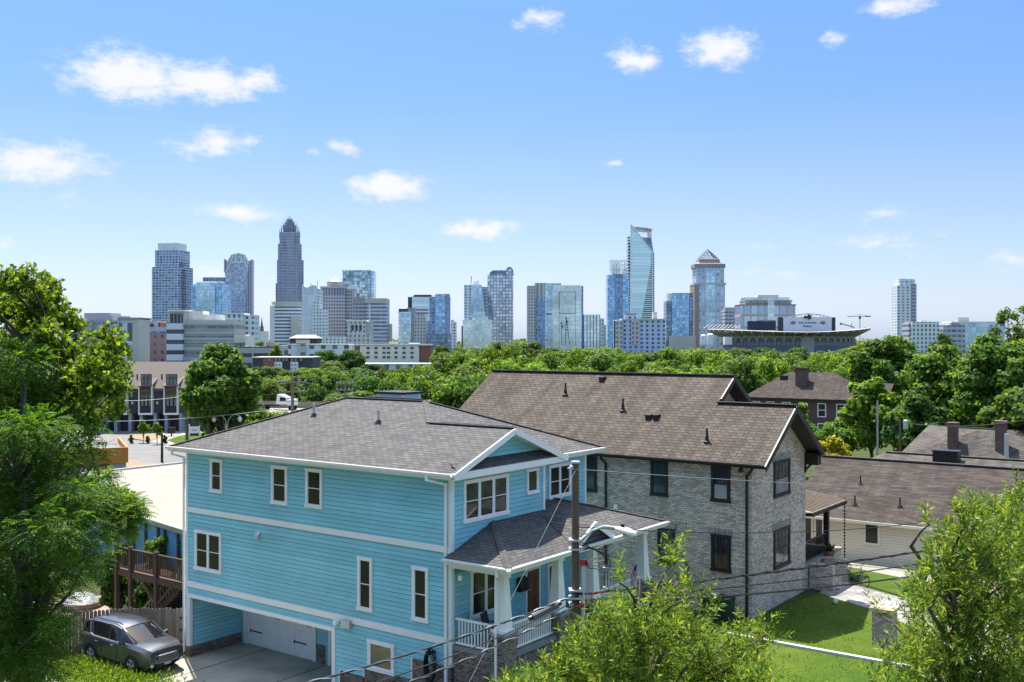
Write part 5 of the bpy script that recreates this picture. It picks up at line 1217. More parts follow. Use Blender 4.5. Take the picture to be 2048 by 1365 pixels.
# 8 pyramid capped brown tower
t = Tw('pyramid_capped_tower', 'brown stone tower with an open white pyramid cap beside the notched white tower', 'tower', 668, 1750, 0)
t.box('shaft', 641, 690, 590, None, 'f_brown', 0, 40); t.box('upper_band', 641, 690, 574, 590, 'f_ribs', 1, 38); t.box('cornice', 638, 692, 573, 576, 'concrete_pale', -1, 42); t.box('right_wing', 688, 706, 578, None, 'f_brown', 8, 30); t.box('wing_cornice', 687, 707, 573, 578, 'roof_pale', 7, 32); t.box('left_wing', 636, 643, 580, None, 'f_white_fine', 4, 20)
m = MB(); m.lathe((t.X(666), 18, 0), [(13.5, t.Z(574)), (13.5, t.Z(565)), (14.2, t.Z(565)), (14.2, t.Z(563.5))], 20); t.put(m, 'drum', 'grey_mid')
m = MB(); ap = (t.X(666), 18, t.Z(553))
for k in range(8): q = 2*math.pi*k/8 + .39; m.bar((t.X(666) + 13*math.cos(q), 18 + 13*math.sin(q), t.Z(563.5)), ap, 1.0, 1.0)
m.loft([[(t.X(666) + r_*math.cos(2*math.pi*k/8), 18 + r_*math.sin(2*math.pi*k/8), z) for k in range(8)] for r_, z in ((9, t.Z(563.5)), (.5, t.Z(555.5)))]); t.put(m, 'pyramid', 'crown_white')
# 9 greenish glass tower
t = Tw('green_glass_tower', 'square topped grey green glass tower behind the pyramid capped tower', 'tower', 716, 1950, 0)
t.box('shaft', 685, 741, 541, None, 'f_green', 0, 40); t.box('side_bay', 741, 747, 542, None, 'f_sky', 6, 30); m = MB()
for i in range(9): m.box(t.X(685 + i*7) - .3, -1, t.Z(543), t.X(685 + i*7) + .3, 0, t.Z(539.5))
t.put(m, 'crown_fin', 'steel')
# 10 banded twin slab
t = Tw('striped_slab', 'grey office slab with fine dark stripes below the green glass tower', 'office block', 742, 1600, 0)
t.box('left_wing', 704, 735, 603, None, 'f_bands_side', 8, 30); t.box('shaft', 732, 773, 607, None, 'f_bands_grey', 0, 40); t.box('cornice', 730, 773, 597, 607, 'concrete_pale', -1, 42); t.box('left_cornice', 704, 730, 595, 603, 'grey_mid', 7, 30); t.box('stair_strip', 737, 741, 608, None, 'f_white_fine', -1.5, 4); t.box('annex', 773, 780, 648, None, 'concrete_pale', 10, 20)
# 11 old cream building
t = Tw('cream_stone_building', 'old cream stone building with arched windows in front of the striped slab', 'building', 717, 1400, 0)
t.box('shaft', 693, 732, 643, None, 'f_cream', 0, 26); t.box('side', 732, 742, 644, None, 'concrete_pale', 3, 20); t.box('cornice', 692, 733, 640, 643.5, 'roof_pale', -.8, 27)
m = MB()
for px in (705, 713, 721):
    m.slab([(t.X(px - 2.4), -.3, t.Z(662)), (t.X(px + 2.4), -.3, t.Z(662)), (t.X(px + 2.4), -.3, t.Z(652)), (t.X(px + 1.4), -.3, t.Z(650)), (t.X(px - 1.4), -.3, t.Z(650)), (t.X(px - 2.4), -.3, t.Z(652))], .3, (0, 1, 0))
t.put(m, 'arched_window', 'charcoal')
t.box('low_wing', 640, 690, 674, None, 'f_apt', 20, 20); t.box('front_wing', 700, 745, 671, None, 'f_cream', -6, 10)
# 12-14 cluster
t = Tw('slanted_blue_block', 'small blue grey glass block left of the pale banded tower', 'office block', 810, 1650, 0)
t.box('shaft', 797, 822, 624, None, 'f_sky', 0, 24); t.box('side', 813, 828, 616, None, 'grey_mid', 4, 24); t.box('crown', 797, 815, 618, 625, 'charcoal', 2, 18)
t = Tw('pale_banded_tower', 'pale green grey tower with a dark cap behind a beige stepped block', 'tower', 840, 1850, 0)
t.box('shaft', 824, 864, 592, None, 'f_greenpale', 0, 36); t.box('cap', 828, 862, 590, 594, 'charcoal', -1, 38); t.box('side_slab', 815, 824, 594, 618, 'charcoal', 8, 24); t.box('podium', 826, 860, 616, 632, 'f_bands_white', -5, 20)
t = Tw('beige_stepped_block', 'narrow beige stepped masonry block between two blue towers', 'office block', 841, 1600, 0)
t.box('shaft', 829, 852, 636, None, 'f_beige', 0, 20); t.box('top', 832, 849, 628, 636, 'f_beige', 2, 14); t.box('annex', 850, 860, 642, None, 'f_apt', 3, 16)
t = Tw('dark_blue_tower', 'blue glass apartment tower with darker base, left of the gap in the skyline', 'tower', 880, 1600, 8)
t.box('shaft', 859, 901, 594, 668, 'f_darkblue', 0, 30); t.box('bay', 870, 890, 590, 668, 'f_blue', -2.5, 12); t.box('crown', 873, 900, 588, 594, 'grey_mid', 4, 20); t.box('podium', 856, 902, 668, None, 'f_dark_glass', -4, 36)
t = Tw('speckled_midrise', 'narrow grey apartment block beside the dark blue tower', 'apartment block', 907, 1550, 0)
t.box('shaft', 902, 912, 644, None, 'f_apt', 0, 18); t.box('top', 902, 907, 640, 644, 'grey_mid', 3, 10)
# 16 wedge glass tower
t = Tw('wedge_glass_tower', 'blue glass tower with sloping side and a rooftop mast over a paler base', 'tower', 955, 1750, 0)
t.prism('shaft', [(939, 636), (944, 570), (963, 570), (971, 636)], 'f_sky', -2, 26); t.box('left_wing', 928, 944, 570, 690, 'f_slim', 2, 26); t.box('right_wing', 962, 975, 574, 690, 'f_bands_side', 6, 24); t.box('podium', 926, 984, 640, None, 'f_skypale', -6, 30); t.box('podium_step', 948, 976, 634, 640, 'roof_pale', -4, 20)
m = MB(); m.box(t.X(946), 8, t.Z(570), t.X(958), 18, t.Z(563)); m.box(t.X(950), 9, t.Z(563), t.X(957), 14, t.Z(561)); t.put(m, 'rooftop_plant', 'roof_pale')
m = MB(); m.bar((t.X(941.5), 8, t.Z(570)), (t.X(943), 8, t.Z(552)), 1.2, 1.2); t.put(m, 'mast', 'steel'); t.box('end_block', 923, 926, 652, None, 'charcoal', 0, 10)
# 17 round shouldered brown tower
t = Tw('round_topped_tower', 'brown gridded tower with a rounded glass vault top', 'tower', 1001, 1800, 0)
t.box('shaft', 975, 1014, 551, None, 'f_wells', 0, 36); t.prism('vault', [(978, 551), (980, 545), (986, 541), (1011, 541), (1014, 551)], 'f_dark_glass', 1, 34)
t.prism('right_wing', [(1012, 690), (1012, 543), (1014, 538), (1018, 535), (1022, 536), (1025.5, 541), (1026.5, 550), (1026.5, 690)], 'f_wells', -3, 38)
m = MB(); pp = [(1012, 552), (1012, 543), (1014, 538), (1018, 535), (1022, 536), (1025.5, 541), (1026.5, 552)]
for a_, b_ in zip(pp, pp[1:]): m.bar((t.X(a_[0]), -3.4, t.Z(a_[1])), (t.X(b_[0]), -3.4, t.Z(b_[1])), 1.6, 1.6, (0, 1, 0))
t.put(m, 'arch_trim', 'steel'); t.prism('painted_reflection', [(975, 640), (975, 586), (984, 600), (986, 640)], 'f_dark_glass', -.6, 4)  # dark glass shape stands in for a reflection on the shaft
# 18 beige ribbed pair
t = Tw('beige_ribbed_tower', 'beige vertical ribbed tower left of the pale glass box', 'tower', 1073, 1750, 0)
t.box('shaft', 1054, 1070, 572, None, 'f_beige', 0, 30); t.box('centre', 1069, 1093, 566, None, 'f_beige_ribs', 4, 28); t.prism('dark_bay', [(1073, 690), (1073, 600), (1078, 594), (1086, 594), (1093, 600), (1093, 690)], 'f_darkblue', 1, 10)
# 19 pale glass box
t = Tw('pale_glass_box', 'broad pale mint glass office box with a framed panel on its face', 'office tower', 1130, 1500, 0)
t.box('shaft', 1105, 1163, 571, None, 'f_skypale', 0, 36); t.box('left_bay', 1092, 1105, 567, None, 'f_sky', 3, 30); t.box('right_bay', 1162, 1167, 572, None, 'f_darkblue', 4, 28); t.box('roof_plant', 1092, 1123, 566, 571, 'grey_mid', 10, 14)
m = MB()
for a in ((1118, 1119, 584, 628), (1150, 1151, 584, 628), (1118, 1151, 584, 585), (1118, 1151, 627, 628.2), (1118, 1118.6, 628, 690), (1150.4, 1151, 628, 690)): m.box(t.X(a[0]), -.5, t.Z(a[3]), t.X(a[1]), 0, t.Z(a[2]))
t.put(m, 'face_frame', 'mullion_dark'); t.box('dark_band', 1092, 1105, 627, 629, 'charcoal', 2.4, 4)
t = Tw('low_glass_annex', 'lower pale glass block to the right of the mint glass box', 'office block', 1184, 1500, 0)
t.box('shaft', 1167, 1200, 630, None, 'f_skypale', 0, 30); m = MB()
for i in range(6): m.box(t.X(1167 + i*6.4), -.4, 0, t.X(1167 + i*6.4) + .9, 0, t.Z(629))
t.put(m, 'mullion', 'mullion_dark'); t.box('white_annex', 1200, 1209, 637, None, 'f_white_fine', 6, 20); t.box('rear_annex', 1209, 1213, 650, None, 'concrete_pale', 8, 14)
# 21 lantern topped tower
t = Tw('lantern_topped_tower', 'blue glass apartment tower with open glass lantern, tight against the tall slanted tower', 'tower', 1237, 1850, 0)
t.box('shaft', 1215, 1258, 550, None, 'f_blue', 0, 34); t.box('bay', 1229, 1245, 550, None, 'f_darkblue', -1, 8); m = MB()
for px in (1222, 1228, 1234, 1243, 1249, 1255):
    for y in (4, 24): m.box(t.X(px) - .5, y, t.Z(550), t.X(px) + .5, y + 1, t.Z(519))
for py in (521, 530, 539, 548): m.box(t.X(1222), 4, t.Z(py) - .4, t.X(1256), 5, t.Z(py) + .4); m.box(t.X(1222), 24, t.Z(py) - .4, t.X(1256), 25, t.Z(py) + .4)
t.put(m, 'lantern_frame', 'crown_white'); t.box('lantern_glass', 1224, 1241, 522, 550, 'f_skypale', 8, 12); t.box('lantern_glass', 1246, 1255, 524, 550, 'f_skypale', 10, 10); t.box('roof_deck', 1226, 1246, 549, 551, 'brown_stone', -1.5, 10)
# 22 tall slanted tower with the open top
t = Tw('slanted_glass_tower', 'tall pale glass tower with diagonal roofline and an open window at its top', 'skyscraper', 1284, 2050, 0)
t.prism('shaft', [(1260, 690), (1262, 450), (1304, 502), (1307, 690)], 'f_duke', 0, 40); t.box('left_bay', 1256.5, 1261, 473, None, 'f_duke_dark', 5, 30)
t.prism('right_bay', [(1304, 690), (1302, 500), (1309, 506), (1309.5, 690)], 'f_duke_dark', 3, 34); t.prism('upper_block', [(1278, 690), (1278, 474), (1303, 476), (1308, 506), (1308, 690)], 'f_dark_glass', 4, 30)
m = MB()
for k in range(44):
    z0 = t.Z(508 + k*4.1); x0 = t.X(1302 - max(0, (k - 5))*.72*1.0) if k > 2 else t.X(1302)
    m = MB(); m.box(x0, -.5, z0 - 4.0*.45, t.X(1305.5), 0, z0); t.put(m, 'louvre', 'charcoal')
m = MB(); m.bar((t.X(1262), -.8, t.Z(450)), (t.X(1304), -.8, t.Z(503)), 2.2, 2.2, (0, 1, 0)); m.bar((t.X(1305), -.8, t.Z(503)), (t.X(1305.5), -.8, t.Z(690)), 2.4, 2.0, (0, 1, 0)); m.bar((t.X(1261.5), -.8, t.Z(450)), (t.X(1260), -.8, t.Z(690)), 1.6, 1.6, (0, 1, 0)); t.put(m, 'edge_trim', 'crown_white')
m = MB(); m.slab([(t.X(1266), 6, t.Z(452)), (t.X(1301), 6, t.Z(456)), (t.X(1304), 6, t.Z(459)), (t.X(1304), 6, t.Z(463)), (t.X(1273), 6, t.Z(460.5))], 26, (0, 1, 0)); m.slab([(t.X(1298), 6, t.Z(462)), (t.X(1303.5), 6, t.Z(462)), (t.X(1304.5), 6, t.Z(477)), (t.X(1298), 6, t.Z(477))], 26, (0, 1, 0)); fo = t.put(m, 'top_frame', 'crown_white')
text('WELLS FARGO', 6.0, M['red_sign'], fo, (t.X(1286.5), 5.6, t.Z(458.2)), (R(90), R(6), 0), .2, .12)
# 23 blue white apartments
t = Tw('blue_white_apartments', 'long white and lavender blue apartment block below the tall slanted tower', 'apartment block', 1280, 1150, 0)
t.box('shaft', 1231, 1330, 640, None, 'f_blueapt', 0, 22); t.box('left_wing', 1231, 1244, 642, None, 'f_beige', -3, 20); t.box('parapet', 1243, 1331, 638, 641, 'concrete_pale', -.6, 23); t.box('roof_house', 1251, 1273, 629, 638, 'f_blueapt', 5, 12); t.box('roof_house_cap', 1250, 1274, 627, 630, 'brown_stone', 4, 14); t.box('tower_room', 1308, 1316, 624, 638, 'concrete_pale', 8, 8)
t.box('brown_bay', 1262, 1278, 641, 690, 'f_beige', -.8, 6)
# 24 dark cube glass
t = Tw('dark_glass_cube', 'dark blue glass office block left of the pyramid crowned tower', 'office block', 1361, 1700, 0)
t.box('shaft', 1344, 1378, 588, None, 'f_blue', 0, 34); t.box('left_bay', 1333, 1346, 602, None, 'f_dark_glass', 3, 30); t.box('right_bay', 1376, 1388, 590, None, 'f_dark_glass', 5, 26); t.box('clear_corner', 1336, 1345, 587, 602, 'f_skypale', 5, 20); t.box('cornice', 1344, 1388, 586.5, 588.5, 'grey_mid', -.5, 30); t.box('podium', 1338, 1390, 672, None, 'concrete_pale', -6, 14)
# 25 pyramid crowned tower
t = Tw('pyramid_crowned_tower', 'stone and glass tower topped by an open lattice pyramid', 'tower', 1420, 1800, 0)
t.box('shaft', 1391, 1450, 568, None, 'f_stonev', 0, 44); t.box('upper_shaft', 1393, 1449, 535, 568, 'f_stonev', 2, 40); t.box('cornice', 1388, 1452, 566, 570, 'concrete_pale', -1.5, 46); t.box('upper_cornice', 1390, 1451, 528, 536, 'brown_stone', .5, 42)
t.box('side_pier', 1388.5, 1398, 570, None, 'brown_stone', -2, 46)
t.box('centre_bay', 1411, 1430, 542, None, 'f_sky', -1.2, 10)
m = MB(); m.loft([[(t.X(1420) + sx*t.D/FP*w_, 22 + sy*t.D/FP*w_*.9, t.Z(z)) for sx, sy in ((-1, -1), (1, -1), (1, 1), (-1, 1))] for w_, z in ((26, 528), (21, 523.5), (20.5, 518), (18, 516.5))]); t.put(m, 'drum', 'brown_stone')
m = MB(); apx = (t.X(1420), 22, t.Z(497)); hw = 18*t.D/FP; zb_, zt_ = t.Z(517), t.Z(497)
cs = [(-1, -1), (1, -1), (1, 1), (-1, 1)]
for i in range(4):
    c0, c1 = cs[i], cs[(i + 1) % 4]
    A = Vector((t.X(1420) + c0[0]*hw, 22 + c0[1]*hw*.9, zb_)); Bv = Vector((t.X(1420) + c1[0]*hw, 22 + c1[1]*hw*.9, zb_)); P_ap = Vector(apx)
    m.bar(A, P_ap, 1.2, 1.2); m.bar(A, Bv, 1.0, 1.0)
    for k in range(1, 5):
        f = k/5; b0 = A.lerp(Bv, f); m.bar(b0, A.lerp(P_ap, 1 - f if False else f), .55, .55); m.bar(b0, Bv.lerp(P_ap, 1 - f), .55, .55)
t.put(m, 'lattice_pyramid', 'mullion_dark')
# 26, 27
t = Tw('grey_office', 'low grey office block between the pyramid crowned tower and the stone terrace block', 'office block', 1467, 1650, 0)
t.box('shaft', 1450, 1481, 618, None, 'f_bands_side', 0, 26); t.box('top', 1452, 1474, 615, 618, 'grey_mid', 4, 18)
t = Tw('terraced_office', 'broad brown stone and glass office block stepping back, behind the stadium scoreboard', 'office block', 1536, 1500, 0)
t.box('shaft', 1481, 1591, 610, None, 'f_stonev2', 0, 40); t.box('upper', 1491, 1584, 602, 610, 'f_stonev2', 3, 34); t.box('glass_crown', 1492, 1581, 595, 602, 'f_skypale', 4, 30); t.box('roof_block', 1518, 1560, 590, 595, 'concrete_pale', 8, 18); t.box('centre_bay', 1535, 1548, 600, None, 'f_skypale', -1.5, 10)
for a in ((1481, 1592, 609, 611.5), (1490, 1585, 601, 603)): t.box('cornice', *a, 'brown_stone', -.8, 42)
# 29-31 right side
t = Tw('slim_white_tower', 'slim white balconied tower standing alone near the right edge of the skyline', 'tower', 1813, 1700, 0)
t.box('shaft', 1794, 1822, 571, None, 'f_slim', 0, 26); t.box('upper', 1800, 1832, 559, 690, 'f_slim', 4, 22); t.box('crown', 1801, 1830, 557.5, 562, 'concrete_pale', 6, 16); t.box('right_bay', 1824, 1834, 568, 690, 'f_bands_side', 2, 20)
t = Tw('pale_midrise', 'pale apartment block at the foot of the slim white tower', 'apartment block', 1850, 1150, 0)
t.box('shaft', 1824, 1878, 644, None, 'f_whitegrid', 0, 24); t.box('left_wing', 1820, 1838, 645, None, 'f_bands_side', 3, 20); t.box('roof_plant', 1848, 1858, 641, 644, 'concrete_pale', 8, 8)
t = Tw('long_glass_office', 'long low white and glass office block at the right end of the skyline', 'office block', 1950, 1150, 0)
t.box('left_wing', 1887, 1930, 651, None, 'f_bands_side', 0, 24); t.box('shaft', 1922, 2012, 646, None, 'f_sky', 3, 26); t.box('roof_plant', 1924, 1946, 635, 646, 'grey_mid', 10, 12); t.box('parapet', 1904, 2013, 643.5, 646.5, 'crown_white', 2, 27); t.box('dark_bay', 1983, 1998, 650, None, 'f_darkblue', 2, 6)
# left mid-distance buildings
t = Tw('grey_terrace_office', 'stepped grey concrete office block half hidden behind the sweetgum tree', 'office block', 195, 620, -6)
t.box('shaft', 120, 236, 642, None, 'f_greyoffice', 0, 26); t.box('upper', 158, 212, 626, 642, 'grey_mid', 5, 14); t.box('penthouse', 205, 234, 632, 642, 'concrete_pale', 6, 12); t.box('stair_tower', 183, 187, 640, None, 'grey_mid', -1.5, 4)
t = Tw('tall_windowed_block', 'pale grey block with full height windows beside the brick flats', 'office block', 257, 600, 0)
t.box('shaft', 238, 270, 638, None, 'f_tallwin', 0, 20); t.box('right_pier', 266, 279, 637, None, 'concrete_pale', -1, 18); t.box('cornice', 237, 279, 635.5, 639, 'grey_mid', -1.5, 22); t.box('left_pier', 236, 239, 639, None, 'concrete_pale', -1, 10)
t = Tw('brick_flats', 'dull red brick block with a rusty roof tank and white upper storey', 'apartment block', 306, 640, 0)
t.box('shaft', 280, 333, 667, None, 'f_brickb', 0, 20); t.box('upper', 283, 332, 654, 667, 'f_greyoffice', 2, 15); t.box('white_room', 288, 309, 641, 656, 'concrete_pale', 4, 9); t.box('dark_room', 279, 290, 646, 667, 'charcoal', 8, 9); t.box('room_window', 294, 303, 648, 654, 'charcoal', 3.6, 2)
m = MB(); m.lathe((t.X(321), 9, 0), [(0, t.Z(644)), (3.6, t.Z(645)), (3.6, t.Z(657))], 20); t.put(m, 'roof_tank', 'orange_tank')
t = Tw('ribbon_window_office', 'beige office block with long ribbon windows behind the big round tree', 'office block', 402, 560, 0)
m = MB()
t.box('shaft', 352, 468, 641, None, 'f_olive', 0, 24); t.box('left_wing', 336, 368, 645, None, 'f_bands_white', -2.5, 20); t.box('corner_tower', 340, 371, 622, 650, 'concrete_pale', -2, 16); t.box('penthouse', 368, 401, 622, 641, 'roof_pale', 4, 12); t.box('penthouse_step', 400, 433, 629, 641, 'roof_pale', 5, 12)
m = MB()
for a in ((343, 349), (351, 356), (358, 363), (365, 368)): m.box(t.X(a[0]), -2.2, t.Z(648), t.X(a[1]), -1.9, t.Z(628))
t.put(m, 'tall_window', 'charcoal'); m = MB(); m.box(t.X(338), -3, t.Z(623.5), t.X(373), 15, t.Z(620.5)); t.put(m, 'tower_cornice', 'roof_pale')
for k in range(8): t.box('sill_band', 354, 468.5, 648.5 + k*10.2, 651.5 + k*10.2, 'bowl_tan', -.4, 1.2) if k < 7 else None
t = Tw('white_grid_flats', 'white apartment block with a dark window grid below the flared tower', 'apartment block', 476, 900, 0)
t.box('shaft', 445, 486, 628, None, 'f_whitegrid', 0, 22); t.box('right_wing', 484, 506, 630, None, 'f_apt', 3, 20); t.box('cornice', 444, 487, 626.5, 629, 'crown_white', -.8, 23)
t = Tw('church_spire', 'thin dark church steeple between the flared tower and the banded office', 'church', 522, 1200, 0)
m = MB(); m.loft([[(t.X(522) + w_*sx, w_*sy + 4, t.Z(z)) for sx, sy in ((-1, -1), (1, -1), (1, 1), (-1, 1))] for w_, z in ((2.0, 690), (1.9, 662), (1.5, 660), (.1, 634))]); t.put(m, 'steeple', 'charcoal'); t.box('nave', 507, 520, 653, None, 'f_bands_side', 3, 16); t.box('side_hall', 508, 535, 663, None, 'roof_pale', -4, 10)
t = Tw('beige_low_block', 'low beige block at the foot of the white grid flats', 'building', 480, 760, 0)
t.box('shaft', 468, 497, 673, None, 'roof_pale', 0, 16); t.box('upper', 474, 492, 669, 673, 'concrete_pale', 3, 8)
t = Tw('parking_deck', 'brown grey parking deck of open storeys right of the big round tree', 'parking deck', 530, 520, 0)
t.box('shaft', 470, 593, 693, None, 'f_deckpk', 0, 24); t.box('stair_house', 527, 545, 685, 693, 'brown_stone', 6, 8); t.box('right_wing', 552, 598, 691, None, 'f_bands_side', -2, 20)
t = Tw('dark_apartments', 'dark apartment block with white window bays below the parking deck', 'apartment block', 572, 380, 0)
t.box('shaft', 505, 625, 716, None, 'charcoal', 0, 16); t.box('brick_bay', 527, 549, 718, None, 'brick_dull', -.8, 6)
for a in ((550, 565), (582, 597)): t.box('white_bay', a[0], a[1], 724, None, 'crown_white', -1, 6)
m = MB()
for px in (540, 553, 560, 568, 574, 585, 592, 603): m.box(t.X(px - 1.5), -1.05, t.Z(722.5), t.X(px + 1.5), -.0, t.Z(718)); 
for px in (553, 560, 585, 592):
    for py in (728, 736): m.box(t.X(px - 1.7), -1.1, t.Z(py + 4), t.X(px + 1.7), -.9, t.Z(py))
t.put(m, 'window_bays', 'grey_mid'); t.box('parapet', 504, 626, 714.5, 716.5, 'concrete_pale', -.4, 17)
t = Tw('hip_roofed_hall', 'dark hall with a pale hipped roof above the white apartments', 'hall', 606, 640, 0)
t.box('shaft', 580, 634, 677, None, 'charcoal', 0, 16); t.box('sign_panel', 592, 620, 680, 687, 'crown_white', -.4, 1)
m = MB(); m.loft([[(t.X(578), -1.5, t.Z(677)), (t.X(636), -1.5, t.Z(677)), (t.X(636), 18, t.Z(677)), (t.X(578), 18, t.Z(677))], [(t.X(590), 6, t.Z(670)), (t.X(624), 6, t.Z(670)), (t.X(624), 11, t.Z(670)), (t.X(590), 11, t.Z(670))]]); t.put(m, 'roof', 'roof_tan')
t = Tw('white_apartments', 'long white apartment block with small windows left of the brick ended block', 'apartment block', 640, 480, 0)
t.box('shaft', 576, 700, 690, None, 'f_apt', 0, 14); t.box('brown_bay', 595, 612, 688, None, 'f_beige', -1, 8); t.box('parapet', 575, 698, 688.5, 690.5, 'crown_white', -.3, 15)
t = Tw('brick_ended_block', 'long cream block of small windows with red brick end panels', 'apartment block', 778, 530, 0)
t.box('shaft', 720, 838, 691, None, 'roof_pale', 0, 15); t.box('end_panel', 697, 720, 693, None, 'brick_dull', .8, 14); t.box('end_panel', 836, 862, 693, None, 'brick_dull', .8, 14); t.box('parapet', 696, 863, 689, 691.5, 'concrete_pale', -.6, 17)
for py in (694.5, 703.5, 712.5):
    for px in (736, 752, 768, 777, 792, 808, 824):
        f = MB(); f.box(t.X(px - 3.2), -.25, t.Z(py + 4.4), t.X(px + 3.2), -.02, t.Z(py)); fo = t.put(f, 'window', 'brown_stone')
        g = MB(); g.box(t.X(px - 2.7), -.3, t.Z(py + 4), t.X(px - .3), -.25, t.Z(py + .5)); g.box(t.X(px + .3), -.3, t.Z(py + 4), t.X(px + 2.7), -.25, t.Z(py + .5)); t.put(g, 'pane', 'charcoal', fo)
t.box('roof_plant', 775, 790, 684, 690, 'concrete_pale', 6, 6); t.box('roof_plant', 815, 835, 686, 690, 'crown_white', 6, 6)
t = Tw('low_white_block', 'low white strip building with many small windows below the brick ended block', 'building', 790, 470, 0)
t.box('shaft', 725, 866, 729, None, 'f_apt', 0, 12); t.box('parapet', 724, 867, 727.5, 729.5, 'crown_white', -.4, 13)
# ------------------------------------------------------------------ stadium
SD = 1150.0; k_ = SD/FP
S = Tw('stadium', 'stadium with a flaring tan upper bowl, arched lower wall and a white scoreboard', 'stadium', 1580, SD, 0)
def el_pt(th, rx, ry): return (rx*k_*math.cos(th) + 27*k_, 70 - ry*k_*math.sin(th))
ths = [math.pi*(1.0 - i/48) for i in range(49)]
def rimz(th):                      # upper rim is high along the sides and lower over the near end
    c = math.cos(th); return 665 - (10.5 if c > 0 else 7)*abs(c)**1.8
lo = [(*el_pt(th, 138, 112), S.Z(671)) for th in ths]
hi = [(*el_pt(th, 168, 150), S.Z(rimz(th))) for th in ths]
hi2 = [(*el_pt(th, 165, 146), S.Z(rimz(th) - 1)) for th in ths]; hi3 = [(*el_pt(th, 120, 95), S.Z(676)) for th in ths]
m = MB(); m.loft([lo, hi, hi2], closed=False, caps=False); S.put(m, 'upper_bowl', 'bowl_tan'); m = MB(); m.loft([hi2, hi3], closed=False, caps=False); S.put(m, 'seating', 'navy')
m = MB()
for i in range(0, 49, 2):
    p, q = Vector(lo[i]), Vector(hi[i]); n = Vector((q.x - p.x, q.y - p.y, 0)).normalized()*.8; m.bar(p + n - Vector((0, 0, 1.2)), q + n - Vector((0, 0, 1.0)), .9, 2.2)
S.put(m, 'bowl_rib', 'bowl_tan')
m = MB(); wall_ = [(*el_pt(th, 137, 111), 0) for th in ths]; m.loft([wall_, [(x, y, S.Z(672)) for x, y, _ in wall_]], closed=False, caps=False); S.put(m, 'lower_wall', 'slate_blue')
m = MB()
for i in range(0, 48, 2):
    p, q = Vector(wall_[i]), Vector(wall_[i + 2]); out_ = Vector((p.x + q.x, (p.y + q.y - 140), 0)).normalized()*1.2
    d = q - p
    zt_, zs_ = S.Z(673), S.Z(681)
    ring_o = []
    for j in range(9):
        f = j/8; ring_o.append((p + d*f + out_, zs_ + (zt_ - zs_)*.75*math.sin(math.pi*f)))
    for (a_, za_), (b_, zb_2) in zip(ring_o, ring_o[1:]): m.poly([tuple(a_ + Vector((0, 0, za_))), tuple(b_ + Vector((0, 0, zb_2))), tuple(b_ + Vector((0, 0, S.Z(671)))), tuple(a_ + Vector((0, 0, S.Z(671))))])
    m.bar(p + out_*1.1 + Vector((0, 0, zs_ - 2)), p + out_*1.1 + Vector((0, 0, zs_ + 3)), 1.6, 1.6)
S.put(m, 'arcade', 'concrete_pale')
m = MB()
for i in range(1, 48):
    p = Vector(wall_[i]); out_ = Vector((p.x, p.y - 70, 0)).normalized()*.6
    m.box(p.x + out_.x - 2.2, p.y + out_.y - .4, S.Z(692), p.x + out_.x + 2.2, p.y + out_.y + .4, S.Z(685))
S.put(m, 'lower_windows', 'grey_mid')
S.box('gate_tower', 1605, 1632, 674, None, 'concrete_pale', 70 - 113*k_, 8); S.box('end_block', 1457, 1472, 674, 690, 'crown_white', 20, 10)
# scoreboard and its side panels
yb = 70 - 118*k_
sb = S.box('scoreboard', 1569, 1666, 634.5, 662.5, 'white_board', yb + 1, 4)
for a in ((1559, 1569), (1666, 1674)): S.box('side_panel', a[0], a[1], 635, 664, 'charcoal', yb + 1.5, 4, sb)
S.box('side_panel', 1502, 1559, 642, 661, 'navy', yb + 12, 4, sb); S.box('board_base', 1559, 1674, 662.5, 664, 'charcoal', yb, 5, sb)
m = MB(); pts = [(1574, 637), (1585, 633), (1600, 629.5), (1620, 627.5), (1640, 629), (1655, 632), (1666, 635)]
for (a_, b_) in zip(pts, pts[1:]):
    m.bar((S.X(a_[0]), yb + 4, S.Z(a_[1])), (S.X(b_[0]), yb + 4, S.Z(b_[1])), .8, .8, (0, 1, 0)); m.bar((S.X(a_[0]), yb + 4, S.Z(a_[1])), (S.X((a_[0] + b_[0])/2), yb + 4, S.Z(635)), .5, .5, (0, 1, 0)); m.bar((S.X(b_[0]), yb + 4, S.Z(b_[1])), (S.X((a_[0] + b_[0])/2), yb + 4, S.Z(635)), .5, .5, (0, 1, 0))
S.put(m, 'roof_truss', 'steel', sb)
m = MB(); pts = [(1505, 646), (1520, 642), (1540, 640), (1559, 641)]
for (a_, b_) in zip(pts, pts[1:]): m.bar((S.X(a_[0]), yb + 14, S.Z(a_[1])), (S.X(b_[0]), yb + 14, S.Z(b_[1])), 1.0, 1.0, (0, 1, 0))
S.put(m, 'board_truss', 'steel', sb)
m = MB(); em = [(1608, 636), (1612, 631), (1616, 633), (1619, 628.5), (1623, 631), (1628, 630), (1624, 634), (1625, 637), (1620, 639.5), (1617, 637)]
m.slab([(S.X(a_), yb, S.Z(b_)) for a_, b_ in em], .8, (0, 1, 0)); S.put(m, 'emblem', 'navy', sb)
text('Bank of America', 3.0, M['blue_sign'], sb, (S.X(1617.5), yb + .8, S.Z(645.5)), (R(90), 0, 0), .05, .05); text('Stadium', 3.0, M['blue_sign'], sb, (S.X(1617.5), yb + .8, S.Z(652.5)), (R(90), 0, 0), .05, .05)
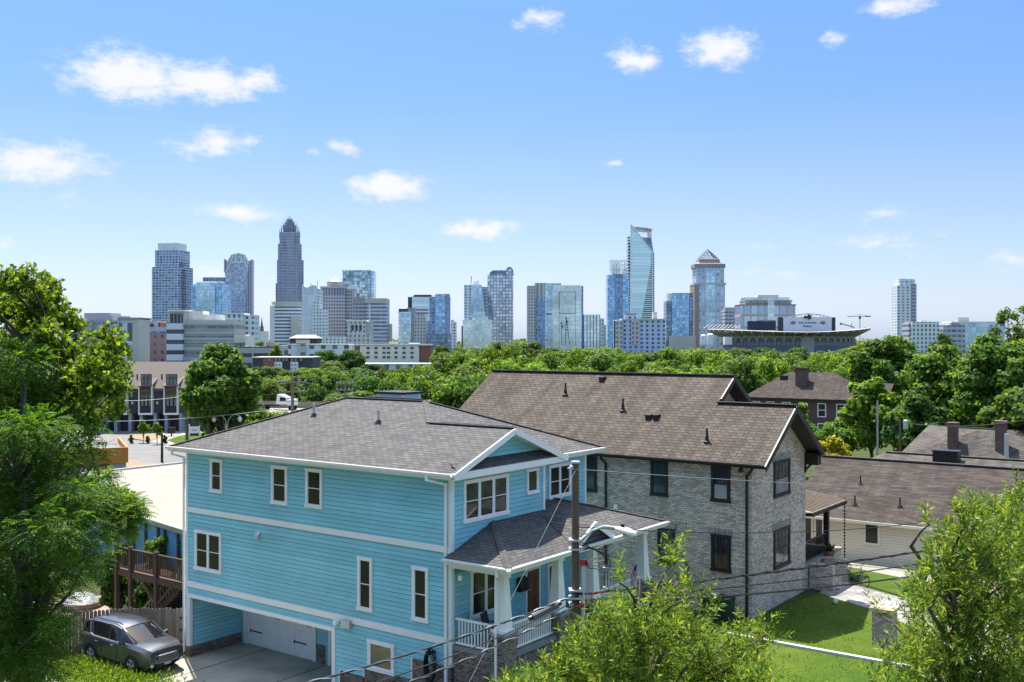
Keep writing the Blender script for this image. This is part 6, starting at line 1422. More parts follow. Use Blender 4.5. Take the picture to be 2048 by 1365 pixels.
for cx in (1587.5, 1647):
    for j in range(3):
        m = MB(); y_ = 644.5 + j*.6
        for q in range(2):
            o1 = q*3.0
            m.slab([(S.X(cx - 6 + j*2.6 + o1*.6), yb + .7 - q*.1, S.Z(y_ + 1.8 - q*1.2 + j*.7)), (S.X(cx - 1 + j*2.6 + o1*.6), yb + .7 - q*.1, S.Z(y_ - 1.6 - q*1.2 + j*.7)), (S.X(cx + .6 + j*2.6 + o1*.6), yb + .7 - q*.1, S.Z(y_ - 1.0 - q*1.2 + j*.7)), (S.X(cx - 4 + j*2.6 + o1*.6), yb + .7 - q*.1, S.Z(y_ + 2.6 - q*1.2 + j*.7))], .15, (0, 1, 0))
        S.put(m, 'flag_stripe', 'red_sign' if j < 2 else 'blue_sign', sb)
m = MB()
for i in range(9): a_ = 1418 + i*8; m.bar((S.X(a_), 30, S.Z(657)), (S.X(a_ + 12), 34, S.Z(649)), 1.0, .6); 
for i in range(5): m.bar((S.X(1415 + i*4), 40, S.Z(658 - i*1.2)), (S.X(1495), 36, S.Z(648)), .5, .5)
for i in range(7): m.box(S.X(1436 + i*5.5), 26, S.Z(684), S.X(1437.5 + i*5.5), 27, S.Z(675))
S.put(m, 'left_rigging', 'grey_mid')
m = MB(); m.bar((S.X(1745), 60, S.Z(654)), (S.X(1717), 60, S.Z(646)), 1.2, .8, (0, 1, 0)); m.box(S.X(1714), 59, S.Z(649), S.X(1718), 61, S.Z(644)); m.bar((S.X(1674), 50, S.Z(652)), (S.X(1694), 55, S.Z(660)), .8, .8, (0, 1, 0)); m.box(S.X(1684), 55, S.Z(651), S.X(1686), 57, S.Z(646)); m.box(S.X(1738), 59, S.Z(655), S.X(1739), 60, S.Z(645)); S.put(m, 'right_rigging', 'steel')
for px, py, w_ in ((1410, 672, 10), (1424, 670, 12)):
    m = MB(); m.lathe((S.X(px), 10, S.Z(690)), [(w_*k_*.55, 0), (w_*k_*.55, S.Z(py + 2) - S.Z(690)), (w_*k_*.5, S.Z(py - 1) - S.Z(690)), (w_*k_*.25, S.Z(py - 2.6) - S.Z(690)), (0, S.Z(py - 3) - S.Z(690))], 16); S.put(m, 'ticket_dome', 'crown_white')
# crane and lattice mast
t = Tw('tower_crane', 'distant tower crane with a long thin jib right of the scoreboard', 'crane', 1720, 1600, 0)
m = MB(); m.box(t.X(1719.4), 0, 0, t.X(1720.6), 1.2, t.Z(630)); t.put(m, 'mast', 'steel')
m = MB(); m.box(t.X(1694), 0, t.Z(634.2), t.X(1740), 1, t.Z(633.2)); m.bar((t.X(1720), .5, t.Z(629.5)), (t.X(1698), .5, t.Z(633.3)), .4, .4, (0, 1, 0)); m.bar((t.X(1720), .5, t.Z(629.5)), (t.X(1738), .5, t.Z(633)), .4, .4, (0, 1, 0)); t.put(m, 'jib', 'steel'); t.box('counterweight', 1731, 1741, 632, 634.2, 'charcoal', -.5, 2); t.box('cab', 1718, 1722, 634, 638, 'charcoal', -.5, 2)
t = Tw('drilling_rig', 'slender dark lattice rig standing before the pale glass box', 'rig', 1130, 1000, 0)
m = MB()
for a_, b_ in (((1123.5, 690), (1123.5, 643)), ((1130, 690), (1132, 640)), ((1139.5, 690), (1133.5, 640)), ((1130, 660), (1136, 660)), ((1131, 650), (1134.5, 650))): m.bar((t.X(a_[0]), 0, t.Z(a_[1])), (t.X(b_[0]), 0, t.Z(b_[1])), .55, .55, (0, 1, 0))
for k in range(10): m.bar((t.X(1130.5 + k*.15), 0, t.Z(685 - k*4)), (t.X(1138.5 - k*.45), 0, t.Z(683 - k*4)), .3, .3, (0, 1, 0))
t.put(m, 'lattice', 'charcoal')
for px, py in ((1123, 648), (1125, 654), (1132, 638), (1134, 644)): t.box('lamp_cluster', px - 1.6, px + 1.6, py - 2.5, py + 1.5, 'charcoal', -.6, 1.4)
# ------------------------------------------------------------------ trees
M['leaf_far_dark'] = leafmat('leaf_far_dark', (.025, .065, .012), (.055, .12, .022), (.10, .18, .035), .42)
M['leaf_far_mid'] = leafmat('leaf_far_mid', (.042, .095, .016), (.085, .165, .028), (.155, .245, .045), .46)
M['leaf_far_light'] = leafmat('leaf_far_light', (.07, .14, .018), (.13, .22, .030), (.21, .30, .045), .48)
M['leaf_far_olive'] = leafmat('leaf_far_olive', (.05, .095, .02), (.095, .155, .032), (.165, .225, .055), .46)
M['leaf_gum'] = leafmat('leaf_gum', (.035, .08, .010), (.10, .18, .022), (.27, .33, .05), .42)
M['leaf_locust'] = leafmat('leaf_locust', (.026, .075, .010), (.07, .16, .022), (.16, .27, .04), .40)
M['leaf_oak'] = leafmat('leaf_oak', (.03, .07, .010), (.095, .165, .022), (.26, .30, .05), .38)
M['leaf_gold'] = leafmat('leaf_gold', (.16, .18, .012), (.34, .32, .025), (.48, .42, .04), .45)
def unit(v): return v/np.maximum(np.linalg.norm(v, axis=1, keepdims=True), 1e-9)
def rdir(g, n): return unit(g.normal(size=(n, 3)))
def leaf_quads(P, D, Nn, L, W, fold=0.0):
    """one four-cornered leaf per row: base P, axis D, face normal Nn"""
    D = unit(D); S_ = unit(np.cross(D, Nn)); L = np.reshape(L, (-1, 1)); W = np.reshape(W, (-1, 1)); U = np.cross(S_, D)
    a = P; b = P + D*L*.45 + S_*W*.5 + U*W*fold; c = P + D*L; d = P + D*L*.45 - S_*W*.5 + U*W*fold
    n = len(P); V = np.stack([a, b, c, d], 1).reshape(-1, 3); Q = np.arange(4*n).reshape(-1, 4)
    return V, Q
def lobes_crown(g, lobes, n, L, W, shell=.5, droop=.25, up=.35):
    """leaf clumps on the outer shells of the lobes; lobes rows are x, y, z, rx, rz"""
    lo = np.array(lobes, float); w_ = lo[:, 3]**2; idx = g.choice(len(lo), n, p=w_/w_.sum()); q = lo[idx]
    u = rdir(g, n); u[:, 2] += .15; u = unit(u)
    r = 1 - shell*g.random(n)**2.0
    bump = 1 + .26*np.sin(u[:, 0]*7 + idx) * np.sin(u[:, 1]*6 + idx*2) + .18*np.sin(u[:, 2]*9 + idx) + .1*np.clip(g.normal(size=n), -1, 2)
    P = q[:, :3] + u*np.stack([q[:, 3], q[:, 3], q[:, 4]], 1)*(r*bump)[:, None]
    Nn = unit(u + rdir(g, n)*.8 + np.array([0, 0, up])); D = rdir(g, n); D[:, 2] -= droop; D = D - Nn*(D*Nn).sum(1, keepdims=True)
    return leaf_quads(P - unit(D)*L*.5, D, Nn, L*g.uniform(.65, 1.3, n), W*g.uniform(.7, 1.25, n))
def far_mesh(seed, kind):
    """crown of unit-ish size: radius about 5 m, height about 9 m, and its trunk with limbs"""
    g = np.random.default_rng(seed); lobes = []
    if kind == 'round': k, R0, H0, sq = 34, 4.6, 4.2, .85
    elif kind == 'tall': k, R0, H0, sq = 30, 3.5, 5.6, 1.0
    else: k, R0, H0, sq = 40, 5.4, 3.6, .8
    lobes.append((0, 0, 5.2, R0*.62, H0*.62))
    for i in range(k):
        u = rdir(g, 1)[0]; u[2] = abs(u[2])*1.2 - .35; u /= np.linalg.norm(u)
        rr = g.uniform(.8, 1.55)*(1.15 if kind == 'broad' else 1); d = g.uniform(.62, .95)
        lobes.append((u[0]*R0*d, u[1]*R0*d, 5.4 + u[2]*H0*d, rr, rr*sq))
    V, Q = lobes_crown(g, lobes, 8000, .50, .38, .45)
    mb = MB(); mb.tube([(0, 0, -3), (0, 0, 2.5), (.1, .1, 5)], [.34, .27, .15], 6)
    for l in lobes[1:9]: mb.tube([(0, 0, 2.2 + .3*g.random()), (l[0]*.5, l[1]*.5, (l[2] + 2.6)/2), (l[0]*.9, l[1]*.9, l[2])], [.16, .09, .04], 5)
    return V, Q, mb
PROTO = []
for i, kd in enumerate(('round', 'broad', 'tall', 'round', 'broad', 'round', 'tall')):
    V, Q, mb = far_mesh(100 + i, kd)
    c = npmesh('crown', V, Q, M['leaf_far_mid']); t_ = mb.build('trunk', M['bark_far'])
    PROTO.append((c.data, t_.data)); bpy.data.objects.remove(c); bpy.data.objects.remove(t_)
TONES = {'dark': 'leaf_far_dark', 'mid': 'leaf_far_mid', 'light': 'leaf_far_light', 'olive': 'leaf_far_olive'}
TW = {'dark': 'dark green', 'mid': 'mid green', 'light': 'bright yellow green', 'olive': 'dull olive green'}
SW = ['rounded', 'spreading', 'upright', 'domed', 'wide', 'billowing', 'narrow']
LAND = [(505, 'the parking deck'), (548, 'the brick bay of the dark apartments'), (585, 'the white window bays of the dark apartments'), (622, 'the hip roofed hall'), (660, 'the long white apartments'), (700, 'the left red end panel'), (735, 'the cream windowed block'), (772, 'the striped office slab'), (806, 'the slanted blue block'), (842, 'the beige stepped block'), (880, 'the dark blue tower'), (915, 'the gap right of the dark blue tower'), (950, 'the wedge glass tower'), (1001, 'the round topped tower'), (1040, 'the gap right of the round topped tower'), (1075, 'the beige ribbed tower'), (1128, 'the pale mint glass box'), (1182, 'the low glass annex'), (1212, 'the lantern topped tower'), (1250, 'the left end of the lavender apartments'), (1286, 'the tallest slanted tower'), (1325, 'the right end of the lavender apartments'), (1361, 'the dark glass cube'), (1420, 'the pyramid crowned tower'), (1466, 'the low grey office'), (1505, 'the terraced stone office'), (1545, 'the dark board of the stadium'), (1590, 'the left half of the scoreboard'), (1645, 'the right half of the scoreboard'), (1690, 'the right end of the stadium'), (1725, 'the tower crane'), (1765, 'the open sky left of the slim white tower'), (1813, 'the slim white tower'), (1850, 'the pale midrise block'), (1900, 'the left wing of the long glass office'), (1955, 'the long glass office'), (2010, 'the right end of the long glass office'), (2060, 'the right frame edge')]
USED = {}
ROWW = {3: 'in the farthest row of the wood', 2: 'in the middle rows of the wood', 1: 'in the nearer rows of the wood', 0: 'at the near edge of the wood'}
def far_tree(px, top, D, wpx, tone, var=None, label=None, row=1, name='tree', group='trees of the wood before downtown'):
    """tree placed by its crown centre, crown top and crown width"""
    rr = random.Random(int(px*7 + D*3)); var = rr.randrange(len(PROTO)) if var is None else var
    x, y, zt = at(px, top, D); r = wpx/2*D/FP
    base_z = gz(x, y) - .4
    h = max(3.0, zt - base_z); cd, td = PROTO[var]; R0 = (5.6, 6.4, 4.8, 5.6, 6.4, 5.6, 4.8)[var]; HT = (10.2, 9.4, 11.6, 10.2, 9.4, 10.2, 11.6)[var]
    sx = r/R0; sz = h/HT
    if sz > sx*1.5: sz = sx*1.5
    bz = zt - HT*sz
    if label is None:
        lm = min(LAND, key=lambda q: abs(q[0] - px))[1]
        label = f'{TW[tone]} {SW[var]} tree {ROWW[row]} below {lm}'
        USED[label] = USED.get(label, 0) + 1
        if USED[label] > 1: label = f'{("second", "third", "fourth", "fifth")[USED[label] - 2]} {TW[tone]} {SW[var]} tree {ROWW[row].replace("of the wood", "")} below {lm}'.replace('  ', ' ')
    if len(label.split()) > 16: label = label.replace('of the wood ', '')
    if len(label.split()) > 16: label = label.replace('in the ', 'in ', 1).replace(' the ', ' ', 1)
    while len(label.split()) > 16 and ' the ' in label: label = label.replace(' the ', ' ', 1)
    t = thing(name, label, 'tree', (x, y, bz), rr.uniform(0, 6.28), group); t.scale = (sx, sx, sz)
    c = bpy.data.objects.new('crown', cd); COL.objects.link(c); c.parent = t
    c.material_slots[0].link = 'OBJECT'; c.material_slots[0].material = M[TONES[tone]]
    k = bpy.data.objects.new('trunk', td); COL.objects.link(k); k.parent = t
    return t
rt = random.Random(21)
def skyline_top(px):                       # top line of the wood as seen in the photograph
    pts = [(300, 712), (500, 715), (560, 745), (600, 742), (640, 735), (700, 738), (850, 736), (868, 692), (900, 704), (940, 690), (970, 684), (1060, 678), (1100, 690), (1170, 690), (1230, 694), (1290, 700), (1330, 696), (1370, 680), (1410, 696), (1470, 694), (1540, 690), (1600, 694), (1650, 700), (1700, 694), (1750, 672), (1800, 672), (1840, 694), (1880, 686), (1920, 660), (1960, 655), (2048, 640), (2200, 630)]
    for (x0, y0), (x1, y1) in zip(pts, pts[1:]):
        if x0 <= px <= x1: return y0 + (y1 - y0)*(px - x0)/(x1 - x0)
    return 690
def row(D, x0, x1, step, drop, row_i, wd, tones):
    px = x0
    while px < x1:
        p = px + rt.uniform(-.25, .25)*step; w_ = wd*rt.uniform(.8, 1.25)
        far_tree(p, skyline_top(p) + drop*rt.uniform(.6, 1.4), D*rt.uniform(.92, 1.08), w_, rt.choice(tones), row=row_i)
        px += step*rt.uniform(.85, 1.15)
row(520, 865, 1760, 62, 3, 3, 84, ['dark', 'mid', 'dark', 'olive', 'mid'])
row(390, 840, 1760, 66, 12, 2, 92, ['mid', 'dark', 'light', 'olive', 'mid'])
row(430, 600, 730, 46, -20, 2, 60, ['mid', 'dark', 'olive'])
row(430, 850, 980, 44, 4, 2, 66, ['mid', 'dark', 'olive'])
row(310, 535, 860, 48, -2, 2, 70, ['mid', 'light', 'mid', 'olive', 'dark'])
row(300, 860, 1730, 70, 10, 2, 104, ['mid', 'light', 'mid', 'olive', 'light'])
row(262, 525, 870, 56, 8, 1, 78, ['light', 'mid', 'dark', 'olive', 'light'])
row(245, 870, 1760, 84, 22, 1, 120, ['light', 'mid', 'light', 'olive', 'mid'])
row(225, 620, 880, 58, 20, 1, 84, ['mid', 'light', 'mid', 'dark'])
row(212, 700, 1760, 76, 36, 1, 112, ['mid', 'light', 'mid', 'olive', 'light'])
row(214, 525, 600, 44, 18, 1, 74, ['mid', 'olive', 'dark'])
row(130, 860, 1010, 78, 74, 0, 140, ['light', 'mid', 'light'])
for a in ((700, 700, 430, 70, 'dark', 0, 'dark round crowned tree standing against the long white apartments', 2), (655, 698, 430, 74, 'dark', 3, 'dark evergreen tree left of the brick ended block', 2), (745, 728, 420, 60, 'dark', 1, 'low dark tree under the left red end panel', 2)): far_tree(*a[:6], label=a[6], row=a[7])
for a in ((575, 690, 1100, 34, 'mid', 0, 'small far tree beside the church steeple and banded office', 3), (520, 683, 700, 26, 'mid', 1, 'small tree on the roof terrace left of the parking deck stairs', 3), (612, 672, 900, 60, 'olive', 4, 'hazy clump of street trees below the banded office', 3), (552, 690, 480, 30, 'light', 0, 'small bright tree in front of the parking deck', 3), (650, 685, 560, 40, 'light', 3, 'small bright tree right of the hip roofed hall', 3), (770, 687, 560, 44, 'olive', 4, 'hazy trees between the brick ended block and the striped slab', 3), (1885, 668, 520, 60, 'dark', 0, 'dark tree before the left wing of the long glass office', 3)): far_tree(*a[:6], label=a[6], row=a[7], name='tree', group='street trees far downtown')
# large trees one can tell apart
def big_tree(name, label, px, top, D, wpx, bot_z, tone, seed, n=26000, L=.34, W=.26, squash=1.0, k=34, group=None, gap=.55, lobe=(.16, .30)):
    g = np.random.default_rng(seed); x, y, zt = at(px, top, D); r = wpx/2*D/FP; zg = gz(x, y) if D < 100 else -.6
    H_ = zt - zg; t = thing(name, label, 'tree', (x, y, zg), 0, group)
    zc_ = (bot_z + H_)/2; hz = (H_ - bot_z)/2; lobes = [(0, 0, zc_, r*.5, hz*.55)]
    for i in range(k):
        u = rdir(g, 1)[0]; u[2] = u[2]*.95 + .1; u /= np.linalg.norm(u); d = g.uniform(.55, .86); rr = r*g.uniform(*lobe)
        wz = (1 - .25*max(0, u[2])); lobes.append((u[0]*r*d*wz, u[1]*r*d*wz, zc_ + u[2]*hz*d, rr, rr*.8*squash))
    V, Q = lobes_crown(g, lobes, n, L, W, gap)
    npmesh('crown', V, Q, M[tone], t)
    mb = MB(); mb.tube([(0, 0, -.4), (.1, 0, bot_z*.7), (0, .1, zc_), (.1, .1, zc_ + hz*.6)], [r*.065, r*.05, r*.03, .03], 9)
    for l in lobes[1:16]: s_ = .5 + .5*g.random(); mb.tube([(.05, 0, bot_z*.6 + (l[2] - bot_z)*.35*s_), (l[0]*.5, l[1]*.5, (l[2] + bot_z)/2 + .4), (l[0]*.95, l[1]*.95, l[2])], [r*.028, r*.018, .02], 6)
    mb.build('trunk', M['bark'], t, smooth=True)
    return t
big_tree('oak_tree', 'large round dark green oak right of the dark townhouses', 445, 682, 118, 165, 2.0, 'leaf_far_mid', 31, 30000, .5, .4, k=44)
big_tree('oak_tree', 'tall dense oak at the right edge behind the chimney house', 2010, 652, 104, 210, 2.0, 'leaf_far_mid', 32, 30000, .46, .36, k=40)
big_tree('oak_tree', 'broad dark oak right of the bright maple, behind the old brown roofs', 1885, 690, 112, 190, 1.5, 'leaf_far_mid', 33, 28000, .46, .36, k=40)
big_tree('oak_tree', 'tall oak below the slim white tower, behind the brick apartments', 1775, 667, 165, 165, 2.0, 'leaf_far_mid', 34, 20000, .6, .45, k=34)
big_tree('maple_tree', 'bright green maple beside the brick apartments and a pale pole', 1742, 740, 110, 128, 1.2, 'leaf_far_light', 35, 22000, .4, .32, k=32)
big_tree('oak_tree', 'dark low tree filling the gap right of the bright maple', 1830, 775, 100, 150, .8, 'leaf_far_dark', 36, 14000, .45, .35, k=26)
big_tree('oak_tree', 'dark tree behind the chimney house roof at the frame edge', 2060, 740, 92, 190, .8, 'leaf_far_mid', 37, 16000, .42, .34, k=28)
big_tree('crape_myrtle', 'golden yellow flowering tree behind the end of the bungalow roof', 1664, 860, 84, 88, .5, 'leaf_gold', 38, 9000, .3, .2, k=18)
big_tree('small_tree', 'small green tree between the brick house gable and the brick apartments', 1603, 800, 100, 60, .5, 'leaf_far_light', 39, 6000, .35, .28, k=14)
big_tree('small_tree', 'low green tree showing above the right roof slope of the brick house', 1545, 795, 95, 90, .5, 'leaf_far_light', 40, 6000, .35, .28, k=14)
big_tree('sapling', 'sparse thin crowned tree against the sky at the right frame edge', 2035, 590, 122, 110, 9.5, 'leaf_far_olive', 41, 2200, .36, .26, k=26, gap=.9, lobe=(.14, .24))
big_tree('street_tree', 'young street tree on the planting bed, nearer the townhouse door', 286, 838, 134, 26, 1.2, 'leaf_far_light', 42, 1800, .3, .22, k=9)
big_tree('street_tree', 'young airy street tree at the right end of the planting bed', 313, 842, 132, 26, 1.2, 'leaf_far_light', 43, 1400, .3, .22, k=9)
big_tree('small_palm_like_tree', 'small feathery tree beside a post by the street lamp', 419, 828, 118, 26, 1.6, 'leaf_far_light', 44, 1800, .45, .16, k=8)
big_tree('shrub', 'round dark shrub on the verge right of the yard sign', 406, 856, 122, 14, .1, 'leaf_far_dark', 45, 900, .25, .2, k=6)
for px, lab in ((262, 'low shrub at the left end of the planting bed'), (296, 'low shrub between the two street trees'), (330, 'low shrub at the right end of the planting bed')): big_tree('shrub', lab, px, 869, 133, 12, .05, 'leaf_far_dark', px, 500, .25, .2, k=5)
big_tree('shrub', 'bright leafy shrub below the workshop wall behind the deck', 318, 1052, 47, 76, .5, 'leaf_far_light', 47, 9000, .17, .12, k=18)
big_tree('shrub', 'dark bushy shrub left of the bright shrub behind the deck', 262, 1062, 50, 80, .4, 'leaf_far_mid', 48, 8000, .17, .12, k=16)
for px, py, w_, D_, lab in ((288, 1140, 80, 48.0, 'dark evergreen shrub under the left half of the deck'), (343, 1150, 80, 46.6, 'dark evergreen shrub under the right half of the deck'), (225, 1100, 90, 48.0, 'dark evergreen shrub left of the deck beside the parasol')): big_tree('shrub', lab, px, py, D_, w_, .1, 'leaf_far_dark', px, 6000, .2, .15, k=16)
far_tree(884, 692, 470, 56, 'mid', 0, label='mid green tree right of the brick ended block', row=2)
big_tree('shrub', 'dark hedge mass behind the golden tree and bungalow roof', 1690, 838, 116, 130, .1, 'leaf_far_mid', 72, 7000, .4, .3, k=20)
big_tree('shrub', 'dark shrub mass below the brick apartment windows', 1612, 838, 122, 150, .1, 'leaf_far_dark', 71, 7000, .4, .3, k=20)
big_tree('shrub', 'small leafy shrub at the house corner behind the deck rail', 362, 1066, 46, 40, .4, 'leaf_far_light', 49, 4000, .16, .1, k=10)
big_tree('shrub', 'green hedge shrub on the slope right of the truck', 600, 818, 108, 60, .2, 'leaf_far_light', 50, 5000, .3, .24, k=14)
big_tree('shrub', 'long bright hedge below the truck and road, above the roof hip', 520, 818, 140, 130, .2, 'leaf_far_light', 52, 9000, .3, .24, k=22)
big_tree('shrub', 'low hedge shrub below the truck, left of the roof hip', 570, 812, 112, 90, .2, 'leaf_far_mid', 51, 5000, .3, .24, k=14)
# small wood along the horizon behind everything: far-off and uncountable
g = np.random.default_rng(5); n = 30000
xx = g.uniform(-1900, 1900, n); yy = g.uniform(2300, 2900, n); zz = g.random(n)**1.5*11*(1 + .3*np.sin(xx*.02) + .2*np.sin(xx*.057))
V, Q = leaf_quads(np.stack([xx, yy, zz], 1), rdir(g, n), rdir(g, n), g.uniform(5, 10, n), g.uniform(4, 8, n))
props(npmesh('distant_wood', V, Q, M['leaf_far_olive']), 'far-off wood along the horizon behind downtown', 'wood', kind='stuff')

# ------------------------------------------------------------------ near trees, leaf by leaf
def limb_tree(g, root_p, tips, r0, mb, waves=.12):
    """branches from a trunk line to every tip"""
    for tip, j in tips:
        p = Vector(root_p[j]); q = Vector(tip); L = (q - p).length; mid = p.lerp(q, .5) + Vector((g.normal()*L*waves, g.normal()*L*waves, L*.10))
        mb.tube([p, p.lerp(mid, .55), mid, mid.lerp(q, .6) + Vector((0, 0, L*.03)), q], [r0*.34, r0*.26, r0*.18, r0*.1, .012], 6)
def merge(parts):
    vs, qs, o = [], [], 0
    for V, Q in parts: vs.append(V); qs.append(Q + o); o += len(V)
    return np.concatenate(vs), np.concatenate(qs)
def shoots(g, C, Dv, nl, L, W, spread=.9, twig=.35, tipcol=False):
    """leafy shoots: nl leaves spiralling along each twig from C towards Dv"""
    n = len(C); k = np.tile(np.arange(nl), n); i = np.repeat(np.arange(n), nl)
    D = unit(Dv)[i]; a = rdir(g, n)[i]; S1 = unit(np.cross(D, a)); S2 = np.cross(D, S1)
    ang = k*2.4 + g.random(n)[i]*6.28 + g.normal(size=n*nl)*.3
    side = S1*np.cos(ang)[:, None] + S2*np.sin(ang)[:, None]
    f = (k + .5)/nl; tw = (twig*g.uniform(.6, 1.3, n))[i]
    P = C[i] + D*(tw*f)[:, None]
    ax = unit(D*(.45 + .5*f)[:, None] + side*spread + g.normal(size=(n*nl, 3))*.18)
    Nn = unit(np.cross(ax, np.cross(D, ax)) + g.normal(size=(n*nl, 3))*.35)
    lv = leaf_quads(P, ax, Nn, L*g.uniform(.6, 1.2, n*nl), W*g.uniform(.7, 1.2, n*nl), .12)
    st = leaf_quads(C - unit(Dv)*twig*.6, Dv, rdir(g, n), np.full(n, twig*1.7), np.full(n, .012))
    return merge([lv, st])
def fronds(g, C, Dv, pairs, L, leaf, wid):
    """compound leaves: opposite leaflets along an arching stalk"""
    n = len(C); nl = pairs*2; i = np.repeat(np.arange(n), nl); k = np.tile(np.repeat(np.arange(pairs), 2), n); s = np.tile(np.array([1, -1]*pairs), n)
    D = unit(Dv)[i]; up = np.array([0, 0, 1.0]) + g.normal(size=(n, 3))*.35; S = unit(np.cross(D, up[i])); f = (k + .6)/pairs; LL = (L*g.uniform(.7, 1.25, n))[i]
    P = C[i] + D*(LL*f)[:, None] + np.array([0, 0, -1.0])*(LL*.35*f**2)[:, None]
    ax = unit(S*s[:, None] + D*.45 + np.array([0, 0, -.25])); Nn = unit(np.cross(ax, D)*s[:, None] + g.normal(size=(n*nl, 3))*.2)
    w = 1 - .45*np.abs(f - .45)
    return leaf_quads(P, ax, Nn, leaf*w*g.uniform(.8, 1.2, n*nl), wid*w*g.uniform(.8, 1.2, n*nl), .05)
def clump_points(g, clumps, n, shell=.65):
    c = np.array(clumps, float); w_ = c[:, 3]*c[:, 4]; idx = g.choice(len(c), n, p=w_/w_.sum()); q = c[idx]; u = rdir(g, n); r = 1 - shell*g.random(n)**1.6
    return q[:, :3] + u*np.stack([q[:, 3], q[:, 3], q[:, 4]], 1)*r[:, None], u
def px_clumps(g, rows, D, dd):
    """clumps given as (px, py, radius px, flattening): given real places around distance D, spread in depth"""
    out_ = []
    for row_ in rows:
        px, py, rp = row_[:3]; fl = row_[3] if len(row_) > 3 else .8; d = D + g.uniform(-dd, dd) + (row_[4] if len(row_) > 4 else 0)
        x, y, z = at(px, py, d); r = rp*D/FP; out_.append((x, y, z, r, r*fl))
    return out_
def near_tree(name, label, base_px, D, clumps, maker, mat, seed, rtrunk=.3, zbase=None, lean=(0, 0), top=None):
    g = np.random.default_rng(seed); bx, by = (base_px - CX)/FP*D, D; zg = gz(bx, by) if zbase is None else zbase
    cl = clumps(g); t = thing(name, label, 'tree', (bx, by, zg))
    V, Q = maker(g, cl); V = V - np.array([bx, by, zg]); npmesh('crown', V, Q, M[mat], t)
    ztop = max(c[2] for c in cl) - zg; mx_ = sum(c[0] for c in cl)/len(cl) - bx; my__ = sum(c[1] for c in cl)/len(cl) - by
    line = [(mx_*f**1.5*.8 + .25*math.sin(f*5), my__*f**1.5*.8, -.4 + (ztop*.95 + .4)*f) for f in np.linspace(0, 1, 9)]
    mb = MB(); mb.tube(line, [rtrunk*(1 - .93*f) + .01 for f in np.linspace(0, 1, 9)], 10)
    tips = []
    for c in cl:
        zz_ = c[2] - zg; j = max(1, min(7, int(8*max(0, zz_ - math.hypot(c[0] - bx, c[1] - by)*.55)/ztop))); tips.append(((c[0] - bx, c[1] - by, zz_), j))
    limb_tree(g, line, tips, rtrunk, mb)
    mb.build('trunk', M['bark'], t, smooth=True)
    return t
# tall sweetgum at the left, open clumps with sky between
gum_rows = [(70, 585, 40), (30, 575, 36), (108, 600, 34), (20, 610, 46), (75, 625, 44), (130, 625, 34), (150, 655, 30), (45, 665, 44), (100, 670, 42), (15, 710, 46), (75, 715, 46), (125, 705, 34), (165, 690, 22), (210, 668, 30), (235, 690, 30), (215, 705, 36), (190, 730, 36), (240, 730, 28), (225, 765, 34), (185, 775, 34), (250, 770, 20), (205, 810, 34), (235, 805, 22), (170, 815, 34), (150, 760, 40), (120, 770, 42), (60, 770, 46), (180, 845, 26), (10, 560, 30), (55, 548, 22), (100, 562, 26), (60, 820, 44), (120, 830, 44), (-30, 600, 46), (-40, 680, 46), (-30, 760, 50)]
def gum_maker(g, cl):
    P, u = clump_points(g, cl, 2500, .85); Dv = u*.8 + g.normal(size=P.shape)*.5 + np.array([0, 0, .1])
    return shoots(g, P, Dv, 9, .155, .14, .9, .36)
near_tree('sweetgum_tree', 'tall open crowned tree with broad leaves rising into the sky at the left', 60, 33, lambda g: px_clumps(g, [(q[0] - 6, q[1] + 8, q[2]*.62) for q in gum_rows], 33, 2.2), gum_maker, 'leaf_gum', 61, .3)
loc_rows = [(40, 720, 60, .6), (20, 800, 70, .6), (110, 800, 56, .5), (60, 860, 76, .55), (150, 855, 48, .45), (175, 905, 48, .4), (110, 920, 70, .5), (30, 930, 80, .6), (70, 990, 80, .5), (150, 985, 56, .45), (30, 1050, 80, .6), (110, 1050, 70, .5), (170, 1010, 40, .4), (190, 1060, 36, .4), (150, 1085, 54, .5), (195, 1105, 28, .4), (60, 1120, 80, .55), (130, 1140, 60, .5), (175, 1130, 30, .4), (30, 1200, 80, .6), (85, 1210, 56, .5), (40, 1270, 80, .6), (100, 1270, 46, .5), (115, 1245, 26, .4), (20, 1330, 70, .6), (85, 1330, 60, .5), (-40, 850, 90, .7), (-40, 1000, 90, .7), (-50, 1150, 90, .7), (-40, 1290, 90, .7), (0, 760, 60, .6), (200, 960, 30, .4)]
def loc_maker(g, cl):
    P, u = clump_points(g, cl, 11000, .8); Dv = u*np.array([1, 1, .45]) + g.normal(size=P.shape)*.35
    return fronds(g, P, Dv, 8, .44, .10, .044)
near_tree('locust_tree', 'feathery bright green locust tree filling the lower left, in front of the fence', 20, 30, lambda g: px_clumps(g, loc_rows, 30, 2.6), loc_maker, 'leaf_locust', 62, .26)
sum_rows = [(250, 1000, 26, .4), (225, 985, 26, .4), (262, 1030, 24, .4), (215, 1020, 30, .4), (190, 1000, 30, .4), (240, 1060, 26, .4), (205, 950, 18, .4), (270, 1010, 16, .4)]
near_tree('sumac_tree', 'airy dark leaved sapling before the pale workshop roof', 30, 36, lambda g: px_clumps(g, sum_rows, 36, 1.0), lambda g, cl: (lambda P, u: fronds(g, P, u*np.array([1, 1, .4]) + g.normal(size=P.shape)*.4, 7, .45, .12, .045))(*clump_points(g, cl, 1500, .9)), 'leaf_far_mid', 63, .045)
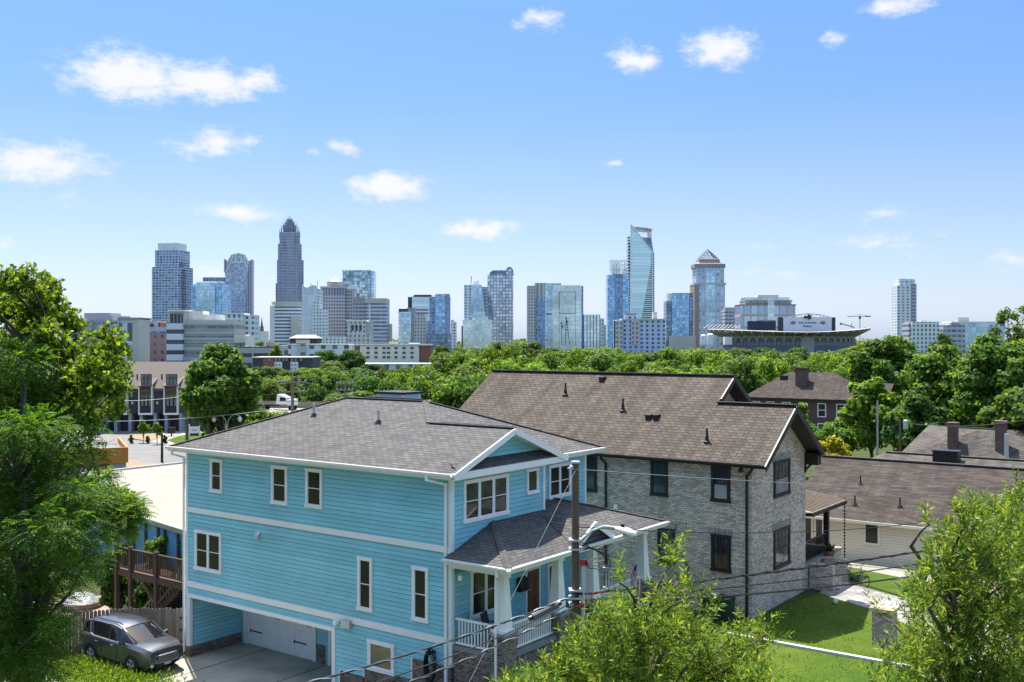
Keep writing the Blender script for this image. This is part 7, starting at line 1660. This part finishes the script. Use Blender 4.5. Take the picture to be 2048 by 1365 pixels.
# willow oaks in front: narrow leaves on upright shoots
def oak_maker(ns, nl=14, L=.145, W=.031, up=.7, twig=.32):
    def f(g, cl):
        P, u = clump_points(g, cl, ns, .75); Dv = u*.65 + g.normal(size=P.shape)*.45 + np.array([0, 0, up])
        return shoots(g, P, Dv, nl, L, W, .95, twig)
    return f
o1 = [(1346, 1030, 7, 3.4), (1343, 1075, 11, 2.4), (1388, 1140, 14, 1.2), (1335, 1150, 24, 1.3), (1330, 1190, 38, 1.0), (1240, 1115, 8, 2.2), (1250, 1165, 18, 1.3), (1230, 1210, 44, .9), (1290, 1225, 52, .9), (1370, 1215, 40, .9), (1395, 1255, 46, .8), (1180, 1245, 46, .8), (1150, 1290, 60, .8), (1230, 1285, 66, .9), (1320, 1290, 70, .9), (1420, 1300, 54, .8), (1480, 1285, 50, .8), (1515, 1240, 34, .8), (1535, 1215, 20, .9), (1470, 1235, 26, .7), (1100, 1320, 60, .8), (1035, 1345, 44, .7), (1010, 1335, 24, .8), (1060, 1365, 60, .8), (1170, 1360, 80, .8), (1280, 1365, 80, .8), (1400, 1365, 76, .8), (1500, 1350, 60, .8), (1560, 1345, 40, .8), (1410, 1180, 14, 1.5), (1500, 1200, 16, 1.0), (1200, 1185, 16, 1.4), (1100, 1430, 90, .8), (1250, 1440, 100, .8), (1400, 1440, 100, .8), (1530, 1430, 80, .8)]
near_tree('willow_oak', 'narrow leaved willow oak with upright shoots in front of the utility pole', 1290, 17, lambda g: px_clumps(g, [(q[0], q[1] + 52, q[2]*.82) + tuple(q[3:]) for q in o1], 17, 1.3), oak_maker(2500), 'leaf_oak', 64, .16)
o2 = [(1920, 1010, 22, 1.8), (1945, 990, 16, 2.0), (1880, 1060, 34, 1.0), (1930, 1050, 44, 1.0), (1990, 1000, 40, 1.1), (2035, 975, 34, 1.2), (2010, 1040, 60, .9), (1960, 1100, 66, .9), (1890, 1110, 44, .8), (1850, 1075, 24, .9), (2040, 1110, 70, .9), (1840, 1140, 36, .7), (1800, 1160, 24, .7), (1900, 1165, 60, .8), (1980, 1180, 76, .9), (2050, 1200, 80, .9), (1860, 1205, 50, .8), (1820, 1190, 30, .7), (1810, 1240, 40, .8), (1880, 1260, 66, .9), (1960, 1270, 80, .9), (2040, 1290, 80, .9), (1790, 1290, 44, .8), (1850, 1320, 66, .9), (1940, 1350, 84, .9), (2030, 1370, 84, .9), (1800, 1350, 50, .8), (1745, 1340, 26, .8), (1760, 1285, 20, .8), (1775, 1125, 14, .8), (1845, 1010, 10, 1.4), (1740, 1185, 12, .7), (1850, 1420, 90, .9), (1980, 1440, 100, .9), (2060, 1050, 60, 1)]
near_tree('willow_oak', 'narrow leaved willow oak covering the lower right corner', 1960, 17.5, lambda g: px_clumps(g, [(q[0] + 14, q[1] + 40, q[2]*.84) + tuple(q[3:]) for q in o2], 17.5, 1.4), oak_maker(2300), 'leaf_oak', 65, .17)
# grass and ground cover at the driveway edge
g = np.random.default_rng(77); n = 9000
cx_ = [gpt(px, py, .2) for px, py in ((95, 1335), (150, 1345), (200, 1352), (250, 1362), (290, 1368), (180, 1325), (120, 1320), (60, 1330), (225, 1345))]
ci = g.integers(0, len(cx_), n); base_ = np.array(cx_)[ci]; P = base_ + np.concatenate([g.normal(size=(n, 2))*.62, np.zeros((n, 1))], 1); P[:, 2] = np.array([gz(a_, b_) for a_, b_ in P[:, :2]]) + g.random(n)*.28
V, Q = leaf_quads(P, g.normal(size=(n, 3))*.7 + np.array([0, 0, .6]), rdir(g, n), g.uniform(.10, .24, n), g.uniform(.03, .08, n))
props(npmesh('ground_cover', V, Q, M['leaf_far_light']), 'bright low ground cover along the driveway edge below the car', 'plants', kind='stuff')
g = np.random.default_rng(78); n = 26000
xy = np.stack([g.uniform(3, 20, n), g.uniform(33, 50, n)], 1); ab = np.array([toN(*q) for q in xy]); ok = (ab[:, 0] > 3.1) & (ab[:, 0] < 12.7) & (((ab[:, 1] > -2) & (ab[:, 1] < 10.6)) | ((ab[:, 1] > 11) & (ab[:, 1] < 13.4 + (12.7 - ab[:, 0])*.62) & ((ab[:, 0] > 4.9) | (ab[:, 1] < 13.3))))
xy = xy[ok]; n = len(xy); P = np.concatenate([xy, np.array([[gz(*q) + .02] for q in xy])], 1)
P = P[np.sin(P[:, 0]*1.9 + np.sin(P[:, 1]*1.3)*2)*np.sin(P[:, 1]*1.7) + g.normal(size=n)*.6 > -.25]; n = len(P)
V, Q = leaf_quads(P, g.normal(size=(n, 3))*.4 + np.array([0, 0, 1]), rdir(g, n), g.uniform(.06, .16, n), g.uniform(.015, .04, n))
props(npmesh('grass', V, Q, M['leaf_far_light']), 'short grass blades on the front lawns', 'grass', kind='stuff')
# ------------------------------------------------------------------ utility pole, street lamp, wires
PX, PD = 1151, 25.0
px_, py_, zt = at(PX, 924, PD); zg = gz(px_, py_)
UP = thing('utility_pole', 'square-looking weathered wooden utility pole before the blue porch', 'pole', (px_, py_, zg)); hT = zt - zg
m = MB(); m.tube([(0, 0, -.3), (0, 0, hT*.5), (0, 0, hT)], [.13, .1, .085], 14); m.build('shaft', M['pole_wood'], UP)
ZP = lambda py: at(0, py, PD)[2] - zg
m = MB(); m.box(-.13, -.14, ZP(932), -.06, .14, ZP(938)); m.tube([(-.13, -.05, ZP(936)), (-.2, -.1, ZP(936))], .025, 6); m.build('insulator', M['galv'], UP)
m = MB(); m.lathe((0, 0, hT), [(0, .02), (.11, .015), (.115, -.03)], 14); m.build('cap', M['galv'], UP)
m = MB(); m.tube([(.18, -.06, ZP(1345)), (.18, -.06, ZP(1130))], .055, 8); m.build('conduit', M['galv'], UP)
red = plain('red_band', (.5, .02, .02), .5)
m = MB(); m.tube([(.18, -.06, ZP(1130)), (.18, -.06, ZP(1118))], .075, 10); m.build('conduit_cap', red, UP)
m = MB(); m.box(.04, -.17, ZP(1212), .2, -.1, ZP(1206)); m.build('tag', red, UP)
for py in (1080, 1098, 1180, 1195, 1208): m = MB(); m.box(-.16, -.16, ZP(py) - .02, .17, .16, ZP(py) + .02); m.build('bracket', M['galv'], UP)
cb_ = MB(); r5 = random.Random(4)
for k in range(4):
    s_ = .1 + .05*k; cb_.tube([(.1, -.1, ZP(1100 - 6*k)), (.35 + s_, -.15, ZP(1092 + 4*k)), (.6 + s_, -.12, ZP(1085 + 12*k)), (.55 + s_, -.1, ZP(1110 + 10*k)), (.3, -.12, ZP(1122 + 4*k)), (.18, -.08, ZP(1118))], .014, 5)
cb_.build('cable_loop', M['rubber'], UP)
lp = MB(); lp.tube([(.14*math.cos(q) + .52, -.1, ZP(1193) + .14*math.sin(q)) for q in [6.28*k/14 for k in range(15)]], .013, 5, False); lp.build('orange_cable_loop', plain('orange_cable', (.5, .08, .03), .5), UP)
# the lamp on its arm is bolted to the pole but lifts away
SL = thing('street_lamp', 'white cobra head street lamp on a curved arm fixed to the utility pole', 'street lamp', (px_, py_, zg + ZP(1092)))
L3 = lambda px, py, dy=0: ((px - PX)/FP*PD, dy, ZP(py) - ZP(1092))
m = MB(); m.tube([L3(1158, 1086, -.1), L3(1168, 1072, -.2), L3(1185, 1056, -.32), L3(1205, 1047, -.4), L3(1222, 1048, -.46), L3(1232, 1051, -.5)], .032, 8); m.bar(L3(1158, 1072, -.1), L3(1180, 1060, -.28), .03, .03); m.build('arm', M['galv'], SL)
m = MB(); c0 = Vector(L3(1226, 1050, -.47)); c1 = Vector(L3(1267, 1061, -.62)); d = (c1 - c0)
rings = []
for f, w_, h_ in ((0, .05, .05), (.12, .085, .07), (.35, .14, .10), (.65, .16, .11), (.9, .11, .08), (1.0, .03, .03)):
    p = c0 + d*f; n_ = Vector((-d.y, d.x, 0)).normalized(); rings.append([tuple(p + n_*w_*math.cos(2*math.pi*k/12) + Vector((0, 0, h_*math.sin(2*math.pi*k/12)*(1.0 if math.sin(2*math.pi*k/12) > 0 else .6)))) for k in range(12)])
m.loft(rings); hdn = m.build('lamp_head', M['white'], SL, smooth=True)
m = MB(); p = c0 + d*.6; m.lathe((p.x, p.y, p.z - .05), [(.13, .0), (.11, -.07), (.05, -.1), (0, -.105)], 14); m.build('lens', plain('frosted_lens', (.45, .47, .48), .2), SL)
m = MB(); p = c0 + d*.35; m.lathe((p.x, p.y, p.z + .09), [(.05, 0), (.05, .07), (0, .08)], 10); m.build('photocell', M['black'], SL)
def catenary(p, q, sag, n=24): 
    p, q = Vector(p), Vector(q); return [p.lerp(q, i/n) - Vector((0, 0, sag*4*(i/n)*(1 - i/n))) for i in range(n + 1)]
def wire(label, p, q, sag, r, m_='rubber', twist=None, name='wire', group='overhead wires'):
    mb = MB(); c = catenary(p, q, sag, 40)
    mb.tube([tuple(x - c[0]) for x in c], r, 6)
    o = mb.build(name, M[m_], None, loc=tuple(c[0])); props(o, label, 'wire', group)
    if twist:
        tw = MB(); nn = int((c[-1] - c[0]).length*9); dirv = (c[-1] - c[0]).normalized(); s1 = dirv.orthogonal().normalized(); s2 = dirv.cross(s1); pts = []
        for i in range(nn + 1):
            f = i/nn; k = f*40; j = min(39, int(k)); x = c[j].lerp(c[j + 1], k - j); a_ = i*.9; pts.append(tuple(x + (s1*math.cos(a_) + s2*math.sin(a_))*r*1.15 - c[0]))
        tw.tube(pts, r*.55, 4); t_ = tw.build('spiral_lashing', M[twist], o)
    return o
W0 = lambda py, dx=0, dy=-.15: (px_ + dx, py_ + dy, at(0, py, PD)[2])
wire('thick spiral lashed cable running down to the lower left from the pole', W0(1187), at(480, 1400, 18.2), .15, .022, twist='galv', name='cable')
wire('thin black cable, middle of the three left of the pole', W0(1199), at(640, 1400, 18.3), .15, .013, name='cable')
wire('lower black cable left of the pole with a splice box', W0(1207), at(690, 1410, 18.3), .15, .018, twist='galv', name='cable')
wire('upper lashed cable running right from the pole across the brick house', W0(1187), at(2120, 1058, 31), .12, .028, twist='rubber', name='cable')
wire('middle thin cable running right from the pole', W0(1199), at(2120, 1080, 31), .2, .018, name='cable')
wire('lower black cable running right from the pole over the lawn', W0(1207), at(2120, 1105, 31), .25, .026, name='cable')
wire('thin guy wire slanting from the pole top down to the lower left', W0(938), at(880, 1480, 21), .02, .005, 'metal')
wire('pale service wire from the pole top towards the right, above the brick house windows', W0(937), at(2120, 965, 60), .35, .009, 'metal')
wire('thin service wire crossing the brick house between its two storeys', W0(1052), at(2120, 985, 46), .75, .012)
sp_b = thing('splice_box', 'grey splice closure hanging on the lower left cable', 'splice box', at(1090, 1222, 24.2)); m = MB(); m.tube([(-.3, -.16, -.11), (.3, .16, .11)], .09, 10); m.build('housing', plain('grey_plastic', (.12, .12, .13), .5), sp_b)
for s_ in (-1, 1): m = MB(); m.tube([(.3*s_, .16*s_, .11*s_), (.38*s_, .2*s_, .14*s_)], .06, 8); m.build('end_cap', M['black'], sp_b)
# mid-distance wooden poles
def pole(name, label, px, top, D, zb=None, arms=(), r=.15, mat='pole_wood', extra=None, group='wooden utility poles in the middle distance'):
    x, y, z1 = at(px, top, D); z0 = gz(x, y) if zb is None else zb
    t = thing(name, label, 'pole', (x, y, z0), 0, group); m = MB(); m.tube([(0, 0, -.2), (0, 0, z1 - z0)], [r, r*.75], 8); m.build('shaft', M['fence_wood' if arms else mat], t)
    for py, hw in arms:
        za = at(0, py, D)[2] - z0; m = MB(); m.box(-hw, -.26, za - .09, hw, -.10, za + .09); ar = m.build('crossarm', M['fence_wood'], t)
        for f in (-.92, -.5, .5, .92): m = MB(); m.lathe((hw*f, -.16, za + .06), [(.09, 0), (.12, .15), (.06, .32)], 6); m.build('insulator', M['galv'], ar)
    return t
Q1 = pole('utility_pole', 'wooden utility pole with two crossarms before the white truck', 585, 755, 130, arms=((765, 1.8), (784, 1.65)), r=.24)
Q2 = pole('utility_pole', 'slimmer utility pole with two crossarms behind the blue house ridge', 690, 762, 160, arms=((768, 1.35), (781, 1.3)))
Q3 = pole('utility_pole', 'dark leaning pole at the corner of the dark townhouses', 374, 772, 128, r=.22)
t = pole('bollard_post', 'short dark post on the road edge behind the workshop', 324, 868, 112, r=.16, mat='dark_trim', group='posts')
pole('utility_pole', 'pale bare pole in front of the bright maple', 1755, 802, 84, r=.10, mat='metal')
Q5 = pole('utility_pole', 'pole with a white transformer can left of the chimney house', 1800, 842, 88, r=.13)
x, y, z = at(1806, 849, 88); m = MB(); m.lathe((0, 0, 0), [(0, -.4), (.2, -.38), (.2, .34), (.1, .4), (0, .4)], 14); props(m.build('transformer', M['galv'], None, loc=(x + .1, y - .35, z)), 'pale transformer can hung on the pole left of the chimney house', 'transformer')
pole('utility_pole', 'short grey standpipe pole in front of the right chimney', 2013, 868, 80, r=.2, mat='galv')
for i, (a_, b_, lab) in enumerate(((at(374, 774, 128), at(585, 766, 130), 'top wire from the townhouse pole to the two armed pole'), (at(374, 782, 128), at(585, 785, 130), 'second wire from the townhouse pole to the two armed pole'), (at(374, 790, 128), at(740, 800, 130), 'third wire sagging behind the blue house roof'), (at(140, 776, 128), at(374, 775, 128), 'wire crossing the townhouse roof eaves'), (at(140, 796, 128), at(374, 792, 128), 'wire crossing the townhouse bay windows'), (at(140, 842, 128), at(560, 818, 110), 'low wire passing the double street lamp'), (at(585, 766, 130), at(690, 800, 130), 'guy wire from the two armed pole down to the roof hip'), (at(1690, 868, 84), at(1796, 848, 88), 'wire from the transformer pole to the left'), (at(1800, 845, 88), at(2080, 835, 80), 'wire from the transformer pole to the right over the chimneys'))): wire(lab, a_, b_, .5, .028 if i < 7 else .02, 'galv' if i in (4, 5) else 'rubber')
# double armed street lamp
x, y, z = at(454, 832, 116); z0 = -.4
t = thing('street_lamp', 'curved double arm street lamp beside the big round oak', 'street lamp', (x, y, z0)); hz = z - z0
m = MB(); m.tube([(0, 0, 0), (0, 0, hz - 1.2)], [.1, .07], 8); m.build('shaft', M['galv'], t)
for s_ in (-1, 1):
    m = MB(); m.tube([(0, 0, hz - 1.6), (.15*s_, 0, hz - .5), (.6*s_, 0, hz + .1), (1.15*s_, 0, hz + .15), (1.45*s_, 0, hz - .05)], .045, 6); ar = m.build('arm', M['galv'], t)
    m = MB(); m.lathe((1.45*s_, 0, hz - .1), [(.05, .05), (.2, -.1), (.24, -.3), (.14, -.55), (0, -.62)], 12); m.build('lamp_shade', M['white'], ar)
# yard sign, postbox, truck, barrier
x, y, _ = gpt(389, 880, -.3); t = thing('yard_sign', 'white real estate yard sign with a dark foot panel on the bright verge', 'sign', (x, y, -.3))
m = MB(); m.box(-.75, -.05, 0, -.63, .05, 2.1); m.box(.6, -.05, 0, .72, .05, 1.9); m.build('post', M['white'], t); m = MB(); m.box(-.6, -.04, .9, .6, .04, 1.75); m.build('panel', M['white'], t); m = MB(); m.box(-.6, -.045, .5, .6, .045, .88); m.build('foot_panel', M['navy'], t); m = MB(); m.box(-.35, -.06, 1.25, .3, -.04, 1.4); m.build('logo', M['grey_mid'], t)
x, y, _ = gpt(343, 873, -.3); t = thing('utility_cabinet', 'low dark utility cabinet on the pavement by the corner', 'cabinet', (x, y, -.2)); m = MB(); m.box(-.5, -.2, .3, .5, .2, 1.15); m.build('body', M['dark_trim'], t); m = MB(); m.box(-.08, -.08, -.1, .08, .08, .3); m.build('stand', M['dark_trim'], t)
x, y, _ = at(417, 840, 117); pole('bollard_post', 'short wooden post beside the small feathery tree', 416, 846, 116, r=.16, group='posts')
TR = thing('truck', 'white truck cab waiting on the far road before the wood', 'truck', (*at(566, 800, 200)[:2], -.5), R(170))
zT = 3.1
m = MB(); m.loft([[(-1.2, yy, 1.2) for yy in (-1.1, 1.1)] + [(-1.2, yy, zT*.8) for yy in (1.1, -1.1)], [(.1, yy, 1.2) for yy in (-1.1, 1.1)] + [(.1, yy, zT) for yy in (1.0, -1.0)], [(1.0, yy, 1.2) for yy in (-1.1, 1.1)] + [(.8, yy, zT) for yy in (1.0, -1.0)]]); m.build('cab', M['white'], TR)
m = MB(); m.box(-2.7, -1.0, 1.0, -1.2, 1.0, 2.2); m.build('bonnet', M['white'], TR); m = MB(); m.box(-1.0, -1.12, zT*.6, .2, -1.09, zT*.82); m.box(-1.0, 1.09, zT*.6, .2, 1.12, zT*.82); m.box(-1.25, -.9, zT*.58, -1.19, .9, zT*.78); m.build('windscreen', M['glass'], TR); m = MB(); m.box(1.0, -.6, .8, 6, .6, 1.15); m.build('chassis', M['black'], TR)
for xx_ in (-2.0, 3.6, 4.9):
    for yy in (-1, 1): m = MB(); m.lathe((xx_, yy, .5), [(0, -.16), (.45, -.16), (.5, 0), (.45, .16), (0, .16)], 14, ax=1); m.build('wheel', M['rubber'], TR)
b0_, b1_ = at(470, 808, 206), at(760, 808, 206)
m = MB(); L = b1_[0] - b0_[0]; m.box(0, 0, -2, L, .5, 1.3); o = props(m.build('retaining_wall', plain('tan_wall', (.34, .27, .2), .85), None, loc=(b0_[0], b0_[1], -.5)), 'long tan road barrier wall behind the white truck', 'wall')
wsheet('far_road', [at(440, 1, 178)[:2], at(900, 1, 178)[:2], at(900, 1, 205)[:2], at(440, 1, 205)[:2]], M['concrete'], .06)
# ------------------------------------------------------------------ camera, sun, sky
cam_d = bpy.data.cameras.new('camera'); cam = bpy.data.objects.new('camera', cam_d); COL.objects.link(cam)
cam.location = (0, 0, CZ); cam.rotation_euler = (R(90), 0, 0); cam_d.lens = 36; cam_d.sensor_width = 36; cam_d.sensor_fit = 'HORIZONTAL'
cam_d.clip_start = .5; cam_d.clip_end = 20000
sc.camera = cam
SEL, SAZ = R(66), math.atan2(-.418, .908)
sd = bpy.data.lights.new('sun', 'SUN'); sd.energy = 5.0; sd.angle = R(.5); sd.color = (1, .95, .86)
so_ = bpy.data.objects.new('sun', sd); COL.objects.link(so_)
sv = Vector((math.sin(SAZ)*math.cos(SEL), math.cos(SAZ)*math.cos(SEL), math.sin(SEL)))
so_.rotation_euler = sv.to_track_quat('Z', 'Y').to_euler(); so_.location = (0, 0, 60)
wd = bpy.data.worlds.new('World'); sc.world = wd; wd.use_nodes = True
T = NT(wd.node_tree); bg = wd.node_tree.nodes['Background']
sky = T.n('ShaderNodeTexSky'); sky.sky_type = 'NISHITA'; sky.sun_disc = False; sky.sun_elevation = SEL; sky.sun_rotation = SAZ
sky.air_density = 1.0; sky.dust_density = .6; sky.ozone_density = 2.0
tc = T.n('ShaderNodeTexCoord'); sp_ = T.n('ShaderNodeSeparateXYZ'); T.l(tc.outputs['Generated'], sp_.inputs[0])
az = T.m('MULTIPLY', T.m('ARCTAN2', sp_.outputs[0], sp_.outputs[1]), 180/math.pi); el = T.m('MULTIPLY', T.m('ARCSINE', sp_.outputs[2]), 180/math.pi)
sn = T.n('ShaderNodeVectorMath', operation='MULTIPLY'); T.l(sky.outputs[0], sn.inputs[0]); 
rp = T.n('ShaderNodeValToRGB'); E_ = rp.color_ramp.elements
E_[0].position = 0; E_[0].color = (.41, .50, .80, 1); E_[1].position = 1; E_[1].color = (.95, 1, 1, 1)
for ps_, c_ in SKY_RAMP:
    k_ = E_.new(ps_/90); k_.color = c_ + (1,)
T.l(T.m('DIVIDE', el, 90), rp.inputs[0]); T.l(rp.outputs[0], sn.inputs[1])
cv = T.n('ShaderNodeCombineXYZ'); T.l(az, cv.inputs[0]); T.l(el, cv.inputs[1])
# fair-weather clouds: fixed places in the sky, broken up by noise
wob = T.n('ShaderNodeTexNoise', i_Scale=.55, i_Detail=5, i_Roughness=.6); T.l(cv.outputs[0], wob.inputs['Vector'])
wv = T.vm('MULTIPLY', T.vm('SUBTRACT', wob.outputs['Color'], (.5, .5, .5)), (2.6, 1.1, 0))
pos = T.vm('ADD', cv.outputs[0], wv)
mask = None
def deg(px, py): return (math.degrees(math.atan((px - CX)/FP)), math.degrees(math.atan(-(py - CY)/math.hypot(FP, px - CX))))
for (px, py, rx, ry, s) in CLOUDS:
    a0, e0 = deg(px, py)
    q = T.vm('MULTIPLY', T.vm('SUBTRACT', pos, (a0, e0, 0)), (FP*math.pi/180/rx, FP*math.pi/180/ry, 0))
    v = T.m('MULTIPLY_ADD', T.vm('LENGTH', q, None, 'v'), -s, s)
    mask = v if mask is None else T.m('MAXIMUM', mask, v)
fb = T.n('ShaderNodeTexNoise', i_Scale=1.1, i_Detail=9, i_Roughness=.66); mp_ = T.n('ShaderNodeMapping'); mp_.inputs['Scale'].default_value = (.7, 1.3, 1); T.l(cv.outputs[0], mp_.inputs[0]); T.l(mp_.outputs[0], fb.inputs['Vector'])
dn = T.m('ADD', mask, T.m('MULTIPLY', T.m('SUBTRACT', fb.outputs['Fac'], .5), 1.5))
cl = T.n('ShaderNodeMapRange', interpolation_type='SMOOTHSTEP'); T.l(dn, cl.inputs[0])
for i, q in enumerate((.0, .8, 0, .95)): cl.inputs[i + 1].default_value = q
inside = T.m('MULTIPLY', cl.outputs[0], T.m('GREATER_THAN', mask, -.6))
out = T.mix(inside, sn.outputs[0], CLOUD_COL)
T.l(out, bg.inputs['Color']); bg.inputs['Strength'].default_value = .14
sc.view_settings.view_transform = 'Standard'; sc.view_settings.look = 'None'; sc.view_settings.exposure = EXPO; sc.view_settings.gamma = 1
sc.cycles.max_bounces = 6; sc.cycles.diffuse_bounces = 3; sc.cycles.glossy_bounces = 3; sc.cycles.transmission_bounces = 4; sc.cycles.transparent_max_bounces = 4
sc.cycles.use_denoising = True
